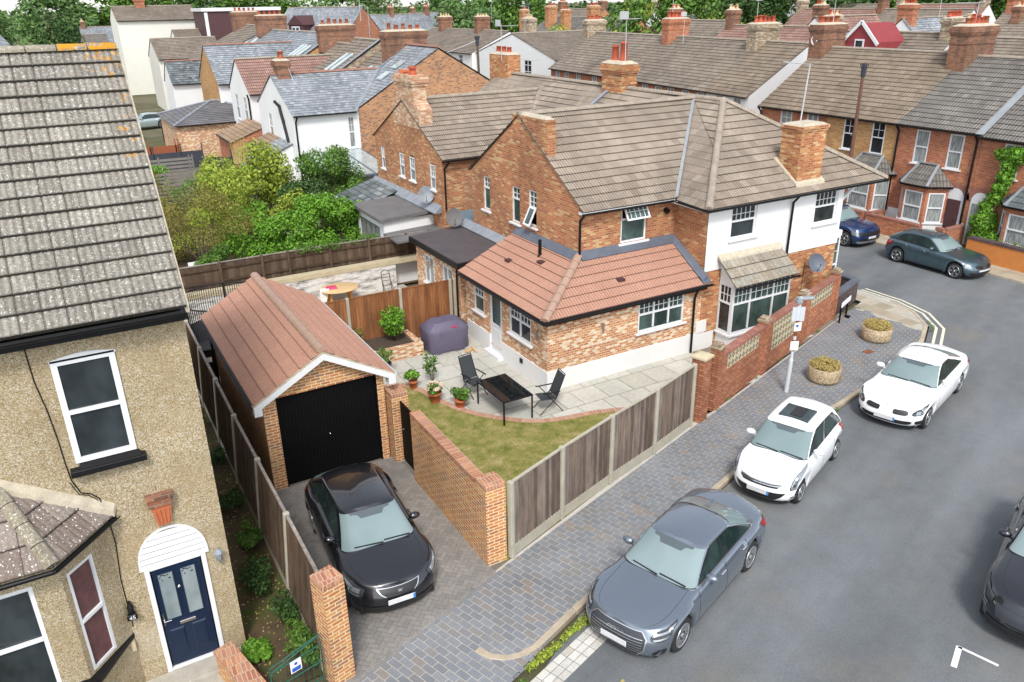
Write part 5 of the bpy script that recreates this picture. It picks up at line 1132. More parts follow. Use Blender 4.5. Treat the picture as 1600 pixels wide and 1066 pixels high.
chimney(nh, 21.1, 37.6, 6.9, 8.3, .75, 1.9, 'brick_orange', 3, ('pot_red',), random.Random(8), corbel=False, ph=.3)
# its lower rear rooms
m = MB(); wall(m, (11.25, 33.75, 0), -YY, [(0, -.1), (3.2, -.1), (3.2, 2.5), (0, 2.5)], [(.3, .0, 2.7, 2.15)], .1); wall(m, (11.25, 30.56, 0), XX, [(0, -.1), (2.25, -.1), (2.25, 2.5), (0, 2.5)]); re2 = m.build('rear_extension', 'render_white', nh)
window(re2, (11.25, 33.45, .0), -YY, 2.4, 2.15, ((1, (1, 1, 1, 1), 0, 0),), 'glass_curtain', .06, sill=False, framem='felt_grey')
m = MB(); m.hexa([(11.05, 30.4, 2.48), (XW-.01, 30.4, 2.60), (XW-.01, 33.9, 2.60), (11.05, 33.9, 2.48)], [(11.05, 30.4, 2.62), (XW-.01, 30.4, 2.74), (XW-.01, 33.9, 2.74), (11.05, 33.9, 2.62)]); f2 = m.build('flat_roof', 'felt_grey', re2)
m = MB(); m.hexa([(XW-.35, 29.6, 2.75), (XW-.012, 29.6, 2.75), (XW-.012, 37.2, 2.75), (XW-.35, 37.2, 2.75)], [(XW-.35, 29.6, 2.77), (XW-.012, 29.6, 3.05), (XW-.012, 37.2, 3.05), (XW-.35, 37.2, 2.77)]); m.build('flashing', 'lead', f2)
m = MB(); m.box(11.35, 33.95, -.06, XW-.02, 37.1, 2.3); m.build('outbuilding_wall', 'render_white', nh); m = MB(); tiled(m, [(11.1, 33.92, 2.2), (11.1, 37.3, 2.2), (XW-.02, 37.3, 2.95), (XW-.02, 33.92, 2.95)], gauge=.3, step=.012); m.build('lean_to_roof', 'slate_dark', nh)
m = MB(); m.box(11.35, 29.95, -.06, XW-.02, 30.55, 1.9); m.build('side_store', 'render_white', nh); m = MB(); m.hexa([(11.2, 29.0, 1.92), (XW-.02, 29.0, 1.98), (XW-.02, 30.55, 1.98), (11.2, 30.55, 1.92)], [(11.2, 29.0, 2.0), (XW-.02, 29.0, 2.08), (XW-.02, 30.55, 2.08), (11.2, 30.55, 2.0)]); m.build('store_roof', 'felt_grey', nh)
dish(nh, (XW-.25, 30.6, 3.35), (-.35, -.85, .4), .36, (XW, 30.3, 3.3), 'lead')
cwp = [(13.75, 29.0, 2.95), (13.6, 28.6, 2.6), (13.5, 28.2, 2.3), (13.45, 27.8, 2.15)]; m = MB(); c_ = MB()
for a, b in zip(cwp, cwp[1:]): m.hexa([(a[0]-.12, a[1], 0), (a[0]+.12, a[1], 0), (b[0]+.12, b[1], 0), (b[0]-.12, b[1], 0)], [(a[0]-.12, a[1], a[2]), (a[0]+.12, a[1], a[2]), (b[0]+.12, b[1], b[2]), (b[0]-.12, b[1], b[2])]); c_.hexa([(a[0]-.18, a[1], a[2]+.002), (a[0]+.18, a[1], a[2]+.002), (b[0]+.18, b[1], b[2]+.002), (b[0]-.18, b[1], b[2]+.002)], [(a[0]-.18, a[1], a[2]+.08), (a[0]+.18, a[1], a[2]+.08), (b[0]+.18, b[1], b[2]+.08), (b[0]-.18, b[1], b[2]+.08)])
o = tag(m.build('yard_wall', 'brick_red'), 'short curved red brick wall with pale coping between the two flat roofs', 'wall'); c_.build('coping', 'concrete', o)
gr = thing('glass_lean_to', 'blue-grey glazed lean-to between the two brick houses', 'lean-to', (14.6, 28.2, 0)); m = MB()
m.hexa([(13.9, 26.85, 2.35), (16.9, 26.85, 2.35), (16.9, 29.3, 2.75), (13.9, 29.3, 2.75)], [(13.9, 26.85, 2.40), (16.9, 26.85, 2.40), (16.9, 29.3, 2.80), (13.9, 29.3, 2.80)]); m.build('roof', 'lead_blue', gr); m = MB(); m.box(13.95, 26.9, 0, 14.0, 29.2, 2.3); m.build('front', 'lead_blue', gr)

# ================================================================ GARDEN AND STREET THINGS
def leaves(mb, blobs, n, size, rr, m=0, flat=.3, shell=.55, fold=False):
    """n leaf faces spread through ellipsoid blobs (cx,cy,cz,rx,ry,rz), denser near the skin; blob volumes set the share"""
    vol = [b[3]*b[4]*b[5] for b in blobs]; tot = sum(vol); cum = []; a = 0
    for v in vol: a += v**.8; cum.append(a)
    for _ in range(n):
        q = rr.random()*a; k = next(i for i, c in enumerate(cum) if q <= c); cx, cy, cz, rx, ry, rz = blobs[k]
        while True:
            x, y, z = rr.gauss(0, 1), rr.gauss(0, 1), rr.gauss(0, 1); d = math.sqrt(x*x+y*y+z*z)
            if d > 1e-3: break
        s = (shell+(1-shell)*rr.random()**.5)*rr.uniform(.82, 1.12); x, y, z = x/d*s, y/d*s, z/d*s
        p = Vector((cx+x*rx, cy+y*ry, cz+z*rz)); nrm = Vector((x/rx, y/ry, z/rz+flat)).normalized()
        nrm = (nrm+Vector((rr.gauss(0, .55), rr.gauss(0, .55), rr.gauss(0, .55)))).normalized()
        t = nrm.cross(Vector((rr.gauss(0, 1), rr.gauss(0, 1), rr.gauss(0, 1)))).normalized(); b = nrm.cross(t); l = size*rr.uniform(.45, 1.6); w_ = l*rr.uniform(.42, .62)
        mb.poly(p-t*l*.5, p-b*w_*.5+t*l*.05, p+t*l*.5, p+b*w_*.5+t*l*.05, m=m)
    return mb
def lobes(c, r, n, rr, k=.55, sz=.8, spread=.62):
    """a lumpy crown: n sub-ellipsoids scattered in the big one"""
    out = []
    for i in range(n):
        t, u = rr.uniform(0, 6.283), rr.uniform(-.75, 1); s = math.sqrt(max(0, 1-u*u))*spread*rr.uniform(.6, 1.1)
        q = k*rr.uniform(.6, 1.15); out.append((c[0]+math.cos(t)*s*r[0], c[1]+math.sin(t)*s*r[1], c[2]+u*spread*r[2], r[0]*q, r[1]*q, r[2]*q*sz))
    return out
def branch(mb, p, q, r0, r1, rr, k=4, bend=.12):
    p, q = Vector(p), Vector(q); L = (q-p).length; last = p; lr = r0
    for i in range(1, k+1):
        t = i/k; c = p.lerp(q, t)+Vector((rr.uniform(-1, 1), rr.uniform(-1, 1), rr.uniform(-.3, .3)))*L*bend*(0 if i == k else 1)*.5; r = r0+(r1-r0)*t
        mb.tube(last, c, lr, r, 7, 0, False); last, lr = c, r
def tree(name, label, cat, x, y, h, rx, ry, n, size, leaf='leaf_mid', seed=1, trunk=.12, nl=9, base=.35, group=None, z0=-.05, bark='bark', k=.5, ry2=None):
    rr = random.Random(seed); t = thing(name, label, cat, (x, y, z0), group); zc = z0+h*(base+1)/2; rz = h*(1-base)/2*1.05
    bl = lobes((x, y, zc), (rx, ry, rz), int(nl*1.7), rr, k*.8, .85, .75); m = MB(); leaves(m, bl, n, size, rr); m.build('crown', leaf, t)
    m = MB(); branch(m, (x, y, z0), (x+rr.uniform(-.1, .1)*rx, y, zc), trunk, trunk*.6, rr)
    for b in bl[:7]: branch(m, (x, y, z0+h*base*.8), (b[0], b[1], b[2]), trunk*.5, trunk*.12, rr, 3)
    m.build('trunk', bark, t); return t
def bush(name, label, cat, x, y, rx, ry, h, n, size, leaf, seed=1, group=None, z0=0., stems=5):
    rr = random.Random(seed); t = thing(name, label, cat, (x, y, z0), group); m = MB(); leaves(m, lobes((x, y, z0+h*.5), (rx, ry, h*.5), 14, rr, .40, .9, .8), n, size, rr); m.build('foliage', leaf, t)
    m = MB()
    for i in range(stems): branch(m, (x+rr.uniform(-.15, .15)*rx, y+rr.uniform(-.15, .15)*ry, z0), (x+rr.uniform(-.6, .6)*rx, y+rr.uniform(-.6, .6)*ry, z0+h*rr.uniform(.5, .8)), .02*h, .006, rr, 3)
    m.build('stem', 'bark', t); return t
# round stone planters
def planter(x, y, lab, sd):
    t = thing('stone_planter', lab, 'planter', (x, y, 0), 'round stone planters on the pavement'); m = MB()
    m.lathe((x, y, 0), [(.36, 0), (.46, .02), (.49, .1), (.49, .43), (.47, .46), (.41, .46), (.40, .36), (.39, .30)], 28); m.build('bowl', 'aggregate', t)
    m = MB(); m.lathe((x, y, .3), [(.40, 0), (.39, .06), (.01, .08)], 20); m.build('soil', 'soil', t); rr = random.Random(sd); m = MB()
    bl = [(x+.28*math.cos(a*.785), y+.28*math.sin(a*.785), .50+rr.uniform(-.03, .05), .20, .20, .14) for a in range(8)]; leaves(m, bl, 3600, .045, rr); m.build('plants', 'leaf_straw', t); return t
planter(18.98, 14.30, 'round stone planter with straw-coloured plants, nearer the small white hatchback', 3); planter(23.0, 15.52, 'round stone planter with straw-coloured plants, nearer the road corner', 5)
# leaning rusty lamp post with notices
lp = thing('lamp_post', 'rust-patched grey post with notices standing on the blue-brick pavement', 'post', (17.39, 14.31, 0)); b, tp = Vector((17.39, 14.31, 0)), Vector((17.55, 14.35, 2.95))
at = lambda s: b.lerp(tp, s)
m = MB(); m.tube(b-Z*.05, at(.34), .065, .065, 12); m.tube(at(.34), at(.37), .065, .045, 12); m.tube(at(.37), at(1), .044, .044, 10); m.build('post', 'sign_grey', lp)
m = MB(); m.tube(at(.44), at(.56), .046, .046, 10); m.tube(at(.60), at(.86), .046, .046, 10); m.build('rusty_section', 'rust', lp)
m = MB(); Xn = lambda s, a: Matrix.Translation(at(s)) @ Matrix.Rotation(a, 4, 'Z')
m.X = Xn(.98, R(-20)); m.box(-.12, -.09, -.03, .38, .09, .05); m.X = Xn(.985, R(-20)); m.box(-.14, -.1, -.14, .03, .1, -.03); m.build('lantern', 'galvanised', lp, bevel=.02)
m = MB(Xn(.83, R(-28))); m.box(-.2, -.052, -.22, -.09, -.045, .22); m.box(-.085, -.055, -.20, .03, -.048, .24); m.box(.035, -.052, -.22, .16, -.045, .22); m.build('notice', 'sign_grey', lp)
m = MB(Xn(.70, R(-15))); m.box(-.11, -.058, -.13, .12, -.05, .13); no = m.build('notice', 'sign_white', lp); m = MB(Xn(.70, R(-15)) @ Matrix.Translation((-.02, -.06, .03)) @ Matrix.Rotation(R(90), 4, 'X')); m.lathe((0, 0, 0), [(.045, 0), (.045, .003)], 14); m.build('notice_symbol', 'paint_blue', no)
m = MB(Xn(.50, R(-25))); m.box(-.12, -.06, -.13, .12, -.05, .15); m.build('notice', 'sign_white', lp)
dc = MB(); dc.box(21.7, 14.82, .002, 22.05, 15.05, .010); tag(dc.build('drain_cover', 'rust'), 'small rusty drain cover set in the pavement between the planters', 'drain cover')
# barbecue under its cover
bq = thing('covered_barbecue', 'barbecue under a slack purple-grey cover on the patio', 'barbecue', (10.2, 22.75, 0)); m = MB()
secs = [(0, .55, .42), (.10, .58, .45), (.4, .57, .44), (.7, .60, .45), (.83, .59, .43), (.94, .46, .33), (1.02, .38, .26)]
n = 40; vs = []; rr = random.Random(4)
for z, a, b_ in secs:
    for i in range(n):
        t = 2*math.pi*i/n; cs, sn_ = math.cos(t), math.sin(t); e = .42; px, py = a*math.copysign(abs(cs)**e, cs), b_*math.copysign(abs(sn_)**e, sn_)
        k = 1+.05*math.sin(t*9+z*4+math.sin(t*3))*(1.1-z)+.02*math.sin(t*17+z*9); vs.append((10.2+px*k*1.25, 22.72+py*k*1.15, z*(1 if i % 3 else 1.0)+.012*math.sin(t*7)))
fs = [[j*n+i, j*n+(i+1) % n, (j+1)*n+(i+1) % n, (j+1)*n+i] for j in range(len(secs)-1) for i in range(n)]; m.add(vs, fs, 0, True); m.add(vs[-n:], [list(range(n))], 0, True); co = m.build('cover', 'cover_purple', bq)
m = MB(); m.box(10.25, 22.22, .86, 10.45, 22.24, .91); m.build('tag', 'magenta', co)
m = MB()
for (x, y) in ((9.6, 22.4), (10.8, 22.4), (9.6, 23.0), (10.8, 23.0)): m.tube((x, y, 0), (x, y, .7), .03, .03, 6)
m.box(9.7, 22.45, .5, 10.7, 23.0, .85); m.build('barbecue', 'black_plastic', bq)
m = MB(); m.ob((10.62, 21.85, .01), (.25, .1, 0), (-.05, .12, 0), (0, 0, .05)); m.ob((10.85, 21.75, .02), (.05, .35, 0), (.07, -.01, 0), (0, 0, .04)); tag(m.build('timber_offcuts', 'wood_pale'), 'two pale timber offcuts lying beside the covered barbecue', 'timber')
# raised bed with plants
rb = thing('raised_bed', 'brick-edged raised bed with leafy plants below the red-brown fence', 'planting bed', (8.2, 23.2, 0)); m = MB(); m.box(6.6, 22.55, -.02, 9.35, 22.75, .42); m.box(9.15, 22.75, -.02, 9.35, 23.9, .42); m.build('bed_wall', 'brick_fleck', rb); m = MB(); m.box(6.6, 22.75, -.02, 9.15, 23.9, .36); m.build('soil', 'soil', rb)
def stemmy(name, label, x, y, z0, h, n, size, leaf, seed, k=7, sp=.3, flower=None):
    t = thing(name, label, 'plant', (x, y, z0)); rr = random.Random(seed); m = MB(); g = MB(); f = MB()
    for i in range(k):
        a = rr.uniform(0, 6.28); e = Vector((x+sp*math.cos(a)*rr.uniform(.2, 1), y+sp*math.sin(a)*rr.uniform(.2, 1), z0+h*rr.uniform(.6, 1))); branch(g, (x+rr.uniform(-.04, .04), y+rr.uniform(-.04, .04), z0), e, .012, .005, rr, 3, .1)
        for s in (.55, .8, 1.0): p = Vector((x, y, z0)).lerp(e, s); leaves(m, [(p.x, p.y, p.z, sp*.42, sp*.42, sp*.34)], n//(k*3), size, rr, shell=.3)
        if flower: leaves(f, [(e.x, e.y, e.z+.02, .05, .05, .04)], 10, .04, rr)
    m.build('leaves', leaf, t); g.build('stem', 'bark', t)
    if flower: f.build('flowers', flower, t)
    return t
stemmy('climbing_plant', 'bright green leafy plant climbing beside the fence post in the raised bed', 8.75, 23.3, .36, 1.15, 1900, .10, 'leaf_bright', 3, 10, .5); stemmy('shrub', 'small orange-green shrub at the left end of the raised bed', 7.4, 23.3, .36, .7, 1100, .05, 'leaf_olive', 5, 9, .3)
def potted(label, x, y, r, h, potm, ph, leaf, n, size, seed, sp=.28, flower=None, blob=True):
    t = thing('potted_plant', label, 'potted plant', (x, y, 0)); rr = random.Random(seed); m = MB(); m.lathe((x, y, .005), [(r*.68, 0), (r*.95, h*.8), (r*1.08, h*.8), (r*1.1, h), (r*.95, h), (r*.9, h*.85)], 20); m.build('pot', potm, t); m = MB(); m.lathe((x, y, h*.8), [(r*.9, 0), (.01, .02)], 14); m.build('soil', 'soil', t)
    m = MB(); leaves(m, lobes((x, y, h+ph*.45), (sp, sp, ph*.5), 7, rr, .6), n, size, rr, flat=.8, shell=.3); m.build('leaves', leaf, t)
    g = MB(); 
    for i in range(6): branch(g, (x, y, h*.8), (x+rr.uniform(-.6, .6)*sp, y+rr.uniform(-.6, .6)*sp, h+ph*.6), .008, .004, rr, 2)
    g.build('stem', 'bark', t)
    if flower:
        f = MB()
        for i in range(30): a = rr.uniform(0, 6.28); q = sp*rr.uniform(0, .95); zz = h+ph*.55+rr.uniform(0, .35)*ph*(1-q/sp); leaves(f, [(x+q*math.cos(a), y+q*math.sin(a), zz, .07, .07, .055)], 42, .045, rr, shell=.7)
        f.build('flowers', flower, t)
    return t
potted('green leafy plant in a small terracotta pot at the far end of the lawn edge', 8.02, 20.35, .13, .26, 'terracotta', .4, 'leaf_bright', 520, .09, 2, .22)
potted('pale pink hydrangea in a terracotta pot on the curved lawn edging', 8.22, 19.2, .19, .32, 'terracotta', .36, 'leaf_mid', 420, .11, 3, .28, 'petal')
potted('green plant in a squat terracotta pot, nearest of the three to the table', 8.72, 18.55, .17, .24, 'terracotta', .40, 'leaf_mid', 620, .10, 4, .30)
potted('rose with pink flowers in a charcoal pot by the garage roof', 7.62, 21.75, .24, .40, 'pot_charcoal', .62, 'leaf_mid', 900, .055, 5, .38, None); potted('small plant in a bright blue pot by the garage roof', 7.12, 21.6, .17, .30, 'pot_blue', .3, 'leaf_mid', 300, .06, 6, .22)
stemmy('young_tree', 'thin young sapling with few leaves standing on the patio behind the pots', 8.75, 20.6, 0, .95, 260, .09, 'leaf_mid', 9, 4, .35)
# patio table and folding chairs
tt = thing('patio_table', 'black glass-topped patio table with thin metal legs', 'table', (9.7, 17.65, 0)); A = [(9.23, 18.5), (10.12, 18.42), (10.20, 16.88), (9.18, 16.86)]; A = [(9.24, 18.46), (10.16, 18.46), (10.16, 16.9), (9.24, 16.9)]
m = MB(); m.box(9.26, 16.92, .715, 10.14, 18.44, .724); m.build('tabletop', 'tabletop_glass', tt); m = MB(); m.box(9.22, 16.88, .69, 10.18, 16.92, .73); m.box(9.22, 18.44, .69, 10.18, 18.48, .73); m.box(9.22, 16.92, .69, 9.26, 18.44, .73); m.box(10.14, 16.92, .69, 10.18, 18.44, .73); m.build('table_frame', 'black_plastic', tt, bevel=.005)
for (x, y) in ((9.25, 16.9), (10.15, 16.9), (9.25, 18.46), (10.15, 18.46)): m = MB(); m.box(x-.018, y-.018, -.01, x+.018, y+.018, .69); m.build('leg', 'black_plastic', tt)
def chair(lab, x, y, ang):
    t = thing('folding_chair', lab, 'chair', (x, y, 0), 'folding chairs at the patio table'); X = frame((x, y, 0), ang)
    m = MB(X); m.hexa([(-.24, -.22, .43), (.24, -.22, .43), (.22, .22, .40), (-.22, .22, .40)], [(-.24, -.22, .445), (.24, -.22, .445), (.22, .22, .415), (-.22, .22, .415)]); m.build('seat', 'mesh_fabric', t)
    m = MB(X); m.hexa([(-.23, .21, .44), (.23, .21, .44), (.23, .23, .44), (-.23, .23, .44)], [(-.21, .46, 1.08), (.21, .46, 1.08), (.21, .48, 1.08), (-.21, .48, 1.08)]); m.build('backrest', 'mesh_fabric', t)
    for s in (-1, 1):
        m = MB(X); m.tube((s*.25, -.30, 0), (s*.25, .22, .46), .013); m.build('leg', 'black_plastic', t); m = MB(X); m.tube((s*.27, .40, 0), (s*.27, -.12, .64), .013); m.build('leg', 'black_plastic', t)
        m = MB(X); m.tube((s*.24, .20, .42), (s*.22, .48, 1.12), .013); m.build('back_frame', 'black_plastic', t); m = MB(X); m.box(s*.27-.02, -.22, .63, s*.27+.02, .30, .655); m.build('armrest', 'black_plastic', t, bevel=.006)
    m = MB(X); m.tube((-.25, -.24, .43), (.25, -.24, .43), .012); m.tube((-.22, .48, 1.12), (.22, .48, 1.12), .012); m.build('crossbar', 'black_plastic', t)
chair('black folding garden chair at the far end of the glass table', 9.45, 19.05, R(8)); chair('black folding garden chair at the house side of the glass table', 10.75, 17.1, R(-98))
# neighbour yard: round table, towel, little frame chair, trampoline, bins
pt = thing('picnic_table', 'orange wooden round-topped table with a bench seat in the rear yard', 'table', (8.55, 28.75, 0)); m = MB(); m.lathe((8.55, 28.75, .62), [(.75, 0), (.78, .02), (.75, .045), (.01, .046)], 30, sx=1, sy=.8); m.build('tabletop', 'wood_pale', pt)
for s in (-.42, .42): m = MB(); m.bar((8.55+s, 28.5, -.05), (8.55+s*.9, 28.6, .62), .10, .06); m.bar((8.55+s, 28.95, -.05), (8.55+s*.9, 28.9, .62), .10, .06); m.build('leg', 'wood_orange', pt)
m = MB(); m.box(8.1, 28.45, .15, 9.1, 28.55, .23); m.build('brace', 'wood_orange', pt)
m = MB(); m.hexa([(8.0, 28.7, .67), (8.45, 28.6, .67), (8.5, 28.95, .67), (8.1, 29.05, .67)], [(8.05, 28.75, .73), (8.4, 28.68, .75), (8.43, 28.9, .74), (8.15, 29.0, .72)]); tag(m.build('towel', 'magenta'), 'folded magenta towel on the round wooden table', 'towel')
m = MB(); m.hexa([(7.7, 28.6, .25), (7.95, 28.55, .25), (8.0, 28.8, .25), (7.75, 28.9, .25)], [(7.75, 28.6, .70), (8.1, 28.55, .72), (8.15, 28.8, .71), (7.85, 28.9, .70)]); tag(m.build('cloth', 'towel'), 'crumpled white cloth hanging over the table edge', 'cloth')
fc = thing('metal_frame_chair', 'small empty black metal chair frame against the whitewashed wall', 'chair', (10.6, 28.9, 0)); m = MB()
for s in (-.18, .18): m.tube((10.6+s, 28.9, 0), (10.6+s*.95, 29.1, .85), .014)
for z in (.3, .5, .75): m.tube((10.42, 28.9+z*.23, z), (10.78, 28.9+z*.23, z), .012)
m.tube((10.43, 29.1, .85), (10.6, 29.12, .92), .014); m.tube((10.77, 29.1, .85), (10.6, 29.12, .92), .014); m.build('back', 'black_plastic', fc); m = MB(); m.tube((10.42, 28.6, 0), (10.42, 28.95, .45), .012); m.tube((10.78, 28.6, 0), (10.78, 28.95, .45), .012); m.build('leg', 'black_plastic', fc)
tr = thing('trampoline', 'round black netted trampoline behind the garage', 'trampoline', (3.9, 27.2, 0)); m = MB(); K = 24
for z in (.55, 1.75):
    for i in range(K): a, b_ = 2*math.pi*i/K, 2*math.pi*(i+1)/K; m.tube((3.95+1.45*math.cos(a), 27.0+1.45*math.sin(a), z), (3.95+1.45*math.cos(b_), 27.0+1.45*math.sin(b_), z), .025, .025, 6)
m.build('ring', 'net', tr)
for i in range(6): a = i*1.047+.3; m = MB(); m.tube((3.95+1.47*math.cos(a), 27.0+1.47*math.sin(a), -.05), (3.95+1.47*math.cos(a), 27.0+1.47*math.sin(a), 1.78), .03, .03, 6); m.build('pole', 'net', tr)
m = MB(); m.lathe((3.95, 27.0, .56), [(1.4, 0), (1.4, .01)], 24); m.build('bed', 'net', tr)
m = MB()
for i in range(110):
    a = 2*math.pi*i/110; m.box(3.95+1.44*math.cos(a)-.01, 27.0+1.44*math.sin(a)-.01, .58, 3.95+1.44*math.cos(a)+.01, 27.0+1.44*math.sin(a)+.01, 1.74)
for z in [.66+.12*k for k in range(9)]:
    for i in range(K): a, b_ = 2*math.pi*i/K, 2*math.pi*(i+1)/K; m.bar((3.95+1.44*math.cos(a), 27.0+1.44*math.sin(a), z), (3.95+1.44*math.cos(b_), 27.0+1.44*math.sin(b_), z), .006)
m.build('safety_net', 'net', tr)
bn = thing('wheelie_bin', 'black wheeled bin behind the garage by the leaning fence', 'bin', (2.85, 24.6, 0)); m = MB(); m.hexa([(2.6, 24.4, 0), (3.1, 24.4, 0), (3.1, 24.9, 0), (2.6, 24.9, 0)], [(2.55, 24.3, .95), (3.15, 24.3, .95), (3.15, 25.0, .95), (2.55, 25.0, .95)]); m.build('body', 'black_plastic', bn, bevel=.02); m = MB(); m.box(2.52, 24.27, .955, 3.18, 25.03, 1.03); m.build('lid', 'black_plastic', bn, bevel=.02); m = MB(); m.box(2.75, 24.28, .6, 2.95, 24.30, .75); m.build('label_patch', 'sign_white', bn)
# greenery in the alley, at the gate and in the gutter
for i, (x, y, h, s, lf) in enumerate(((1.95, 12.6, .45, .42, 'leaf_dark'), (1.8, 13.9, .5, .45, 'leaf_dark'), (1.95, 15.3, .42, .4, 'leaf_mid'), (1.9, 16.9, .45, .4, 'leaf_dark'), (1.95, 18.8, .5, .4, 'leaf_dark'), (1.9, 21.2, .5, .45, 'leaf_mid'), (2.0, 11.5, .55, .4, 'leaf_mid'), (1.35, 11.9, .22, .3, 'leaf_bright'))):
    rr = random.Random(40+i); m = MB(); leaves(m, lobes((x, y, h*.45), (s*.8, s*1.5, h*.5), 6, rr, .55), 1500, .06, rr, flat=.6)
    lab = ['dark ground ivy by the fence just inside the green gate', 'dark leafy weeds along the fence beside the navy door house', 'green weeds against the fence level with the house corner', 'dark weeds against the fence in the shady alley', 'dark weeds by the fence beyond the middle of the alley', 'green weeds by the fence at the far end of the alley', 'leafy weeds behind the tall brick pier', 'small bright weeds beside the front door'][i]
    tag(m.build('weeds', lf), lab, 'plant', 'weeds along the side alley')
rr = random.Random(77); m = MB()
for i in range(46):
    u = rr.uniform(0, 1)**1.0; p = Vector((5.35, 9.18, 0)).lerp(Vector((7.2, 9.80, 0)), u)+Vector((rr.uniform(-.05, .1), -rr.uniform(.03, .13), 0)); leaves(m, [(p.x, p.y, -.01, .09, .07, .07)], 34, .05, rr, flat=1)
tag(m.build('gutter_weeds', 'leaf_yellowgreen'), 'bright yellow-green weeds growing in the gutter beside the curved kerb end', 'weeds', kind='stuff')
m = MB()
for (x, y) in ((12.85, 11.7), (12.95, 11.75), (17.5, 12.7), (17.8, 12.78), (25.3, 15.0), (25.6, 15.2), (25.9, 15.5), (14.9, 14.5), (15.6, 14.85), (17.3, 15.45), (18.9, 16.0), (20.4, 16.5), (21.9, 17.0), (4.9, 8.85), (5.1, 8.9), (4.6, 8.75), (32.9, 15.4), (32.9, 14.8), (32.9, 13.9)): leaves(m, [(x, y, .01, .11, .08, .05)], 60, .035, rr, flat=1)
tag(m.build('kerb_weeds', 'leaf_mid'), 'small tufts of weed along kerbs and wall bases', 'weeds', kind='stuff')
rr = random.Random(5); m = MB()
for i in range(420):
    x, y = rr.uniform(1.25, 2.2), rr.uniform(11.2, 22); m.poly((x, y, -.04), (x+rr.uniform(.02, .05), y+rr.uniform(-.01, .02), -.035), (x+rr.uniform(.0, .03), y+rr.uniform(.02, .04), -.03))
tag(m.build('fallen_leaves', 'leaf_straw'), 'dry fallen leaves scattered on the alley soil', 'leaves', kind='stuff')
m = MB(); m.ob((6.62, 8.06, RZ+.002), (.07, .02, .0), (-.02, .04, .01), (0, 0, .006)); tag(m.build('fallen_leaf', 'leaf_straw'), 'single dry leaf lying on the tarmac in front of the grey saloon', 'leaf')

# ================================================================ VEHICLES
def paint(name, c, metal=.0, rough=.28, coat=1.0):
    m, nt, b = newmat(name); v = objc(nt)
    col = mix(nt, c, tuple(x*1.12 for x in c), noise(nt, v, 1.2, 3)); setc(nt, b, col, rough, .5, metal); b.inputs['Coat Weight'].default_value = coat; b.inputs['Coat Roughness'].default_value = .03; MAT[name] = m
paint('paint_black', (.006, .007, .010), 0, .25); paint('paint_grey', (.20, .235, .28), .72, .26); paint('paint_white', (.80, .81, .82), 0, .3); paint('paint_slate', (.07, .115, .14), .6, .28)
paint('paint_deepblue', (.010, .035, .12), .3, .3); paint('paint_dark', (.012, .013, .018), .2, .25); paint('paint_silver', (.38, .46, .48), .5, .3)
m_plain('screen_dark', (.09, .11, .12), .1, var=.1); m_plain('tyre', (.018, .018, .019), .85, var=.15, scale=9); m_plain('trim_black', (.014, .014, .015), .45, var=.1); m_plain('alloy', (.55, .56, .57), .28, metal=.85, var=.05); m_plain('alloy_dark', (.05, .05, .055), .4, metal=.3, var=.05)
m_plain('number_plate', (.62, .62, .63), .5, var=.1, scale=14); m_plain('plate_blue', (.05, .22, .55), .5, var=0); m_plain('lamp_clear', (.34, .37, .39), .08, metal=.5, var=.15, scale=20); m_plain('lamp_dark', (.04, .045, .05), .08, var=.1); m_plain('lamp_red', (.35, .01, .01), .2, var=.1); m_plain('grille_grey', (.05, .055, .065), .4, metal=.3, var=.1)
def cub(x, pts):
    if x <= pts[0][0]: return pts[0][1]
    if x >= pts[-1][0]: return pts[-1][1]
    for i in range(len(pts)-1):
        x0, y0 = pts[i]; x1, y1 = pts[i+1]
        if x <= x1:
            s = lambda k: 0 if k <= 0 or k >= len(pts)-1 else (pts[k+1][1]-pts[k-1][1])/(pts[k+1][0]-pts[k-1][0])
            d = x1-x0; t = (x-x0)/d; m0, m1 = s(i)*d, s(i+1)*d
            return (2*t**3-3*t*t+1)*y0+(t**3-2*t*t+t)*m0+(-2*t**3+3*t*t)*y1+(t**3-t*t)*m1
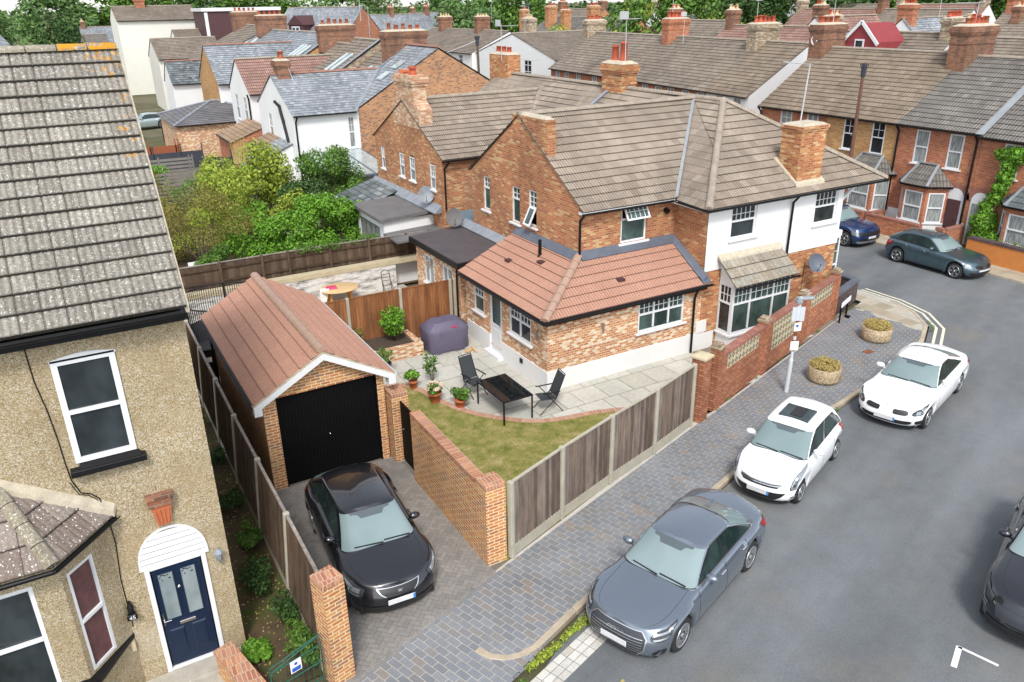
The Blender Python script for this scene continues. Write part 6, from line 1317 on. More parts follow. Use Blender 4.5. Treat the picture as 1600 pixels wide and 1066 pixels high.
def car(label, nose, ang, L, w, h, wb, fo, r, paintm, prof, top, gh, fa=.72, fe=2.7, ra=.5, rim='alloy', spokes=5, front=(), sides=(), xf=None, xrp=None, gc=.17, extra=None, cat='car', arch=None, bpill=(), doors=(), handles=(), rails=False):
    """prof: centre-line deck height along x; top: shoulder height along x; gh: greenhouse dict. x runs nose->tail, angle is the nose->tail direction"""
    X = frame((nose[0]*1.0074, nose[1]*1.0074, RZ), ang); root = thing('parked_car', label, cat, tuple(X.translation), 'cars parked round the corner')
    hw = w/2; xf = xf or [(0, .10), (.18, .02), (.4, 0), (.6, .01), (.8, .05), (1, .13)]; xrp = xrp or [(0, .10), (.2, .02), (.45, 0), (.75, .05), (1, .12)]
    wy = [(0, hw-.07), (.12, hw-.03), (.35, hw-.005), (.6, hw), (.85, hw-.035), (1, hw-.10)]
    wx = (fo, fo+wb); ar = r+.055
    def S(t, z, lift=True):
        f, rr_, ww = cub(z, xf), L-cub(z, xrp), cub(z, wy)
        if t <= 1: p = t*math.pi/2; x = f+fa*(1-max(0, math.cos(p))**(2/fe)); y = ww*max(0, math.sin(p))**(2/fe)
        elif t <= 2: x = f+fa+(rr_-ra-f-fa)*(t-1); y = ww
        else: p = (3-t)*math.pi/2; x = rr_-ra*(1-max(0, math.cos(p))**(2/2.6)); y = ww*max(0, math.sin(p))**(2/2.6)
        y *= 1-.035*((x-L*.5)/(L*.5))**2
        for a in wx: y += .022*math.exp(-((x-a)/.38)**2)*(y/ww)*(.4+z*.5)
        z0 = gc
        if y > hw*.55:
            for a in wx:
                if abs(x-a) < ar: z0 = max(z0, r+math.sqrt(max(0, ar*ar-(x-a)**2)))
        zt = cub(x, top); return Vector((x, y, z0+(zt-z0)*z))
    # dense t samples with columns on the wheel arches
    def t_of(x): return 1+(x-fa)/(L-fa-ra)
    T = sorted(set([i/12 for i in range(13)]+[1+i/40 for i in range(41)]+[2+i/10 for i in range(11)]+[min(1.999, max(.6, t_of(a+ar*math.cos(math.pi*k/14)))) for a in wx for k in range(15)]))
    Zl = [0, .06, .14, .24, .36, .5, .62, .74, .84, .92, 1]; Q = [.06, .14, .26, .4, .55, .7, .85, 1]
    def deck(t, q):
        p = S(t, 1); zc = cub(p.x, prof); f = 1-(1-q)**2.3
        return Vector((p.x, p.y*(1-q), p.z+(zc-p.z)*f))
    mb = MB(X); n = len(T)
    for sg in (1, -1):
        vs = []; rows = Zl+[('q', q) for q in Q]
        for z in rows:
            for t in T:
                p = S(t, z) if not isinstance(z, tuple) else deck(t, z[1]); vs.append((p.x, sg*p.y, p.z))
        fs = [[a*n+i, a*n+i+1, (a+1)*n+i+1, (a+1)*n+i][::sg] for a in range(len(rows)-1) for i in range(n-1)]
        mb.add(vs, fs, 0, True)
    # underbody and wheel wells
    mb.hexa([(.25, -hw+.2, gc+.01), (L-.25, -hw+.2, gc+.01), (L-.25, hw-.2, gc+.01), (.25, hw-.2, gc+.01)], [(.25, -hw+.22, .62), (L-.25, -hw+.22, .62), (L-.25, hw-.22, .62), (.25, hw-.22, .62)], 1)
    # greenhouse
    g = gh; gw0, gw1 = g['w0']/2, g['w1']/2; ga_, gr_ = g.get('fa', .3), g.get('ra', .3); ge_ = 3.6; hr = h
    def ring(t, x0, x1, ww, fa_, ra_):
        if t <= 1: p = t*math.pi/2; return x0+fa_*(1-max(0, math.cos(p))**(2/ge_)), ww*max(0, math.sin(p))**(2/ge_)
        if t <= 2: return x0+fa_+(x1-ra_-x0-fa_)*(t-1), ww
        p = (3-t)*math.pi/2; return x1-ra_*(1-max(0, math.cos(p))**(2/ge_)), ww*max(0, math.sin(p))**(2/ge_)
    def G(t, z):
        xa, ya = ring(t, g['x0'], g['x3'], gw0, ga_, gr_); xb, yb_ = ring(t, g['x1'], g['x2'], gw1, ga_*.8, gr_*.8)
        za = cub(xa, prof)-.03-.05*(ya/gw0)**2; zb = cub(xb, g['roof'])-.045*(yb_/gw1)**3-.02
        x, y = xa+(xb-xa)*z, ya+(yb_-ya)*(z+.16*z*(1-z)); x += (-.05 if t < 1 else (.05 if t > 2 else 0))*4*z*(1-z)*(1 if t <= 1 or t >= 2 else 0)*.5
        return Vector((x, y, za+(zb-za)*z))
    TG = [i/10 for i in range(11)]+[1+i/16 for i in range(1, 17)]+[2+i/10 for i in range(1, 11)]; n2 = len(TG); ZG = [0, .15, .3, .45, .6, .75, .88, 1]
    def roofp(t, q):
        p = G(t, 1); xb, yb_ = p.x, p.y; cx = (g['x1']+g['x2'])/2; zc = cub(xb, g['roof']); f = 1-(1-q)**2
        x = xb; return Vector((x, yb_*(1-q), p.z+(zc-p.z)*f))
    for sg in (1, -1):
        vs = []; rows = ZG+[('q', q) for q in (.1, .25, .45, .7, 1)]
        for z in rows:
            for t in TG: p = G(t, z) if not isinstance(z, tuple) else roofp(t, z[1]); vs.append((p.x, sg*p.y, p.z))
        mb.add(vs, [[a*n2+i, a*n2+i+1, (a+1)*n2+i+1, (a+1)*n2+i][::sg] for a in range(len(rows)-1) for i in range(n2-1)], 2 if g.get('black_roof') else 0, True)
    body = mb.build('body', [paintm, 'trim_black', 'trim_black'], root)
    def patch(fn, rows, off=.006, nt=10, m=0, sgs=(1,), mbx=None, nz=3, sub=True):
        """rows: (z, t0, t1) from the bottom, laid on surface fn and lifted off it"""
        q = mbx or MB(X)
        for sg in sgs:
            vs = []; zz = []
            for a, b in zip(rows, rows[1:]):
                for k in range(nz): s = k/nz; zz.append(tuple(a[i]+(b[i]-a[i])*s for i in range(3)))
            zz.append(rows[-1])
            for (z, a, b) in zz:
                for k in range(nt+1):
                    t = a+(b-a)*k/nt; p = fn(t, z); e = .01; d1 = fn(min(3, t+e), z)-fn(max(0, t-e), z); d2 = fn(t, min(1, z+e))-fn(t, max(0, z-e)); nn = d1.cross(d2)
                    nn = nn.normalized() if nn.length > 1e-9 else Vector((0, 0, 1)); c = Vector((L/2, 0, .5))
                    if nn.dot(p-c) < 0: nn = -nn
                    if t < .02: nn.y = 0
                    p = p+nn*off; vs.append((p.x, sg*p.y, p.z))
            N = nt+1; q.add(vs, [[a*N+i, a*N+i+1, (a+1)*N+i+1, (a+1)*N+i][::sg] for a in range(len(zz)-1) for i in range(nt)], m, True)
        return q
    B2 = (1, -1)
    patch(G, g.get('ws', [(.06, 0, .86), (.93, 0, .84)]), .008, 14, sgs=B2, nz=5).build('windscreen', g.get('wsm', 'car_screen'), root)
    patch(G, [(.035, 0, .9), (.06, 0, .9)], .012, 14, sgs=B2, nz=1).build('scuttle', 'trim_black', root)
    patch(G, g.get('rw', [(.25, 2.2, 3), (.92, 2.2, 3)]), .008, 10, sgs=B2).build('rear_window', g.get('rwm', 'car_screen'), root)
    patch(G, [(.76, 0, .10), (.86, 0, .16), (.88, 0, .34), (.935, 0, .36)], .011, 8, sgs=B2, nz=1).build('mirror_mount', 'screen_dark', root)
    for (rows) in sides:
        for sg in B2:
            a_, z_ = rows[0], rows[-1]; patch(G, [(max(.02, a_[0]-.06), a_[1]-.02, a_[2]+.02)]+[(q[0], q[1]-.025, q[2]+.022) for q in rows[1:-1]]+[(min(.96, z_[0]+.05), z_[1]-.02, z_[2]+.02)], .0035, 10, sgs=(sg,), nz=4).build('window_surround', 'trim_black', root)
            patch(G, rows, .007, 10, sgs=(sg,), nz=4).build('side_window', 'car_glass', root)
    for (nm, fn_, rows, mt, off, sg_) in front:
        f_ = {'S': S, 'G': G, 'D': deck}[fn_]
        if sg_ == 'each':
            for sg in B2: patch(f_, rows, off, 10, sgs=(sg,)).build(nm, mt, root)
        elif sg_ in (1, -1): patch(f_, rows, off, 8, sgs=(sg_,)).build(nm, mt, root)
        else: patch(f_, rows, off, 12, sgs=B2).build(nm, mt, root)
    for (x, za, zb) in doors:
        t = t_of(x); dt = .006/(L-fa-ra)
        for sg in B2: dl = MB(X); patch(S, [(za, t-dt, t+dt), (zb, t-dt, t+dt)], .002, 1, sgs=(sg,), mbx=dl, nz=8); dl.build('panel_gap', 'trim_black', body)
    for sg in B2: hm = MB(X); patch(deck, [(.17, .18, 1.0+g['x0']*.22), (.176, .18, 1.0+g['x0']*.22)], .003, 24, sgs=(sg,), mbx=hm, nz=1); hm.build('bonnet_gap', 'trim_black', body)
    sk_ = MB(X); patch(S, [(.005, 0, .6), (.07, 0, .6)], .006, 20, sgs=B2, mbx=sk_, nz=1); sk_.build('front_trim', 'trim_black', root)
    for sg in B2: sk_ = MB(X); patch(S, [(.005, t_of(fo+ar+.06), t_of(fo+wb-ar-.06)), (.07, t_of(fo+ar+.06), t_of(fo+wb-ar-.06))], .006, 20, sgs=(sg,), mbx=sk_, nz=1); sk_.build('sill_trim', 'trim_black', root)
    for x in handles:
        for sg in B2:
            p = S(t_of(x), .86); m = MB(X); m.box(x-.09, sg*(p.y+.004), p.z-.018, x+.09, sg*(p.y+.035), p.z+.01); m.build('door_handle', 'chrome' if paintm == 'paint_grey' else paintm, root, bevel=.008)
    for sg in B2:      # mirrors
        p = G(.97, .06); m = MB(X @ Matrix.Translation((p.x+.22, sg*(p.y+.13), p.z+.10))); m.sphere((0, 0, 0), .1, 12, 8, 0, .75)
        for v in m.v: pass
        mm = MB(X @ Matrix.Translation((p.x+.22, sg*(p.y+.14), p.z+.09)) @ Matrix.Diagonal((.75, 1.25, .75, 1))); mm.sphere((0, 0, 0), .1, 12, 8)
        mm2 = mm; mm2.X = X; mm2.bar((p.x+.25, sg*(p.y-.02), p.z+.0), (p.x+.23, sg*(p.y+.1), p.z+.06), .05, .03); mm2.build('wing_mirror', paintm if paintm != 'paint_grey' else 'paint_grey', root)
    # wheels
    for a in wx:
        for sg in B2:
            yo_ = hw-.135; K = 28; Wm = X @ Matrix.Translation((a, sg*yo_, r)) @ Matrix.Rotation(-sg*math.pi/2, 4, 'X')
            ty = MB(Wm); ty.lathe((0, 0, 0), [(r*.66, -.10), (r*.9, -.115), (r*.985, -.085), (r, -.05), (r, .05), (r*.985, .085), (r*.9, .108), (r*.69, .10)], K); wo2 = ty.build('wheel', 'tyre', root)
            ri = MB(Wm); ri.lathe((0, 0, 0), [(r*.70, .02), (r*.70, .108), (r*.665, .108), (r*.64, .04), (r*.3, .02), (.01, .02)], K, 1)
            ri.lathe((0, 0, 0), [(r*.70, .095), (r*.71, .112), (r*.655, .112), (r*.65, .08)], K, 0)
            for k in range(spokes):
                for d_ in ((-.16, .16) if spokes <= 7 else (0,)):
                    t = 2*math.pi*k/spokes; wd = .028 if spokes <= 7 else .03
                    a0 = Vector((math.cos(t+d_*.35)*r*.12, math.sin(t+d_*.35)*r*.12, .085)); a1 = Vector((math.cos(t+d_)*r*.665, math.sin(t+d_)*r*.665, .095)); ri.bar(a0, a1, wd, .025, 0)
            ri.lathe((0, 0, 0), [(r*.16, .05), (r*.16, .105), (r*.1, .112), (.005, .112)], 14, 0); ri.build('rim', [rim, 'alloy_dark'], wo2)
            wl = MB(Wm); wl.lathe((0, 0, 0), [(ar*.98, -.2), (ar*.98, .02)], 20); 
    wp = MB(X)
    for (y0, y1) in ((-.05, .52), (-.62, -.08)):
        pa, pb = G(abs(y0)/gw0*.6, .08), G(min(.8, abs(y1)/gw0*.62), .10); wp.bar((pa.x-.03, y0, pa.z+.03), (pb.x-.0, y1, pb.z+.03), .018, .02)
    wp.build('wiper', 'trim_black', root)
    if extra: extra(root, X, S, G, deck, patch)
    return root
def plate(root, X, S, zl=.42, y=.26, off=.02, hgt=.11, euro=-1):
    p = S(0, zl); m = MB(X); m.box(p.x-off-.012, -y, p.z-hgt/2, p.x-off, y, p.z+hgt/2); po = m.build('number_plate', 'number_plate', root, bevel=.006)
    if euro: m = MB(X); m.box(p.x-off-.014, euro*y, p.z-hgt/2+.004, p.x-off-.011, euro*(y-.045), p.z+hgt/2-.004); m.build('plate_band', 'plate_blue', po)
def ring_badge(root, X, x, z, r, n=1, dx=0, th=.008, sp=1.6, tilt=0):
    m = MB(X)
    for k in range(n):
        y = (k-(n-1)/2)*r*sp; K = 20
        for i in range(K):
            a, b = 2*math.pi*i/K, 2*math.pi*(i+1)/K; m.bar((x, y+r*math.cos(a), z+r*math.sin(a)), (x, y+r*math.cos(b), z+r*math.sin(b)), th)
    m.build('badge', 'chrome', root)

# grey four-door saloon at the kerb
def ex_audi(root, X, S, G, deck, patch):
    plate(root, X, S, .50, .27, .035, .12, 0); p = S(0, .78)
    ring_badge(root, X, p.x-.02, p.z-.01, .052, 4)
    m = MB(X)
    for i in range(6):
        z = .30+i*.09
        q = MB(X); patch(S, [(z, 0, .31), (z+.02, 0, .31)], .022, 8, sgs=(1, -1), mbx=m, nz=1)
    m.build('grille_bars', 'alloy', root)
    m = MB(X); patch(G, [(-.0+.02, .86, 2.1), (.05, .86, 2.1)], .014, 30, sgs=(1, -1), mbx=m, nz=1); patch(G, [(.93, .9, 2.25), (.97, .9, 2.25)], .014, 30, sgs=(1, -1), mbx=m, nz=1); m.build('window_trim', 'alloy', root)
    m = MB(X); m.hexa([(3.35, -.05, 1.40), (3.6, -.02, 1.38), (3.6, .02, 1.38), (3.35, .05, 1.40)], [(3.5, -.01, 1.47), (3.58, -.01, 1.46), (3.58, .01, 1.46), (3.5, .01, 1.47)]); m.build('roof_antenna', 'paint_grey', root)
    m = MB(X); patch(S, [(.10, 0, .68), (.125, 0, .68)], .03, 14, sgs=(1, -1), mbx=m, nz=1); m.build('splitter', 'paint_grey', root)
    m = MB(X); 
    for sg in (1, -1):
        a, b = deck(.78, .32), deck(1.18, .22)
        for k in range(10): pass
    p0, p1 = S(0, .95), 1.35
    for q in (.10,): pass
car('dark grey four-door car parked at the kerb nearest the camera', (6.83, 8.60), R(20.0), 4.73, 1.84, 1.42, 2.82, .88, .335, 'paint_grey',
    [(0, .70), (.12, .735), (.5, .83), (1.0, .90), (1.45, .965), (2.2, 1.0), (3.4, 1.04), (4.0, 1.07), (4.6, 1.05), (4.73, 1.0)], [(0, .70), (.3, .74), (.8, .81), (1.4, .87), (2.6, .91), (3.6, .955), (4.3, .97), (4.73, .95)],
    dict(w0=1.56, w1=1.16, x0=1.30, x1=2.08, x2=3.20, x3=4.10, roof=[(1.9, 1.385), (2.3, 1.42), (2.8, 1.425), (3.3, 1.39), (3.6, 1.34)], fa=.34, ra=.4),
    fe=2.9, spokes=20, sides=([(.10, .96, 1.46), (.5, .98, 1.48), (.88, 1.02, 1.50)], [(.10, 1.50, 2.12), (.5, 1.52, 2.1), (.88, 1.54, 2.02)]),
    front=(('grille', 'S', [(.18, 0, .24), (.40, 0, .33), (.78, 0, .36), (.93, 0, .28)], 'grille_grey', .012, 'both'), ('grille_frame', 'S', [(.925, 0, .30), (.955, 0, .28)], 'alloy', .022, 'both'), ('grille_frame', 'S', [(.16, .23, .255), (.40, .325, .35), (.78, .355, .38), (.94, .275, .30)], 'alloy', .02, 'each'), ('grille_frame', 'S', [(.165, 0, .25), (.19, 0, .25)], 'alloy', .022, 'both'),
           ('headlight', 'S', [(.70, .56, .72), (.75, .44, .84), (.84, .42, .93), (.95, .52, .96)], 'lamp_dark', .010, 'each'), ('headlight_lens', 'S', [(.74, .50, .74), (.79, .47, .82)], 'lamp_clear', .014, 'each'), ('daylight_strip', 'S', [(.86, .46, .90), (.90, .50, .93)], 'lamp_clear', .014, 'each'), ('air_intake', 'S', [(.24, .48, .72), (.34, .50, .76), (.42, .60, .76)], 'trim_black', .010, 'each'), ('fog_trim', 'S', [(.24, .54, .57), (.40, .64, .67)], 'alloy', .02, 'each'),
           ('rear_light', 'S', [(.74, 2.05, 2.5), (.93, 2.0, 2.5)], 'lamp_red', .01, 'each'), ('side_strip', 'S', [(.075, 1.16, 1.70), (.10, 1.16, 1.70)], 'alloy', .012, 'each')),
    doors=((1.45, .1, 1), (2.55, .08, 1), (3.45, .1, 1)), handles=(2.38, 3.28), extra=ex_audi)

# small white hatchback with open sunroof
def ex_i10(root, X, S, G, deck, patch):
    plate(root, X, S, .50, .26, .03, .12, -1); p = S(0, .80); ring_badge(root, X, p.x-.015, p.z, .045, 1, th=.009); m = MB(X); m.bar((p.x-.02, -.02, p.z-.03), (p.x-.02, .02, p.z+.03), .01); m.build('badge', 'chrome', root)
    z = 1.50; m = MB(X); m.hexa([(1.78, -.36, 1.475), (2.42, -.36, 1.50), (2.42, .36, 1.50), (1.78, .36, 1.475)], [(1.78, -.36, 1.535), (2.42, -.36, 1.55), (2.42, .36, 1.55), (1.78, .36, 1.535)]); so = m.build('sunroof', 'car_glass', root, bevel=.01)
    m = MB(X); m.hexa([(1.88, -.16, 1.535), (2.38, -.16, 1.548), (2.38, .12, 1.548), (1.88, .12, 1.535)], [(1.88, -.16, 1.548), (2.38, -.16, 1.558), (2.38, .12, 1.558), (1.88, .12, 1.548)]); m.build('sunroof_opening', 'trim_black', so)
    m = MB(X); m.tube((1.58, 0, 1.47), (1.42, 0, 1.66), .006, .004, 5); m.build('aerial', 'trim_black', root)
car('small white hatchback with a sunroof parked in the middle of the kerb row', (12.40, 10.62), R(21), 3.57, 1.60, 1.53, 2.38, .70, .285, 'paint_white',
    [(0, .70), (.1, .76), (.35, .88), (.75, .97), (1.0, 1.01), (1.6, 1.03), (3.0, 1.08), (3.5, 1.06)], [(0, .68), (.25, .76), (.6, .87), (1.1, .93), (2.2, .97), (3.1, 1.02), (3.57, 1.0)],
    dict(w0=1.40, w1=1.12, x0=.86, x1=1.55, x2=3.12, x3=3.50, roof=[(1.4, 1.46), (1.7, 1.505), (2.3, 1.53), (2.9, 1.50), (3.2, 1.45)], fa=.30, ra=.22), fa=.6, fe=2.5, ra=.4, spokes=7,
    sides=([(.10, .98, 1.42), (.5, 1.0, 1.43), (.88, 1.03, 1.44)], [(.10, 1.48, 2.02), (.5, 1.49, 1.98), (.88, 1.50, 1.9)]),
    front=(('grille', 'S', [(.72, 0, .30), (.84, 0, .40)], 'trim_black', .012, 'both'), ('grille_trim', 'S', [(.785, 0, .39), (.81, 0, .39)], 'chrome', .02, 'both'), ('grille_trim', 'S', [(.845, 0, .42), (.87, 0, .42)], 'chrome', .02, 'both'), ('lower_grille', 'S', [(.16, 0, .26), (.34, 0, .40), (.54, 0, .50)], 'trim_black', .010, 'both'),
           ('headlight_rim', 'S', [(.60, .60, .76), (.72, .58, .94), (.87, .64, 1.09), (.975, .83, 1.13)], 'lamp_rim', .010, 'each'), ('headlight', 'S', [(.62, .62, .74), (.72, .60, .92), (.86, .66, 1.08), (.96, .84, 1.12)], 'lamp_clear', .014, 'each'), ('headlight_lens', 'S', [(.70, .66, .78), (.80, .67, .84)], 'lamp_dark', .017, 'each'), ('fog_light', 'S', [(.24, .62, .76), (.34, .64, .78)], 'lamp_clear', .012, 'each'), ('rear_light', 'S', [(.6, 2.0, 2.35), (.98, 2.0, 2.35)], 'lamp_red', .01, 'each')),
    doors=((.98, .1, 1), (1.95, .08, 1), (2.72, .1, 1)), handles=(1.78, 2.58), extra=ex_i10)

# white coupe
def ex_bmw4(root, X, S, G, deck, patch):
    plate(root, X, S, .44, .27, .03, .12, -1)
    for sg in (1, -1):
        m = MB(X); patch(S, [(.70, .10, .30), (.74, .08, .36), (.86, .08, .36), (.90, .10, .30)], .022, 8, sgs=(sg,), mbx=m); m.build('kidney_grille', 'trim_black', root)
    m = MB(X); p = deck(0, 0); m.lathe((p.x+.03, 0, p.z+.0), [(.042, 0), (.042, .012), (.03, .016)], 14); m.build('badge', 'steel', root)
car('white low-slung coupe parked farthest along the kerb beside a planter', (17.9, 11.42), R(17), 4.64, 1.83, 1.38, 2.81, .80, .325, 'paint_white',
    [(0, .66), (.12, .71), (.5, .80), (1.0, .87), (1.5, .93), (2.2, .97), (3.5, 1.0), (4.2, 1.02), (4.64, .98)], [(0, .66), (.3, .72), (.8, .80), (1.4, .85), (2.6, .88), (3.6, .93), (4.3, .96), (4.64, .93)],
    dict(w0=1.54, w1=1.12, x0=1.38, x1=2.18, x2=3.15, x3=4.18, roof=[(2.0, 1.32), (2.4, 1.365), (2.8, 1.37), (3.2, 1.34), (3.6, 1.28)], fa=.34, ra=.35), fe=2.6, spokes=5,
    sides=([(.10, .96, 1.58), (.5, .98, 1.58), (.88, 1.02, 1.57)], [(.10, 1.60, 1.98), (.5, 1.60, 1.97), (.86, 1.59, 1.88)]),
    front=(('headlight', 'S', [(.68, .50, .74), (.74, .44, .84), (.84, .46, .93), (.90, .58, .94)], 'lamp_dark', .011, 'each'), ('headlight_ring', 'S', [(.72, .54, .66), (.84, .56, .68)], 'lamp_clear', .016, 'each'), ('headlight_ring', 'S', [(.73, .70, .80), (.85, .72, .84)], 'lamp_clear', .016, 'each'), ('lower_grille', 'S', [(.20, 0, .36), (.27, 0, .46), (.38, 0, .48), (.42, 0, .40)], 'trim_black', .011, 'both'), ('air_intake', 'S', [(.22, .58, .74), (.34, .54, .78), (.42, .56, .76)], 'trim_black', .011, 'each'), ('rear_light', 'S', [(.72, 2.05, 2.5), (.90, 2.0, 2.5)], 'lamp_red', .01, 'each')),
    doors=((1.42, .1, 1), (2.88, .08, 1)), handles=(2.72,), extra=ex_bmw4)

# black hatchback on the drive
def ex_leon(root, X, S, G, deck, patch):
    plate(root, X, S, .56, .27, .035, .115, -1); p = S(0, .84)
    m = MB(X); m.box(p.x-.03, -.045, p.z-.03, p.x-.018, .045, p.z+.03); m.box(p.x-.034, -.03, p.z-.018, p.x-.03, .03, p.z-.006); m.box(p.x-.034, -.03, p.z+.006, p.x-.03, .03, p.z+.018); m.build('badge', 'chrome', root, bevel=.004)
    m = MB(X); patch(S, [(.06, .30, .70), (.085, .30, .70)], .014, 10, sgs=(1, -1), mbx=m, nz=1); m.build('bumper_trim', 'alloy', root)
    m = MB(X); m.box(1.62, .34, 1.175, 1.70, .42, 1.18); 
car('black hatchback parked nose out on the driveway in front of the garage', (3.95, 11.42), R(86.5), 4.40, 1.90, 1.46, 2.63, .86, .32, 'paint_black',
    [(0, .72), (.12, .765), (.45, .86), (.9, .93), (1.2, .97), (2.0, 1.0), (3.4, 1.05), (4.1, 1.08), (4.26, 1.02)], [(0, .71), (.3, .76), (.8, .84), (1.3, .89), (2.4, .94), (3.4, .98), (4.26, .97)],
    dict(w0=1.54, w1=1.16, x0=1.10, x1=1.88, x2=3.62, x3=4.14, roof=[(1.7, 1.41), (2.1, 1.45), (2.7, 1.455), (3.4, 1.42), (3.8, 1.36)], fa=.36, ra=.3), fe=2.35, fa=.8, spokes=5,
    sides=([(.10, .98, 1.44), (.5, 1.0, 1.45), (.88, 1.03, 1.46)], [(.10, 1.48, 2.02), (.5, 1.49, 1.96), (.88, 1.50, 1.86)]),
    front=(('grille', 'S', [(.72, 0, .16), (.80, 0, .22), (.93, 0, .28)], 'trim_black', .012, 'both'), ('grille_trim', 'S', [(.93, 0, .29), (.95, 0, .29)], 'alloy', .02, 'both'), ('grille_trim', 'S', [(.71, .15, .17), (.80, .21, .23), (.94, .275, .295)], 'alloy', .02, 'each'), ('headlight', 'S', [(.66, .54, .70), (.74, .50, .84), (.90, .46, .94), (.95, .66, .96)], 'lamp_dark', .011, 'each'), ('daylight_strip', 'S', [(.70, .56, .76), (.735, .55, .80)], 'lamp_clear', .016, 'each'), ('headlight_lens', 'S', [(.77, .56, .80), (.88, .54, .88)], 'lamp_clear', .014, 'each'), ('lower_grille', 'S', [(.14, 0, .5), (.38, 0, .52)], 'trim_black', .010, 'both'), ('rear_light', 'S', [(.7, 2.05, 2.5), (.92, 2.0, 2.5)], 'lamp_red', .01, 'each')),
    doors=((1.30, .1, 1), (2.32, .08, 1), (3.15, .1, 1)), handles=(2.12, 3.0), extra=ex_leon)

# slate-grey hatchback across the junction, side on
car('slate grey hatchback with bright alloy wheels parked across the junction', (31.85, 17.2), R(90), 4.32, 1.77, 1.44, 2.69, .78, .325, 'paint_slate',
    [(0, .68), (.12, .73), (.5, .83), (1.0, .90), (1.45, .96), (2.2, 1.0), (3.4, 1.04), (4.1, 1.06), (4.32, 1.0)], [(0, .68), (.3, .73), (.8, .82), (1.4, .88), (2.4, .92), (3.4, .97), (4.32, .96)],
    dict(w0=1.50, w1=1.14, x0=1.36, x1=2.1, x2=3.6, x3=4.18, roof=[(1.9, 1.38), (2.3, 1.43), (2.8, 1.44), (3.4, 1.40), (3.8, 1.34)], fa=.34, ra=.28), fe=2.5, spokes=5,
    sides=([(.10, .96, 1.40), (.5, .98, 1.41), (.88, 1.02, 1.42)], [(.10, 1.44, 1.80), (.5, 1.45, 1.80), (.88, 1.46, 1.78)], [(.10, 1.83, 2.08), (.5, 1.83, 2.03), (.8, 1.82, 1.92)]),
    front=(('kidney_grille', 'S', [(.66, .06, .30), (.86, .08, .34)], 'trim_black', .014, 'each'), ('headlight', 'S', [(.66, .5, .8), (.74, .48, 1.0), (.88, .56, 1.05)], 'lamp_clear', .011, 'each'), ('lower_grille', 'S', [(.14, 0, .5), (.36, 0, .55)], 'trim_black', .010, 'both'), ('number_plate', 'S', [(.44, 0, .22), (.56, 0, .22)], 'number_plate', .02, 'both'), ('rear_light', 'S', [(.66, 2.0, 2.5), (.90, 2.0, 2.5)], 'lamp_red', .01, 'each')),
    doors=((1.44, .1, 1), (2.50, .08, 1), (3.3, .1, 1)), handles=(2.3, 3.15))

# blue SUV behind it
def ex_duster(root, X, S, G, deck, patch):
    plate(root, X, S, .46, .26, .03, .11, 0)
    for sg in (1, -1): m = MB(X); m.tube((1.9, sg*.56, 1.66), (3.4, sg*.58, 1.66), .02, .02, 6); m.build('roof_rail', 'trim_black', root)
car('dark blue four-by-four car with grey skid plate parked behind the slate hatchback', (31.95, 22.65), R(90), 4.34, 1.80, 1.64, 2.67, .84, .36, 'paint_deepblue',
    [(0, .86), (.12, .93), (.5, 1.0), (1.0, 1.06), (1.4, 1.1), (2.2, 1.12), (3.4, 1.14), (4.1, 1.16), (4.34, 1.1)], [(0, .84), (.3, .92), (.8, .99), (1.4, 1.03), (2.4, 1.06), (3.4, 1.08), (4.34, 1.06)],
    dict(w0=1.54, w1=1.24, x0=1.22, x1=1.86, x2=3.85, x3=4.26, roof=[(1.6, 1.59), (2.0, 1.63), (2.8, 1.64), (3.6, 1.60), (4.0, 1.56)], fa=.3, ra=.22), fe=3.2, fa=.55, gc=.22, spokes=6,
    sides=([(.10, .98, 1.40), (.5, 1.0, 1.41), (.88, 1.03, 1.42)], [(.10, 1.45, 1.95), (.5, 1.46, 1.95), (.88, 1.47, 1.9)]),
    front=(('grille', 'S', [(.60, 0, .5), (.84, 0, .52)], 'trim_black', .014, 'both'), ('headlight', 'S', [(.58, .58, .92), (.84, .58, 1.04)], 'lamp_clear', .012, 'each'), ('skid_plate', 'S', [(.02, 0, .5), (.10, 0, .62), (.20, 0, .66), (.24, 0, .6)], 'alloy', .018, 'both'), ('lower_grille', 'S', [(.26, 0, .6), (.42, 0, .64)], 'trim_black', .011, 'both')),
    doors=((1.35, .1, 1), (2.4, .08, 1), (3.3, .1, 1)), handles=(2.2, 3.1), extra=ex_duster)

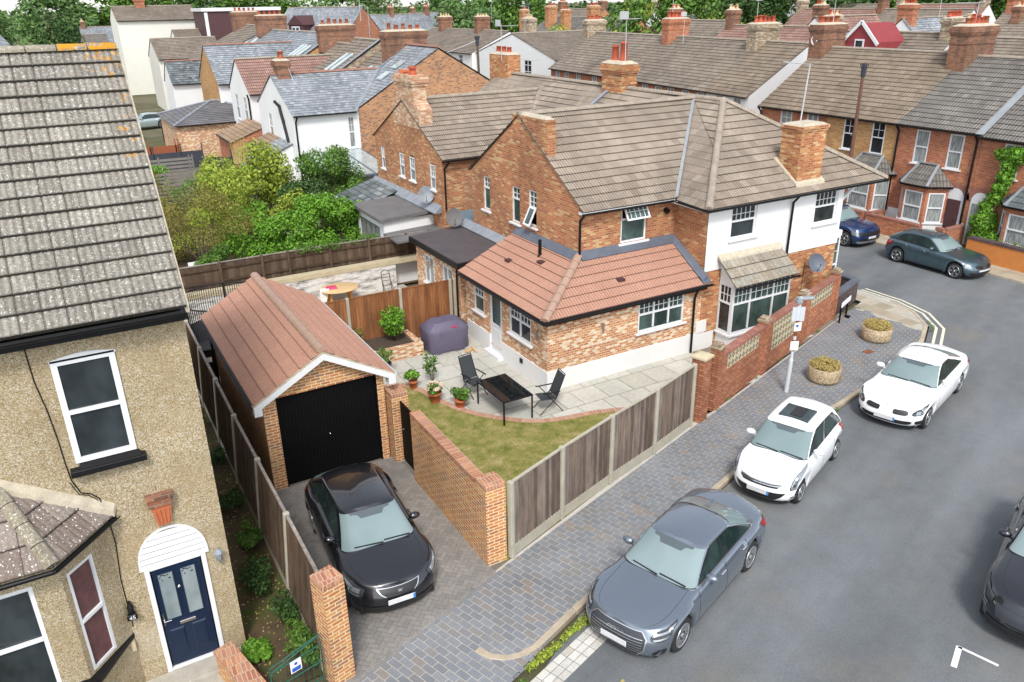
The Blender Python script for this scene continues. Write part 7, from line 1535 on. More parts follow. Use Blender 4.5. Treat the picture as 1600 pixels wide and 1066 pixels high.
# dark SUV entering at the right edge
car('glossy dark car with raised body cut off by the right edge of the picture', (13.02, 4.78), R(20.5), 4.7, 1.92, 1.62, 2.8, .86, .37, 'paint_dark',
    [(0, .86), (.12, .93), (.5, 1.02), (1.0, 1.08), (1.5, 1.13), (2.2, 1.15), (3.6, 1.17), (4.4, 1.17), (4.7, 1.1)], [(0, .84), (.3, .92), (.8, 1.0), (1.4, 1.04), (2.4, 1.07), (3.6, 1.09), (4.7, 1.06)],
    dict(w0=1.62, w1=1.26, x0=1.35, x1=2.1, x2=4.1, x3=4.6, roof=[(1.9, 1.58), (2.3, 1.62), (3.0, 1.63), (3.9, 1.58), (4.3, 1.52)], fa=.34, ra=.22), fe=2.7, fa=.7, gc=.22, spokes=5,
    sides=([(.10, .98, 1.40), (.5, 1.0, 1.41), (.88, 1.03, 1.42)], [(.10, 1.45, 1.95), (.5, 1.46, 1.95), (.88, 1.47, 1.9)]),
    front=(('grille', 'S', [(.50, 0, .42), (.84, 0, .5)], 'grille_grey', .014, 'both'), ('headlight', 'S', [(.74, .56, .9), (.88, .56, 1.02)], 'lamp_dark', .012, 'each'), ('daylight_strip', 'S', [(.62, .62, .90), (.645, .62, .90)], 'lamp_clear', .016, 'each'), ('daylight_strip', 'S', [(.54, .64, .88), (.565, .64, .88)], 'lamp_clear', .016, 'each'), ('lower_grille', 'S', [(.12, 0, .6), (.36, 0, .64)], 'trim_black', .011, 'both'), ('bumper_trim', 'S', [(.10, 0, .9), (.13, 0, .92)], 'alloy', .016, 'both')),
    doors=((1.45, .1, 1), (2.6, .08, 1), (3.5, .1, 1)), handles=(2.4, 3.3))

# ================================================================ HOUSES OF THE STREETS BEHIND
RED, RUST = ('pot_red', 'pot_red', 'pot_cream'), ('pot_rust', 'pot_red')
def thouse(name, label, cx, cy, ang, L, Dp, ez, rz, wm, rm, wins=(), chims=(), gable=None, ov=.25, gauge=None, cat='house', group=None, z0=-.1, ridgem='ridge_tile', hip=False, gutt=True, fine=False, backw=None):
    """gabled house; local x runs along the ridge, the front looks to local -y. wins: (side, u, z, w, h, rows, glass)"""
    gauge = gauge or {'slate': .26, 'slate_dark': .3, 'slate_grey': .35}.get(rm, .33); X = frame((cx, cy, 0), ang); t = thing(name, label, cat, (cx, cy, 0), group); a, b = L/2, Dp/2; Rm = X.to_3x3(); P = lambda x, y, z=0: X @ Vector((x, y, z)); T = lambda x, y: Rm @ Vector((x, y, 0))
    sides = {'f': (P(-a, -b), T(1, 0), L), 'r': (P(a, -b), T(0, 1), Dp), 'b': (P(a, b), T(-1, 0), L), 'l': (P(-a, b), T(0, -1), Dp)}
    for k, (O, d, ln) in sides.items():
        m = MB(); hs = [(w_[1], w_[2], w_[1]+w_[3], w_[2]+w_[4]) for w_ in wins if w_[0] == k]
        g = [(0, z0), (ln, z0), (ln, ez), (0, ez)] if k in 'fb' or hip else [(0, z0), (ln, z0), (ln, ez), (ln/2, rz-.03), (0, ez)]
        wall(m, O, d, g, hs, .1); m.build('wall', (gable if (gable and k in 'lr') else (wm if not (backw and k == 'b') else backw)), t)
    for w_ in wins:
        O, d, ln = sides[w_[0]]; window(t, O+d*w_[1]+Z*w_[2], d, w_[3], w_[4], w_[5] if len(w_) > 5 else SASH, w_[6] if len(w_) > 6 else 'glass_curtain', .06, rec=.05, sill=w_[4] < 1.9, bar=.025)
    m = MB(); s = (rz-ez)/b; eo = ez-ov*s+.06
    if hip:
        q = min(b, a-.3); A, B_ = P(-a+q, 0, rz), P(a-q, 0, rz); c = [P(-a-ov, -b-ov, eo), P(a+ov, -b-ov, eo), P(a+ov, b+ov, eo), P(-a-ov, b+ov, eo)]
        for pl in ([c[0], c[1], B_, A], [c[2], c[3], A, B_], [c[1], c[2], B_], [c[3], c[0], A]): tiled(m, pl, gauge, .024)
    else:
        for sg in (-1, 1): tiled(m, [P(-a-.06, sg*(b+ov), eo), P(a+.06, sg*(b+ov), eo), P(a+.06, 0, rz+.05), P(-a-.06, 0, rz+.05)], gauge, .026, seed=int(cx*7+sg), wave=roll(.15, .022, 1) if fine else None, du=.05 if fine else None)
    ro = m.build('roof', rm, t)
    m = MB()
    if hip: 
        ridge(m, A+Z*.06, B_+Z*.06, .12, .45)
        for k, e in ((0, A), (1, B_), (2, B_), (3, A)): ridge(m, c[k]+Z*.05, e+Z*.06, .11, .45)
    else: ridge(m, P(-a-.06, 0, rz+.09), P(a+.06, 0, rz+.09), .12, .45)
    m.build('ridge_tiles', ridgem, ro)
    if gutt:
        for sg in (-1, 1): A_, B2_ = P(-a, sg*(b+ov+.05), eo-.02), P(a, sg*(b+ov+.05), eo-.02); gutter(t, [A_, B2_] if sg > 0 else [B2_, A_])
    for c_ in chims:      # (u, v, z1, w, d, n, brick, kinds)
        u, v, z1, w2, d2, n = c_[:6]; br = c_[6] if len(c_) > 6 else 'brick_dark'; kd = c_[7] if len(c_) > 7 else RED
        chimney(t, u, v, rz-.6-abs(v)*s, z1, w2, d2, br, n, kd, random.Random(int(u*13+cx)), X=X, along='y' if d2 > w2 else 'x')
    t['_x'] = 0; del t['_x']
    return t, X, ro
def canted(par, X, u, zt=2.55, wd=2.6, dp=.75, base=.75, wm='brick_red', rm='slate_dark', bm='render_white', zr=3.35):
    """canted bay with a small hipped roof, centred at u on the local front plane y=0"""
    P = lambda x, y, z=0: X @ Vector((x, y, z)); a = wd/2; pts = [(u-a, 0), (u-a+.62, -dp), (u+a-.62, -dp), (u+a, 0)]; o = None
    for (p, q) in zip(pts, pts[1:]):
        A, B_ = P(*p), P(*q); d = (B_-A); ln = d.length; m = MB(); ww = ln-.28; wall(m, A, d, [(0, -.1), (ln, -.1), (ln, zt), (0, zt)], [(.14, base, .14+ww, zt-.28)], .08)
        if o is None: o = m.build('bay', wm, par)
        else: m.build('bay_wall', wm, o)
        window(o, A+d.normalized()*.14+Z*base, d, ww, zt-.28-base, SASHP, 'glass_curtain', .06, rec=.04, sill=True)
    m = MB(); e = .16; q = [(u-a-e, -.0), (u-a+.55, -dp-e), (u+a-.55, -dp-e), (u+a+e, -.0)]; A, B_ = P(u-a+.75, -.02, zr), P(u+a-.75, -.02, zr)
    tiled(m, [P(*q[0], zt+.02), P(*q[1], zt+.02), A], .3, .02); tiled(m, [P(*q[1], zt+.02), P(*q[2], zt+.02), B_, A], .3, .02); tiled(m, [P(*q[2], zt+.02), P(*q[3], zt+.02), B_], .3, .02)
    r_o = m.build('bay_roof', rm, o); m = MB()
    for s, e_ in ((q[1], A), (q[2], B_)): m.bar(P(*s, zt+.07), e_+Z*.05, .13, .03)
    m.bar(A+Z*.04, B_+Z*.04, .2, .05); m.build('hip_lead', 'galvanised', r_o); gutter(o, [P(*p, zt) for p in q[::-1]], .05, 'black_plastic')
    m = MB()
    for (p, q2) in zip(pts, pts[1:]): A, B_ = P(*p), P(*q2); d = (B_-A).normalized(); n = d.cross(Z); m.ob(A+n*.004, B_-A, n*.02, Z*(base-.1))
    m.build('bay_base', bm, o)
    return o
def arched_door(par, X, u, w_=.95, h=2.2, door='brown_cladding', brick='brick_coping', frame_m='upvc'):
    P = lambda x, y, z=0: X @ Vector((x, y, z)); m = MB(); K = 12
    for i in range(K):
        a, b = math.pi*i/K, math.pi*(i+1)/K; r0, r1 = w_/2+.02, w_/2+.26
        q = [P(u+r*math.cos(t), -.02, h+r*math.sin(t)) for r, t in ((r0, a), (r1, a), (r1, b), (r0, b))]; q2 = [P(u+r*math.cos(t), .01, h+r*math.sin(t)) for r, t in ((r0, a), (r1, a), (r1, b), (r0, b))]; m.hexa(q, q2)
    o = m.build('door_arch', brick, par); m = MB(); pts = [P(u-w_/2, -.012, 0), P(u+w_/2, -.012, 0)]+[P(u+w_/2*math.cos(math.pi*i/K), -.012, h+w_/2*math.sin(math.pi*i/K)) for i in range(K+1)]; m.poly(*pts); m.build('door_recess', frame_m, par)
    m = MB(); m.X = X; m.box(u-w_/2+.1, -.05, 0, u+w_/2-.1, -.018, h-.1); d = m.build('door', door, par, bevel=.01); m = MB(X); m.box(u+w_/2-.22, -.09, 1.0, u+w_/2-.17, -.05, 1.15); m.build('handle', 'chrome', d)
# ---- row across the junction (fronts look west at x = 36)
A90 = R(-90); FX = 36.0
def E(y): return frame((FX, y, 0), A90)
def east(lab, y0, y1, wm, rm, wy, chims, rz=7.95, zw=3.45, hw_=1.5, gl='glass_curtain', ez=5.1, st=SASH, grp='terraced houses across the junction', **k):
    L = y1-y0; cx, cy = FX+4.4, (y0+y1)/2; wins = [('f', (y1-a), zw, a-b, hw_, st, gl) for a, b in wy]
    return thouse('terraced_house', lab, cx, cy, A90, L-.02, 8.8, ez, rz, wm, rm, wins, chims, group=grp, fine=True, **k)
e1, X_, r1_ = east('leftmost red brick terraced house of the row across the junction, with olive-brown roof', 29.3, 34.0, 'brick_red', 'tile_olive_far', [(32.5, 31.7), (30.65, 29.9)], [(-2.0, 0, 9.25, .95, 1.9, 4, 'brick_dark', ('pot_rust', 'pot_red'))], zw=3.5, hw_=1.45)
e2, X_, r2_ = east('yellowish brick terraced house behind the rusty telegraph pole, with tall white sash windows', 25.05, 29.3, 'brick_yellow', 'tile_olive_far', [(28.2, 27.5), (26.5, 25.75)], [], zw=3.4, hw_=1.6, gl='glass')
e3, X_, r3_ = east('red brick terraced house with patterned net curtains and a dark grey roof', 20.85, 25.05, 'brick_red', 'tile_grey_far', [(24.05, 23.35), (22.35, 21.65)], [(-1.95, 0, 9.3, .95, 2.2, 5, 'brick_dark', ('pot_rust', 'pot_red'))], zw=3.3, hw_=1.55, rz=7.85, st=SASHP)
e4, X_, r4_ = east('ivy-clad red brick terraced house at the right edge of the picture', 15.4, 20.85, 'brick_red', 'tile_grey_far', [(19.8, 19.05), (17.6, 16.9)], [(1.9, 0, 9.2, .95, 2.0, 4, 'brick_dark')], zw=3.3, hw_=1.45, rz=7.8, ez=5.0, st=SASHP)
e5, X_, r5_ = east('red brick terraced house mostly beyond the right edge of the picture', 9.8, 15.4, 'brick_red', 'tile_grey_far', [(14.3, 13.6)], [], rz=7.8, ez=5.0)
m = MB(); m.bar((35.7, 20.85, 5.02), (40.4, 20.85, 7.98), .35, .05); m.build('party_flashing', 'galvanised', r4_)
for o, y, z in ((e1, 34, 0), (e3, 20.9, 0)): pass
bx = canted(e2, E(0), -26.2, 2.55, 2.7, .75, .75, 'brick_red', 'tile_grey_far'); canted(e3, E(0), -23.1, 2.45, 2.45, .8, .75, 'brick_red', 'tile_grey_far'); canted(e1, E(0), -31.0, 2.5, 2.5, .75, .75, 'brick_red', 'tile_grey_far'); canted(e4, E(0), -18.0, 2.3, 2.6, .8, .7, 'brick_red', 'slate_dark', zr=3.1)
arched_door(e3, E(0), -21.55, .85, 2.05, 'brown_cladding', 'brick_coping'); arched_door(e4, E(0), -20.35, .85, 2.05, 'glass_curtain', 'brick_coping'); arched_door(e2, E(0), -28.3, .85, 2.05, 'brown_cladding', 'brick_coping')
for o, y in ((e3, 24.95), (e3, 21.0), (e1, 33.9)): pipe(o, [(35.62, y, 5.0), (35.9, y, 4.7), (35.9, y, 0)], .05)
m = MB(); m.box(FX-.03, 20.9, 0, FX-.004, 25.0, .95); m.build('plinth', 'render_white', e3)
rr = random.Random(31); t = thing('ivy', 'bright green ivy climbing the house front between the white arched door and the window', 'climbing plant', (35.8, 19.9, 0)); m = MB()
bl = [(35.75, 20.25-.28*k*(1 if k < 3 else .5)+rr.uniform(-.1, .1), .5+.48*k, .28, .38+.08*(k > 7), .40) for k in range(9)]+[(35.8, 19.6, 4.3, .2, .5, .3), (35.8, 18.9, 4.55, .2, .6, .2), (35.6, 19.5, .6, .5, .7, .5), (35.6, 19.8, 1.3, .4, .6, .5)]
leaves(m, bl, 7000, .13, rr); m.build('leaves', 'leaf_bright', t); g = MB(); branch(g, (35.9, 19.8, 0), (35.9, 19.4, 4.5), .05, .01, rr, 6); g.build('stem', 'bark', t)
def lowwall(label, pts, h, mt='brick_red', cp='brick_coping', th=.22, capm=None):
    o = None
    for a, b in zip(pts, pts[1:]):
        A, B_ = Vector((*a, 0)), Vector((*b, 0)); d = B_-A; s = Z.cross(d).normalized()*th/2; m = MB(); m.ob(A-s-Z*.1, d, s*2, Z*(h+.1)); q = m.build('garden_wall' if o is None else 'return', mt, o)
        if o is None: o = tag(q, label, 'wall', 'low front garden walls')
        m = MB(); m.ob(A-s*1.2+Z*(h+.002), d, s*2.4, Z*.09); m.build('coping', cp, o)
lowwall('low red brick front wall before the net-curtained house', [(35.7, 24.9), (34.5, 24.9), (34.5, 22.0)], .75); lowwall('short stepped brick wall between the two front doors', [(34.5, 21.2), (34.5, 20.8), (35.8, 20.8)], .85)
lowwall('low front wall behind the blue four-by-four', [(34.5, 29.0), (34.5, 25.1)], .75); lowwall('bright orange low wall with blue-brick coping and plants behind', [(34.3, 19.5), (34.2, 12.0)], .85, 'wall_orange', 'tarred_brick', .3)
lowwall('low front wall at the far left of the row across the junction', [(34.5, 33.8), (34.5, 29.2)], .75)
rr = random.Random(9); m = MB(); leaves(m, [(34.6, 18.8-.55*k, .85, .28, .36, .18) for k in range(12)], 1500, .07, rr); tag(m.build('border_plants', 'leaf_mid'), 'row of small plants growing behind the orange garden wall', 'plants', kind='stuff')
# ---- middle row, turned a little (from x=38.4,y=37.4 to x=41.6,y=65.5)
AM = R(-96.5); dM = Vector((math.sin(R(6.5)), math.cos(R(6.5)), 0)); nM = Vector((dM.y, -dM.x, 0)); OM = Vector((38.4, 37.4, 0))
def mid(lab, s0, s1, wm, rm, ws, chims, rz=7.95, **k):
    L = s1-s0; c = OM+dM*(s0+s1)/2+nM*4.4; wins = [('f', (s1-a), 3.45, .8, 1.45, SASH, 'glass_curtain') for a in ws]
    return thouse('terraced_house', lab, c.x, c.y, AM, L-.02, 8.8, 5.1, rz, wm, rm, wins, chims, group='middle terrace of brick houses', **k)
mid('white painted end-of-terrace house with an olive-brown roof', 0, 4.4, 'render_white', 'tile_olive_far', [3.3, 1.5], [(-2.3, 0, 9.1, .95, 2.0, 5, 'brick_weather', ('pot_red',))], gable='render_grey')
mid('red brick house next to the white end house in the middle terrace', 4.4, 9.6, 'brick_red', 'tile_brown_far', [9.0, 7.2, 5.4], []); mid('red brick house with a red parasol shape, left of centre in the middle terrace', 9.6, 15.0, 'brick_red', 'tile_brown_far', [14.2, 12.4, 10.6], [(-2.6, 0, 9.3, .9, 1.9, 5, 'brick_red', ('pot_red', 'pot_red', 'pot_cream'))])
mid('red brick house second from the left end of the middle terrace', 15.0, 21.5, 'brick_red', 'tile_brown_far', [20.3, 18.2, 16.2], []); mid('red brick house at the left end of the middle terrace beside the white gable', 21.5, 28.2, 'brick_red', 'tile_brown_far', [27.2, 25.4, 23.2], [(-3.2, 0, 9.0, .9, 1.9, 4, 'brick_weather', ('pot_red',))])
# ---- white L-shaped house
g1 = ((1, (1, 1), 0, 0), (1, (1, 1), 0, 0), (.7, (1, 1), 0, 0))
wl, X_, _ = thouse('white_house', 'large white painted house with broad gable and small-paned windows', 51.5, 81.1, 0, 10, 17.3, 5.15, 7.45, 'render_white', 'tile_brown_far', [('l', 8.65+2.6, 3.0, 1.5, 1.9, g1, 'glass'), ('l', 8.65-.6, 3.6, .9, 1.3, g1, 'glass'), ('l', 8.65-5.4, 3.2, 1.9, 1.9, g1, 'glass')], [(-1, 3, 8.9, 1.0, 1.6, 4, 'brick_weather', ('pot_cream',))])
thouse('white_house', 'long white rear wing with brown roof left of the broad white gable', 51.2, 101, A90, 22, 10.4, 5.1, 7.35, 'render_white', 'tile_brown_far', [('f', 18.5, 3.2, 1.0, 1.6, g1, 'glass'), ('f', 13, 3.2, 1.0, 1.6, g1, 'glass')], [(4, 0, 9.0, .9, 1.8, 4, 'brick_dark', ('pot_cream',)), (-7, 0, 8.9, .9, 1.8, 4, 'brick_dark', ('pot_cream', 'pot_red'))])
# ---- row to the north-west: white slate house and its neighbours
wc = thing('white_slate_house', 'white painted house with blue-grey slate roof and brown chequered brick gable', 'house', (18, 50.5, 0)); Yc0, Yc1 = 46.55, 54.6; X0 = 12.25
m = MB(); wall(m, (X0, Yc1, 0), -YY, [(0, -.1), (Yc1-Yc0, -.1), (Yc1-Yc0, 5.1), ((Yc1-Yc0)/2, 6.88), (0, 5.1)], [(2.2, 3.0, 3.0, 4.6), (5.6, 3.0, 6.2, 4.6)], .1); wall(m, (X0, Yc0, 0), XX, [(0, -.1), (3.9, -.1), (3.9, 5.05), (0, 5.05)], [(3.2, 2.9, 3.6, 4.7)]); wall(m, (17, Yc1, 0), -XX, [(0, -.1), (4.7, -.1), (4.7, 5.05), (0, 5.05)]); m.build('wall', 'render_white', wc)
window(wc, (X0, Yc1-2.2, 3.0), -YY, .8, 1.6, SASH, 'glass_curtain'); window(wc, (X0, Yc1-5.6, 3.0), -YY, .6, 1.6, SASH, 'glass_curtain'); window(wc, (X0+3.2, Yc0, 2.9), XX, .4, 1.8, SASH, 'glass_curtain')
m = MB(); xa, xb, xm = 16.15, 26.9, 21.52; wall(m, (xa, Yc0+.05, 0), XX, [(0, -.1), (xb-xa, -.1), (xb-xa, 5.05), (xm-xa, 8.2), (0, 5.05)]); wall(m, (xb, Yc0+.05, 0), YY, [(0, -.1), (4.6, -.1), (4.6, 5.0), (0, 5.0)]); m.build('gable_wall', 'brick_chequer', wc)
m = MB(); tiled(m, [(X0-.06, Yc0-.25, 4.98), (15.9, Yc0-.25, 4.98), (19.1, 50.55, 6.95), (X0-.06, 50.55, 6.95)], .26, .012); tiled(m, [(X0-.06, Yc1+.2, 5.0), (X0-.06, 50.55, 6.95), (19.1, 50.55, 6.95), (15.9, Yc1+.2, 5.0)], .26, .012); tiled(m, [(15.85, Yc0-.02, 4.98), (xm, Yc0-.02, 8.28), (xm, 51.2, 8.28), (19.15, 50.5, 6.96)], .26, .012); tiled(m, [(19.2, 50.6, 6.97), (xm, 51.2, 8.28), (15.9, 51.2, 5.0)], .26, .012); tiled(m, [(xb+.25, Yc0-.02, 4.98), (xb+.25, 51.2, 4.98), (xm, 51.2, 8.28), (xm, Yc0-.02, 8.28)], .26, .012); ro = m.build('roof', 'slate', wc)
m = MB(); ridge(m, (X0-.06, 50.55, 7.0), (19.1, 50.55, 7.0), .12, .4); ridge(m, (xm, Yc0, 8.33), (xm, 51.2, 8.33), .12, .4); m.build('ridge_tiles', 'ridge_red', ro); m = MB(); m.bar((15.9, Yc0-.2, 5.02), (19.1, 50.5, 7.0), .25, .03); m.build('valley_lead', 'lead', ro)
for z in (6.6, 7.2): 
    s = MB(); x = xm-(8.28-z)/.585; s.hexa([(x-.35, 48.2, z-.14), (x+.35, 48.2, z+.26), (x+.35, 48.9, z+.26), (x-.35, 48.9, z-.14)], [(x-.35, 48.2, z-.06), (x+.35, 48.2, z+.34), (x+.35, 48.9, z+.34), (x-.35, 48.9, z-.06)]); s.build('skylight', 'glass_roof', ro)
chimney(wc, 12.95, 50.5, 6.4, 7.75, .75, .95, 'brick_dark', 2, ('pot_rust', 'pot_cream'), random.Random(5)); gutter(wc, [(X0-.05, Yc0-.3, 4.97), (15.95, Yc0-.3, 4.97)]); pipe(wc, [(X0+.15, Yc0-.28, 4.9), (X0+.1, Yc0-.07, 4.6), (X0+.1, Yc0-.07, 0)], .05); pipe(wc, [(X0-.3, 49.2, 5.6), (X0-.1, 49.0, 5.3), (X0-.06, 47.9, 3.3)], .09)
m = MB(); m.path([(13.2, 50.3, 7.7), (13.3, 49.3, 6.5), (13.8, 48.3, 5.9), (14.3, 47.3, 5.4), (14.0, 46.9, 5.2), (13.7, 47.4, 5.45), (13.9, 48.0, 5.75)], .015, 5); m.build('loose_cable', 'aerial_metal', wc)
# glazed lean-to + brown shingled bays of this house and the next
m = MB(); m.box(12.6, 41.0, -.1, 16.0, 46.5, 2.25); co = m.build('conservatory', 'render_white', wc); m = MB(); m.hexa([(12.4, 40.8, 2.26), (16.1, 40.8, 2.26), (16.1, 46.5, 2.7), (12.4, 46.5, 2.7)], [(12.4, 40.8, 2.36), (16.1, 40.8, 2.36), (16.1, 46.5, 2.82), (12.4, 46.5, 2.82)]); m.build('roof_frame', 'lead_dark', co)
for k in range(3): m = MB(); x = 12.55+k*1.18; m.hexa([(x, 41.0, 2.375), (x+1.05, 41.0, 2.375), (x+1.05, 46.3, 2.815), (x, 46.3, 2.815)], [(x, 41.0, 2.40), (x+1.05, 41.0, 2.40), (x+1.05, 46.3, 2.84), (x, 46.3, 2.84)]); m.build('roof_glass', 'glass_roof', co)
def lean(par, x0, x1, y0, y1, z0, z1, wm, rms):
    m = MB(); m.box(x0+.15, y0+.1, -.1, x1, y1-.1, z0-.02); o = m.build('lean_to', wm, par); n = len(rms)
    for i, rm in enumerate(rms): a, b = y0+(y1-y0)*i/n, y0+(y1-y0)*(i+1)/n; m = MB(); tiled(m, [(x0, a, z0), (x0, b, z0), (x1, b, z1), (x1, a, z1)], .34, .02); m.build('lean_to_roof', rm, o)
    m = MB(); m.hexa([(x0+.15, y0+.09, z0-.02), (x1, y0+.09, z0-.02), (x1, y0+.12, z0-.02), (x0+.15, y0+.12, z0-.02)], [(x0+.15, y0+.09, z0), (x1, y0+.09, z1-.05), (x1, y0+.12, z1-.05), (x0+.15, y0+.12, z0)]); m.build('cheek', wm, o); gutter(o, [(x0-.05, y1, z0-.02), (x0-.05, y0, z0-.02)]); return o
lean(wc, 9.9, 12.24, 47.2, 52.8, 2.35, 3.35, 'render_white', ('slate', 'shingle_brown'))
# narrower white gable behind (with brown-red tiles)
wd_, X_, ro = thouse('white_gable_house', 'narrow white gabled house with brown-red tiled roof behind the slate house chimney', 16.9, 63.2, 0, 8.0, 6.4, 5.1, 7.15, 'render_white', 'tile_red_far', [('l', 1.5, 2.9, .9, 1.8, SASH, 'glass_curtain'), ('l', 4.2, 2.9, .9, 1.8, SASH, 'glass_curtain')], [], ridgem='ridge_old')
lean(wd_, 10.4, 12.85, 56.0, 61.0, 2.4, 3.3, 'brick_red', ('shingle_brown',)); pipe(wd_, [(12.7, 59.8, 5.0), (12.8, 60.0, 4.7), (12.8, 60.0, 2.9)], .06)
thouse('slate_roof_house', 'brick-sided house with pale blue slate roof beyond the narrow white gable', 16.5, 73.9, 0, 7.6, 8.0, 5.1, 7.75, 'render_white', 'slate', [], [], gable='brick_yellow', ridgem='ridge_red')
thouse('small_slate_house', 'low white outbuilding with dark patchy slate roof and red ridge', 12.9, 86.2, 0, 3.6, 4.6, 4.2, 5.95, 'render_white', 'slate_dark', [], [], ridgem='ridge_red')
thouse('cream_house', 'cream rendered house with brown tiled roof beside the long blank wall', 15.7, 103.5, 0, 7.0, 8.0, 5.55, 7.45, 'render_cream', 'tile_brown_far', [], []); th_, X_, ro = thouse('cream_house', 'tall blank pale cream wall building with flat grey coping', 15.9, 127, 0, 10.2, 9.0, 9.25, 10.9, 'render_cream', 'tile_brown_far', [], [(-1.5, 0, 11.9, 1.2, 1.2, 3, 'brick_red')])
for (x, y, z, w2, h2, mt, lb) in ((24.6, 112, 8.6, 9.5, 3.2, 'brown_cladding', 'dark brown boxy roof dormer with a white edge'), (22.6, 132, 9.0, 8, 2.2, 'red_cladding', 'dark red boxy roof dormer with a white edge')):
    t = thing('dormer_house', lb+', upper storey of a far house', 'house', (x, y, 0)); m = MB(); m.box(x-w2/2, y, 0, x+w2/2, y+7, z-h2/2+h2); m.build('wall', mt, t); m = MB(); m.box(x-w2/2-.2, y-.2, z+h2/2+.01, x+w2/2+.2, y+7.2, z+h2/2+.4); m.build('roof_edge', 'upvc', t); m = MB(); m.box(x-w2/2+.1, y-.06, z-h2/2, x-w2/2+.5, y-.01, z+h2/2-.1); m.build('window', 'upvc', t)
thouse('tiled_house', 'brown tiled roof with reddish patches between the long blank wall and the dark dormer', 19.6, 117, 0, 6, 8, 6.2, 8.0, 'render_cream', 'tile_brown_far', [], [])
# main blocks of that row: stepped roofs with party walls, skylights and big stacks
segs = [(51.25, 56.0, 7.75, 'tile_brown_far', 'brick_yellow', 1), (56.0, 61.0, 8.35, 'tile_brown_far', 'brick_weather', 1), (61.0, 66.0, 7.9, 'tile_brown_far', 'brick_yellow', 0), (66.0, 76, 8.55, 'slate', 'brick_yellow', 1), (76, 86, 8.5, 'slate', 'brick_yellow', 0), (86, 97, 8.8, 'tile_brown_far', 'render_white', 0)]
labs = ['low brown tiled house immediately behind the chequered gable', 'brown tiled house with long skylights and an ochre party wall', 'sunken brown roof between two taller party walls', 'blue slate house with three skylights and a yellow brick gable edge', 'slate roofed house with a broad brick stack', 'brown roofed house with a big white gable']
for (y0, y1, rz, rm, gb, sk), lb in zip(segs, labs):
    wds = 10.7 if y0 < 86 else 13; t, X_, ro = thouse('terraced_house', lb, 21.5, (y0+y1)/2, A90, y1-y0-.02, wds, rz-3.1, rz, 'brick_red', rm, [], [(-(y1-y0)/2+.3 if y0 != 51.25 else (y1-y0)/2-.5, 0, rz+1.35, .95, 2.9, 5, 'brick_dark', ('pot_rust', 'pot_red')),] if y0 not in (56.0, 66.0) else [], gable=gb, group='terrace running away behind the slate house')
    if sk:
        for k in range(3 if y0 > 60 else 2):
            x = 18.9; s = 3.1/5.35; y = y0+1.0+k*.95; z = rz-(21.5-x)*s+.12; m = MB(); m.hexa([(x-.9, y, z-.9*s), (x+.9, y, z+.9*s), (x+.9, y+.55, z+.9*s), (x-.9, y+.55, z-.9*s)], [(x-.9, y, z-.9*s+.08), (x+.9, y, z+.9*s+.08), (x+.9, y+.55, z+.9*s+.08), (x-.9, y+.55, z-.9*s+.08)]); m.build('skylight', 'glass_roof', ro)
    m = MB(); a_, b_ = Vector((16.2, y0, rz-3.0)), Vector((21.4, y0, rz+.12)); m.bar(a_, b_, .25, .05); m.build('party_flashing', 'lead', ro)
# grey slate house with dark half-timbered dormer, far
th_, X_, ro = thouse('slate_house', 'grey slate house with a dark timbered dormer and small gabled porch', 40.5, 128, R(-60), 15, 11, 5.2, 10.3, 'brick_red', 'slate', [], [])
m = MB(); P = X_; m.X = P; m.box(-3, -4.9, 6.4, -.2, -2, 8.0); m.hexa([(-3.3, -5.0, 8.0), (.1, -5.0, 8.0), (.1, -1, 8.0), (-3.3, -1, 8.0)], [(-1.7, -5.0, 9.3), (-1.5, -5.0, 9.3), (-1.5, -1, 9.3), (-1.7, -1, 9.3)]); m.build('dormer', 'brown_cladding', th_); m = MB(P); m.box(-2.4, -4.95, 6.6, -.8, -4.91, 7.8); m.build('window', 'upvc', th_); m = MB(P); m.box(-2.25, -4.98, 6.75, -1.7, -4.96, 7.65); m.box(-1.5, -4.98, 6.75, -.95, -4.96, 7.65); m.build('pane', 'glass_blue', th_)
m = MB(P); m.box(.2, -6.8, 0, 3.2, -5.2, 4.6); m.hexa([(0, -6.9, 4.6), (3.4, -6.9, 4.6), (3.4, -5, 4.6), (0, -5, 4.6)], [(1.6, -6.9, 6.1), (1.8, -6.9, 6.1), (1.8, -5, 6.1), (1.6, -5, 6.1)]); m.build('porch', 'render_white', th_)
# ---- orange brick pair with tall stacks, north
for k, (y, lb) in enumerate(((112, 'orange brick house with tall corbelled stack, left of the far pair'), (100.5, 'orange brick house with tall corbelled stack, right of the far pair'))):
    c = 68.5; t, X_, ro = thouse('brick_villa', lb, c+6, y, A90, 11.3, 11, 5.1, 8.3, 'brick_orange', 'tile_grey_far', [], [(-2, -2, 9.9, 1.1, 1.6, 4, 'brick_orange', ('pot_red',))], group='far orange brick villas')
    m = MB(); O = Vector((c-3, y+3, 0)); wall(m, O, -YY, [(0, -.1), (6, -.1), (6, 4.6), (3, 6.6), (0, 4.6)], [(.9, 3.0, 1.9, 4.6), (3.9, 3.0, 4.9, 4.6)]); m.build('wing_wall', 'brick_orange', t); window(t, O-YY*.9+Z*3, -YY, 1, 1.6, SASH, 'glass'); window(t, O-YY*3.9+Z*3, -YY, 1, 1.6, SASH, 'glass')
    m = MB(); tiled(m, [(c-3.1, y-3.2, 4.5), (c+4, y-3.2, 4.5), (c+4, y, 6.65), (c-3.1, y, 6.65)]); tiled(m, [(c-3.1, y+3.2, 4.5), (c-3.1, y, 6.65), (c+4, y, 6.65), (c+4, y+3.2, 4.5)]); m.build('wing_roof', 'tile_grey_far', ro); chimney(t, c-1.5, y+1.0, 5.6, 9.5, 1.2, 1.0, 'brick_orange', 4, ('pot_red',), random.Random(k))
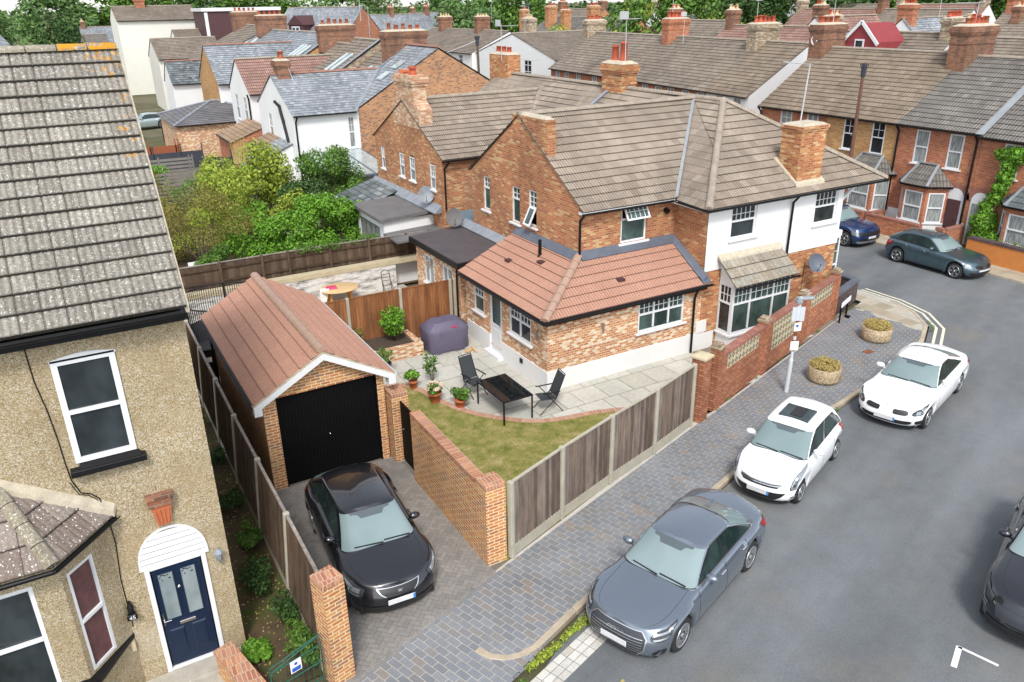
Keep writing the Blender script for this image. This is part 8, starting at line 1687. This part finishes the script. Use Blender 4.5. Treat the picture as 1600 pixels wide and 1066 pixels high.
# ---- many more roofs to the right, behind the row across the junction
far = [ # x, y, ang, L, D, ez, rz, wall, roof, stacks
 (57, 30, -90, 12, 9, 5.0, 7.9, 'brick_red', 'tile_brown_far', 1, 'brown-roofed house just behind the chimney of the net-curtained house'), (57, 42, -90, 11.5, 9, 5.0, 8.1, 'render_white', 'tile_brown_far', 2, 'brown-roofed house behind the olive-brown roof'), (58, 54, -90, 12, 9, 5.0, 8.3, 'brick_red', 'tile_red_far', 1, 'dark red tiled house behind the middle terrace'),
 (60, 66, -90, 9, 9, 5.0, 8.6, 'render_white', 'tile_brown_far', 1, 'white-gabled brown-roofed house beside the tree behind the middle terrace'), (70, 47, 0, 9, 8, 5.2, 8.8, 'render_white', 'slate', 1, 'blue slate roofed house behind the white triangular gable'), (72, 58, 0, 9, 8, 5.2, 8.8, 'render_white', 'tile_red_far', 1, 'white-walled house with reddish roof in the second street'),
 (74, 36, -90, 13, 9, 5.2, 8.7, 'brick_red', 'tile_brown_far', 2, 'brown-roofed pair in the second street behind the right-hand stack'), (75, 22, -90, 12, 9, 5.2, 8.9, 'brick_red', 'tile_red_far', 1, 'large red-brown roof at the far right'), (90, 30, -90, 13, 9, 5.4, 9.1, 'brick_red', 'tile_red_far', 2, 'red-brown roofed house in the third street at the right'),
 (90, 46, -90, 13, 9, 5.4, 9.1, 'brick_weather', 'tile_brown_far', 2, 'brown-roofed house in the third street with broad stack'), (90, 62, -90, 12, 9, 5.4, 9.1, 'render_white', 'tile_brown_far', 1, 'pale-walled house in the third street'), (92, 76, -90, 12, 9, 5.4, 9.1, 'brick_red', 'tile_red_far', 1, 'red-roofed house in the third street left of the pale one'),
 (110, 40, -90, 14, 9, 5.4, 9.3, 'brick_red', 'tile_brown_far', 2, 'brown roof near the skyline at the far right'), (112, 58, -90, 14, 9, 5.4, 9.3, 'brick_weather', 'tile_grey_far', 2, 'grey roof near the skyline left of the brown one'), (114, 76, -90, 14, 9, 5.4, 9.3, 'brick_red', 'tile_red_far', 2, 'red roof near the skyline above the dormer'),
 (116, 94, -90, 13, 9, 5.4, 9.3, 'brick_red', 'tile_brown_far', 1, 'brown roof near the skyline right of the big tree'), (98, 112, 0, 12, 9, 5.4, 9.2, 'render_white', 'tile_grey_far', 2, 'white-walled grey-roofed house beyond the orange villas'), (88, 128, -90, 14, 9, 5.4, 9.2, 'brick_orange', 'tile_brown_far', 2, 'far brown roof behind the orange villas'),
 (60, 150, 0, 16, 10, 5.4, 8.8, 'brick_red', 'slate', 3, 'long far slate roof below the willow'), (78, 165, 0, 16, 10, 5.4, 8.8, 'brick_red', 'slate', 3, 'long far slate roof right of the willow'), (14, 175, 0, 10, 9, 5.0, 7.6, 'render_white', 'slate', 1, 'pale blue slate shed-like house beside the tall trees at the left'), (6.5, 140, 0, 8, 8, 5.2, 7.2, 'render_white', 'tile_grey_far', 1, 'low white house behind the lichen-covered ridge')]
far += [(56, 17, -90, 11, 9, 5.0, 7.7, 'brick_red', 'tile_brown_far', 1, 'brown-roofed house beyond the ivy-clad house'), (128, 52, -90, 16, 9, 5.6, 9.6, 'brick_red', 'tile_grey_far', 2, 'distant grey roof by the skyline trees at right'), (130, 110, 0, 16, 9, 5.6, 9.6, 'brick_red', 'tile_red_far', 2, 'distant reddish roof below the skyline trees')]
for i, (x, y, a, L, D_, ez, rz, wm, rm, nc, lb) in enumerate(far):
    rr = random.Random(60+i); ch_ = [((-.5+k)*(L-1.2)/1 if nc == 2 else (-L/2+.6 if nc == 1 else (k-1)*L*.45), 0, rz+rr.uniform(.9, 1.4), .7, rr.uniform(1.1, 1.7), rr.choice((4, 5, 6)), rr.choice(('brick_red', 'brick_dark', 'brick_weather', 'brick_dark')), ('pot_red', 'pot_red', 'pot_cream')) for k in range(nc)]
    t, X_, ro = thouse('house', lb, x, y, R(a), L, D_, ez, rz, wm, rm, [('f', 1.5, 3.2, .9, 1.5), ('f', L-3, 3.2, .9, 1.5)], ch_, gable='render_white' if i % 2 == 0 else None, group='houses of the streets beyond', gutt=False)
    if i in (0, 1, 7, 9, 12):
        for k in range(2): m = MB(X_); s = (rz-ez)/(D_/2); yv = -D_*.25; z = rz+yv*s+.12; u = -1+k*1.6; m.hexa([(u, yv-.5, z-.5*s), (u+.7, yv-.5, z-.5*s), (u+.7, yv+.5, z+.5*s), (u, yv+.5, z+.5*s)], [(u, yv-.5, z-.5*s+.06), (u+.7, yv-.5, z-.5*s+.06), (u+.7, yv+.5, z+.5*s+.06), (u, yv+.5, z+.5*s+.06)]); m.build('skylight', 'glass_roof', ro)
# red gabled dormer on the roof behind
t = bpy.data.objects.new('dormer', None); bpy.data.objects.remove(t)
m = MB(); dx, dy = 54.6, 41.2; m.box(dx-1.6, dy-1.3, 6.0, dx+1.8, dy+1.3, 7.6); hp_ = [o for o in bpy.data.objects if o.get('label') == 'brown-roofed house behind the olive-brown roof'][0]; do_ = m.build('dormer', 'red_cladding', hp_)
m = MB(); m.hexa([(dx-1.62, dy-1.3, 7.6), (dx-1.62, dy+1.3, 7.6), (dx+1.8, dy+1.3, 7.6), (dx+1.8, dy-1.3, 7.6)], [(dx-1.62, dy-.02, 8.9), (dx-1.62, dy+.02, 8.9), (dx+1.8, dy+.02, 8.9), (dx+1.8, dy-.02, 8.9)]); m.build('dormer_gable', 'red_cladding', do_)
m = MB(); m.bar((dx-1.7, dy-1.6, 7.45), (dx-1.7, dy, 9.0), .1, .22); m.bar((dx-1.7, dy+1.6, 7.45), (dx-1.7, dy, 9.0), .1, .22); m.build('bargeboard', 'upvc', do_); m = MB(); m.box(dx-1.68, dy-.4, 6.3, dx-1.62, dy+.4, 7.8); w1 = m.build('window', 'upvc', do_); m = MB(); m.box(dx-1.70, dy-.28, 7.0, dx-1.685, dy+.28, 7.7); m.build('pane', 'glass', w1)
# house at the top left corner
thouse('brick_house', 'orange brick gabled house with white windows at the top left corner', -7.3, 100, R(25), 10, 9, 6.6, 9.2, 'brick_orange', 'slate', [('f', 3, 5, 1.6, 1.5, ((1, (1, 1, 1), 0, 0),), 'glass'), ('r', 3, 5, 1.6, 1.5, ((1, (1, 1, 1), 0, 0),), 'glass')], [])
# brick stack rising behind the lichen-covered ridge
t = thing('chimney_stack', 'smooth red-brown chimney stack rising just behind the lichen-covered ridge', 'chimney', (1.25, 58, 0)); m = MB(); m.box(.75, 57.5, 0, 1.75, 58.5, 7.7); m.box(.65, 57.4, 7.7, 1.85, 58.6, 7.95); m.build('stack', 'pot_rust', t); thouse('low_house', 'low tiled roof under the red-brown stack behind the lichen-covered ridge', -1.5, 63, 0, 7, 7, 3.0, 4.6, 'render_white', 'tile_grey_far')
# yard behind: single storey extension with dark hipped roof, fences, silver car
thouse('rear_extension_house', 'single-storey fleck-brick extension with dark hipped roof and skylight', 12.3, 70.5, 0, 7.6, 8.4, 2.5, 3.7, 'brick_fleck', 'slate_grey', [], [], hip=True, ridgem='lead')
car('silver-blue car parked beside the far white walls', (6.3, 86), R(10), 4.2, 1.75, 1.45, 2.6, .8, .32, 'paint_silver', [(0, .7), (.5, .85), (1.2, .97), (3.2, 1.04), (4.2, 1.0)], [(0, .7), (.5, .82), (1.2, .9), (3.2, .96), (4.2, .95)], dict(w0=1.5, w1=1.14, x0=1.1, x1=1.85, x2=3.4, x3=4.0, roof=[(1.7, 1.4), (2.4, 1.45), (3.6, 1.38)]), sides=([(.10, .98, 2.02), (.88, 1.03, 1.9)],))

# ================================================================ TREES, POLES, HEDGES
tree('garden_tree', 'feathery olive-brown tree with sparse foliage beside the lichen-roofed house', 'tree', 4.6, 34.2, 4.1, 2.1, 2.0, 7500, .075, 'leaf_olive', 11, .07, 10, .2)
tree('garden_tree', 'broad yellow-green tree with a dead straw-coloured spike, in the middle of the back gardens', 'tree', 8.0, 40.2, 4.9, 2.7, 2.6, 9000, .17, 'leaf_yellowgreen', 12, .09, 12, .1)
tree('garden_tree', 'dark green upright shrub tree below the white slate house', 'tree', 11.9, 40.4, 4.6, 1.7, 1.7, 6500, .14, 'leaf_mid', 13, .08, 9, .05)
tree('garden_tree', 'dark green rounded shrub between the yellow-green tree and the climbing plant', 'tree', 10.0, 38.0, 3.4, 1.7, 1.5, 6500, .13, 'leaf_dark', 14, .07, 8, .05)
tree('garden_tree', 'olive green shrub next to the slate lean-to of the brick house', 'tree', 12.6, 37.9, 3.0, 1.2, 1.0, 3500, .11, 'leaf_mid', 19, .06, 7, .05)
rr = random.Random(15); t = thing('climbing_plant', 'mass of bright green climber smothering the garden wall near the dark flat roof', 'climbing plant', (9.2, 33.8, 0)); m = MB()
leaves(m, [(7.2+.42*k+rr.uniform(-.2, .2), 34.0+rr.uniform(-.35, .35), 1.9+rr.uniform(-.35, .4)+(.55 if 3 < k < 9 else 0), .62, .6, .48) for k in range(11)]+[(6.8+.5*k, 33.7, .9, .6, .5, .8) for k in range(7)], 19000, .13, rr, flat=.8); m.build('leaves', 'leaf_bright', t); g = MB()
for k in range(6): branch(g, (7.4+k*.8, 34.1, 0), (7.2+k*.85, 34.0, 2.2), .04, .015, rr, 3)
g.build('stem', 'bark', t)
for i, (x, y, h, s, lf, lb) in enumerate(((6.6, 31.2, 1.5, 1.0, 'leaf_mid', 'green bush leaning over the old grey fence behind the garage'), (8.1, 30.9, 1.4, .9, 'leaf_bright', 'light green bush behind the old fence near the garage ridge'), (5.3, 36.8, 2.6, 1.5, 'leaf_yellowgreen', 'yellow-green shrub behind the feathery olive tree'), (6.0, 43.5, 2.8, 1.5, 'leaf_mid', 'green shrub at the left of the back gardens'), (3.6, 45.5, 3.0, 1.7, 'leaf_olive', 'brownish shrub next to the roof edge'), (5.2, 53.5, 1.9, 1.0, 'leaf_bright', 'round green bush with pink flowers by the trellis'), (4.5, 52.8, 1.5, .8, 'leaf_yellowgreen', 'small yellowish bush with pink flowers left of the round one'), (8.2, 49.5, 2.9, 1.3, 'leaf_yellowgreen', 'sprawling yellow-green shrub below the brown shingled lean-to'), (5.6, 79, 3.2, 1.3, 'leaf_bright', 'clipped round green bush beside the tall cream wall'))):
    bush('bush', lb, 'bush', x, y, s, s*.9, h, 2600, .11, lf, 60+i, 'bushes of the back gardens')
for i, (x, y, h, s, lf, lb) in enumerate(((6.9, 35.2, 3.0, 1.5, 'leaf_bright', 'bright green shrub between the olive tree and the wall climber'), (9.6, 36.6, 2.9, 1.4, 'leaf_yellowgreen', 'lime green shrub just behind the bright wall climber'), (6.4, 38.6, 3.6, 1.6, 'leaf_yellowgreen', 'tall yellow-green shrub left of the broad tree'), (9.8, 42.8, 3.0, 1.6, 'leaf_mid', 'green shrub at the foot of the brown shingled lean-to'), (12.9, 39.9, 3.2, 1.3, 'leaf_mid', 'green shrub in front of the glazed conservatory'), (5.0, 33.0, 1.8, 1.2, 'leaf_mid', 'low green shrub right behind the old grey fence'), (10.4, 34.6, 2.7, 1.3, 'leaf_bright', 'bright green shrub spilling towards the dark flat roof'), (3.6, 38.5, 3.0, 1.6, 'leaf_olive', 'brown-green shrub against the lichen-roofed house edge'), (11.6, 36.6, 2.4, 1.1, 'leaf_dark', 'dark shrub in front of the slate lean-to roof'))):
    bush('bush', lb, 'bush', x, y, s, s*.9, h, 3800, .12, lf, 90+i, 'bushes of the back gardens')
rr = random.Random(3); m = MB(); leaves(m, [(7.6+k*.33, 30.0+rr.uniform(-.12, .12), 2.02+rr.uniform(-.1, .12), .26, .2, .16) for k in range(10)], 1500, .08, rr); tag(m.build('fence_creeper', 'leaf_mid'), 'green creeper tumbling over the top of the old grey fence', 'climbing plant')
m = MB(); 
for k in range(40): a = rr.uniform(-.25, .25); m.poly((7.6+a, 39.5, 3.9), (7.63+a, 39.5, 3.9), (7.7+a*2, 39.5+a, 5.2+rr.uniform(-.4, .5)))
tag(m.build('dead_spike', 'leaf_straw'), 'dry straw-coloured plume standing up out of the yellow-green tree', 'plant')
m = MB(); m.box(7.8, 35.9, -.1, 12.6, 36.1, 1.55); tag(m.build('white_garden_wall', 'render_white'), 'white rendered garden wall partly hidden by the bright climber', 'wall'); m = MB(); m.box(10.95, 34.15, 0, 11.15, 34.35, 2.2); tag(m.build('timber_post', 'boards_old'), 'weathered timber post at the end of the white garden wall', 'post')
for (x, y, a, b, l) in ((3.9, 33.6, 1.2, .7, 'white garden chair under the olive-brown tree'), (5.6, 32.2, .8, .5, 'white plastic chair glimpsed behind the old fence')):
    t = thing('garden_chair', l, 'chair', (x, y, 0)); m = MB(); m.box(x, y, .4, x+.5, y+.5, .45); m.build('seat', 'upvc', t); m = MB(); m.hexa([(x, y+.45, .45), (x+.5, y+.45, .45), (x+.5, y+.5, .45), (x, y+.5, .45)], [(x, y+.6, 1.0), (x+.5, y+.6, 1.0), (x+.5, y+.65, 1.0), (x, y+.65, 1.0)]); m.build('backrest', 'upvc', t)
    for (p, q) in ((0, 0), (.46, 0), (0, .46), (.46, .46)): m = MB(); m.box(x+p, y+q, -.05, x+p+.04, y+q+.04, .4); m.build('leg', 'upvc', t)
# trellis and dark fences in the far gardens
def slatfence(label, a, b, h, n, mt, z0=0, group='garden fences beyond'):
    A, B_ = Vector((*a, z0)), Vector((*b, z0)); d = B_-A; dn = d.normalized(); s = Z.cross(dn)*.03; t = thing('slatted_fence', label, 'fence', tuple((A+B_)/2), group); m = MB()
    for k in range(n): m.ob(A+Z*(h*(k+.15)/n), d, s, Z*(h/n*.62))
    m.build('slats', mt, t)
    for k in range(int(d.length/1.8)+2): q = min(1, k*1.8/d.length); m = MB(); m.ob(A+d*q-dn*.04, dn*.08, s*2, Z*(h+.08)); m.build('post', mt, t)
slatfence('grey slatted trellis fence behind the pink-flowered bushes', (3.8, 54.5), (7.6, 54.3), 2.1, 9, 'trellis'); slatfence('grey slatted trellis fence in front of the pink-flowered bushes', (3.6, 50.5), (7.6, 50.4), 1.9, 9, 'trellis'); slatfence('charcoal close fence below the fleck-brick extension', (8.6, 56.5), (12.6, 56.3), 1.9, 1, 'fence_charcoal'); slatfence('charcoal panel fence left of the fleck-brick extension', (4.2, 60.6), (9.2, 60.4), 1.9, 1, 'fence_charcoal'); slatfence('dark low fence across the gardens under the yellow-green shrub', (3.6, 47.6), (10.5, 47.2), 1.0, 3, 'fence_charcoal'); slatfence('red-brown fence in front of the silver car', (4.6, 66), (8.4, 66), 1.5, 1, 'pot_rust'); slatfence('charcoal gate with lattice window beside the silver car', (8.6, 76), (11.4, 76), 1.9, 1, 'fence_charcoal')
slatfence('old grey boarded fence by the slate lean-to', (9.2, 46.9), (11.8, 46.8), 1.6, 1, 'trellis')
# poles and aerials
def pole(label, x, y, h, mt, lean=(0, 0), cluster=True):
    t = thing('telegraph_pole', label, 'pole', (x, y, 0), 'telegraph poles'); q = Vector((x+lean[0], y+lean[1], h)); m = MB(); m.tube((x, y, -.1), q, .11, .075, 10); m.build('pole', mt, t)
    m = MB()
    for k in range(7): z = 1.2+k*(h-2)/7; p = Vector((x, y, 0)).lerp(q, z/h); m.tube(p-Vector((.0, .2, 0)), p+Vector((0, .2, 0)), .012, .012, 4)
    m.build('steps', 'steel', t)
    if cluster:
        m = MB(); m.lathe(q-Z*.75, [(.09, .1), (.12, .2), (.13, .5), (.10, .7), (.05, .75)], 10)
        for k in range(10): a = k*.628; m.tube(q+Vector((.10*math.cos(a), .10*math.sin(a), -.35)), q+Vector((.19*math.cos(a), .19*math.sin(a), -.04)), .014, .022, 5)
        m.build('wire_cluster', 'fence_charcoal', t)
    return t
pole('rusty brown telegraph pole with dark wire cluster in front of the yellowish brick house', 33.5, 25.6, 7.9, 'pole_wood'); pole('dark telegraph pole beside the chequered brick gable', 26.6, 50.8, 8.7, 'bark', (-.2, 0), True); pole('grey telegraph pole by the tall trees at the upper left', 5.6, 118, 9.2, 'trellis', (-.6, 0), False)
def lamp(label, x, y, h):
    t = thing('street_lamp', label, 'street lamp', (x, y, 0), 'far street lamps'); m = MB(); m.tube((x, y, 0), (x, y, h), .07, .045, 8); m.path([(x, y, h), (x-.3, y, h+.12), (x-.8, y, h+.15)], .035); m.build('pole', 'galvanised', t); m = MB(); m.box(x-1.2, y-.12, h+.1, x-.6, y+.12, h+.22); m.build('lantern', 'galvanised', t, bevel=.03)
lamp('slim grey street lamp by the tall trees at upper left', 17, 170, 10.4); lamp('slim grey street lamp above the white gable house', 57, 95, 10.0); lamp('slim street lamp in front of the big trees, left of the white gable', 40, 108, 10.4); lamp('slim street lamp near the skyline at right', 98, 84, 10.6); lamp('second slim street lamp at upper left', 22, 172, 10.8)
# loose roof aerials belong to the houses they stand on
def on(label): return [o for o in bpy.data.objects if o.get('label') == label][0]
for lb, x, y, z, h, a in (('red brick terraced house with patterned net curtains and a dark grey roof', 40.3, 24.9, 8.8, 1.6, 2.0), ('red brick house with a red parasol shape, left of centre in the middle terrace', 44.5, 52.2, 8.8, 2.4, .5), ('red brick house with a red parasol shape, left of centre in the middle terrace', 42.5, 48.5, 7.6, 2.0, .6), ('red brick house next to the white end house in the middle terrace', 43.6, 42.4, 8.6, 2.0, .9), ('large white painted house with broad gable and small-paned windows', 47.2, 79.5, 7.3, 3.2, .2), ('slate roofed house with a broad brick stack', 21.8, 60.5, 9.6, 1.8, .4), ('long white rear wing with brown roof left of the broad white gable', 51, 94, 8.6, 2.2, .5), ('brown-roofed house behind the olive-brown roof', 57, 38, 9.0, 2.0, 1.0), ('leftmost red brick terraced house of the row across the junction, with olive-brown roof', 40.4, 33.4, 9.2, 1.4, 1.2), ('red brick house with tall chimney on its gable behind the corner house', 20.7, 37.2, 8.0, 1.7, .2)):
    aerial(x, y, z, h, a).build('aerial', 'aerial_metal', on(lb))
ca = aerial(22.0, 18.5, 6.9, 1.5, R(195)); 
m = MB(); m.tube((21.9, 18.9, 6.9), (22.15, 19.0, 8.75), .025, .02, 6); m.tube((22.15, 19.0, 8.72), (20.9, 19.0, 8.86), .018, .018, 5)
for k in range(8): m.tube((22.0-k*.15, 18.75, 8.74+k*.014), (22.0-k*.15, 19.25, 8.74+k*.014), .008, .008, 4)
m.build('aerial', 'aerial_metal', ch)
dish(on('leftmost red brick terraced house of the row across the junction, with olive-brown roof'), (39.6, 33.8, 8.4), (-.6, -.7, .2), .3, (40.2, 33.8, 8.3), 'sign_grey')
m = MB(); m.lathe((37.2, 49.6, 3.0), [(.35, 0), (.22, .5), (.03, 1.0)], 8); m.tube((37.2, 49.6, 0), (37.2, 49.6, 3.2), .03); tag(m.build('parasol', 'pot_red'), 'folded dark red parasol showing above the ridge in front of the middle terrace', 'parasol')
# wires
def wire(label, a, b, sag=.5, r=.02):
    A, B_ = Vector(a), Vector(b); m = MB(); P = [A.lerp(B_, i/14)-Z*sag*4*(i/14)*(1-i/14) for i in range(15)]; m.path(P, r, 4); tag(m.build('overhead_wire', 'aerial_metal'), label, 'wire', 'overhead telephone wires')
wire('thin pale overhead wire running left from the dark telegraph pole', (26.4, 50.8, 8.4), (16.5, 55, 6.2)); wire('thin overhead wire in front of the broad white gable', (26.6, 50.8, 8.5), (46, 72.6, 5.5), .8, .012)
# tree masses
TG = 'trees beyond the roofs'
proto = {}
def far_tree(kind, label, x, y, h, r, seed=0, rz=0):
    key = (kind, seed % 3)
    if key not in proto:
        sp = dict(a=('leaf_far', 5200, .42, 14, .12), b=('leaf_mid', 5200, .42, 13, .1), c=('leaf_yellowgreen', 4200, .32, 11, .05), d=('leaf_dark', 5200, .40, 13, .08), w=('leaf_olivegreen', 5200, .36, 12, .08))[kind]
        t = tree('tree', label, 'tree', 0, 0, 10, 4, 4, sp[1], sp[2], sp[0], 100+seed*7+ord(kind), .3, sp[3], sp[4], TG, z0=0, k=.48); proto[key] = t; o = t
    else: o = copy_tree(proto[key]); o['label'] = label
    o.location = (x, y, -.1); o.scale = (r/4, r/4, h/10); o.rotation_euler = (0, 0, rz); return o
TR = [('b', 24, 205, 16, 9, 'large green tree at the far upper left, leftmost of its group'), ('a', 5, 190, 15, 8, 'green tree right of the orange brick gable at top left'), ('b', 17, 195, 17, 9, 'dark green tree behind the slim street lamps'), ('a', 34, 210, 16, 9, 'mid green tree behind the cream buildings'), ('b', 46, 220, 16, 10, 'green tree above the dark brown dormer'), ('a', -8, 170, 15, 8, 'green tree at the extreme top left'), ('b', 58, 215, 14, 9, 'far green tree behind the tall brick stack'),
 ('c', 0.6, 88, 7.0, 3.6, 'feathery light green tree showing above the lichen-covered ridge at left'), ('d', 3.5, 110, 9.5, 3.4, 'dark conical tree left of the round bright bush'), ('c', 7.0, 132, 5.0, 3.0, 'round bright green bush-like tree by the grey pole'),
 ('a', 66, 190, 15, 9, 'far tree left of the pale willow'), ('w', 79, 207, 16, 7, 'pale drooping willow-like tree on the skyline'), ('a', 100, 215, 15, 9, 'far tree right of the willow'), ('b', 80, 150, 15, 6.5, 'tall green tree left of the orange brick villas'), ('a', 72, 142, 14, 6, 'green tree behind the small pale chimney pots'), ('b', 87, 146, 15, 6, 'dark edged tree next to the orange brick villas'),
 ('c', 56.5, 86, 8.2, 3.6, 'bright yellow-green tree in front of the orange brick villas'), ('c', 60.5, 82, 7.6, 3.3, 'yellow-green tree next to the middle terrace roof'), ('c', 150, 190, 14, 7, 'small bright tree on the skyline above the orange villas'),
 ('b', 69, 84, 13.5, 5.4, 'large leafy tree left of the tall stack with aerial'), ('b', 76, 86, 12.5, 4.6, 'leafy green tree right of the tall stack with aerial'), ('c', 78, 82, 9.5, 3.4, 'light green tree beside the white-gabled brown roof'), ('d', 104, 112, 14, 7, 'dark tree behind the stacks, left one of the dark wood'), ('d', 111, 105, 14, 7, 'dark tree behind the stacks, middle of the dark wood'), ('d', 118, 98, 13.5, 7, 'dark tree behind the stacks, right one of the dark wood'),
 ('a', 129, 103, 13, 7, 'green tree near the brick house on the right skyline'), ('b', 132, 99, 13.5, 6.5, 'round green tree right of the tan stack'), ('a', 138, 94, 14, 7.5, 'wide green tree on the right skyline'), ('a', 140, 88, 13.5, 7, 'green tree behind the wide low stacks at right'), ('b', 141, 83, 14, 7, 'green tree behind the white chimney at right'), ('d', 143, 78, 14, 6.5, 'dark tree at the extreme top right'), ('a', 139, 91, 12.5, 5, 'leafy tree between the right-hand stacks')]
m_island('leaf_olivegreen', [(.12, .19, .04), (.16, .24, .06), (.20, .28, .08), (.10, .15, .04)], fine=0, trans=.2, rough=.8)
for i, (k, x, y, h, r, lb) in enumerate(TR): far_tree(k, lb, x, y, h, r, i, i*1.3)
# skyline wood: one mass nobody could count
rr = random.Random(200); m = MB(); bl = []
for i in range(150):
    az = R(-12+80*i/150+rr.uniform(-.3, .3)); d = rr.uniform(260, 420); bl.append((d*math.sin(az), d*math.cos(az), 1, rr.uniform(8, 15), rr.uniform(8, 15), rr.uniform(3, 8)))
leaves(m, bl, 30000, 1.6, rr, flat=.2); tag(m.build('wood', 'leaf_far'), 'distant wood closing off the skyline behind all the roofs', 'wood', kind='stuff')
rr = random.Random(201); m = MB(); bl = []
for i in range(70):
    az = R(-12+80*i/70+rr.uniform(-.5, .5)); d = rr.uniform(600, 900); bl.append((d*math.sin(az), d*math.cos(az), 1, 35, 35, rr.uniform(5, 11)))
leaves(m, bl, 14000, 4.5, rr, flat=.2); tag(m.build('distant_wood', 'leaf_dark'), 'hazy far-off hills and woodland on the horizon', 'wood', kind='stuff')
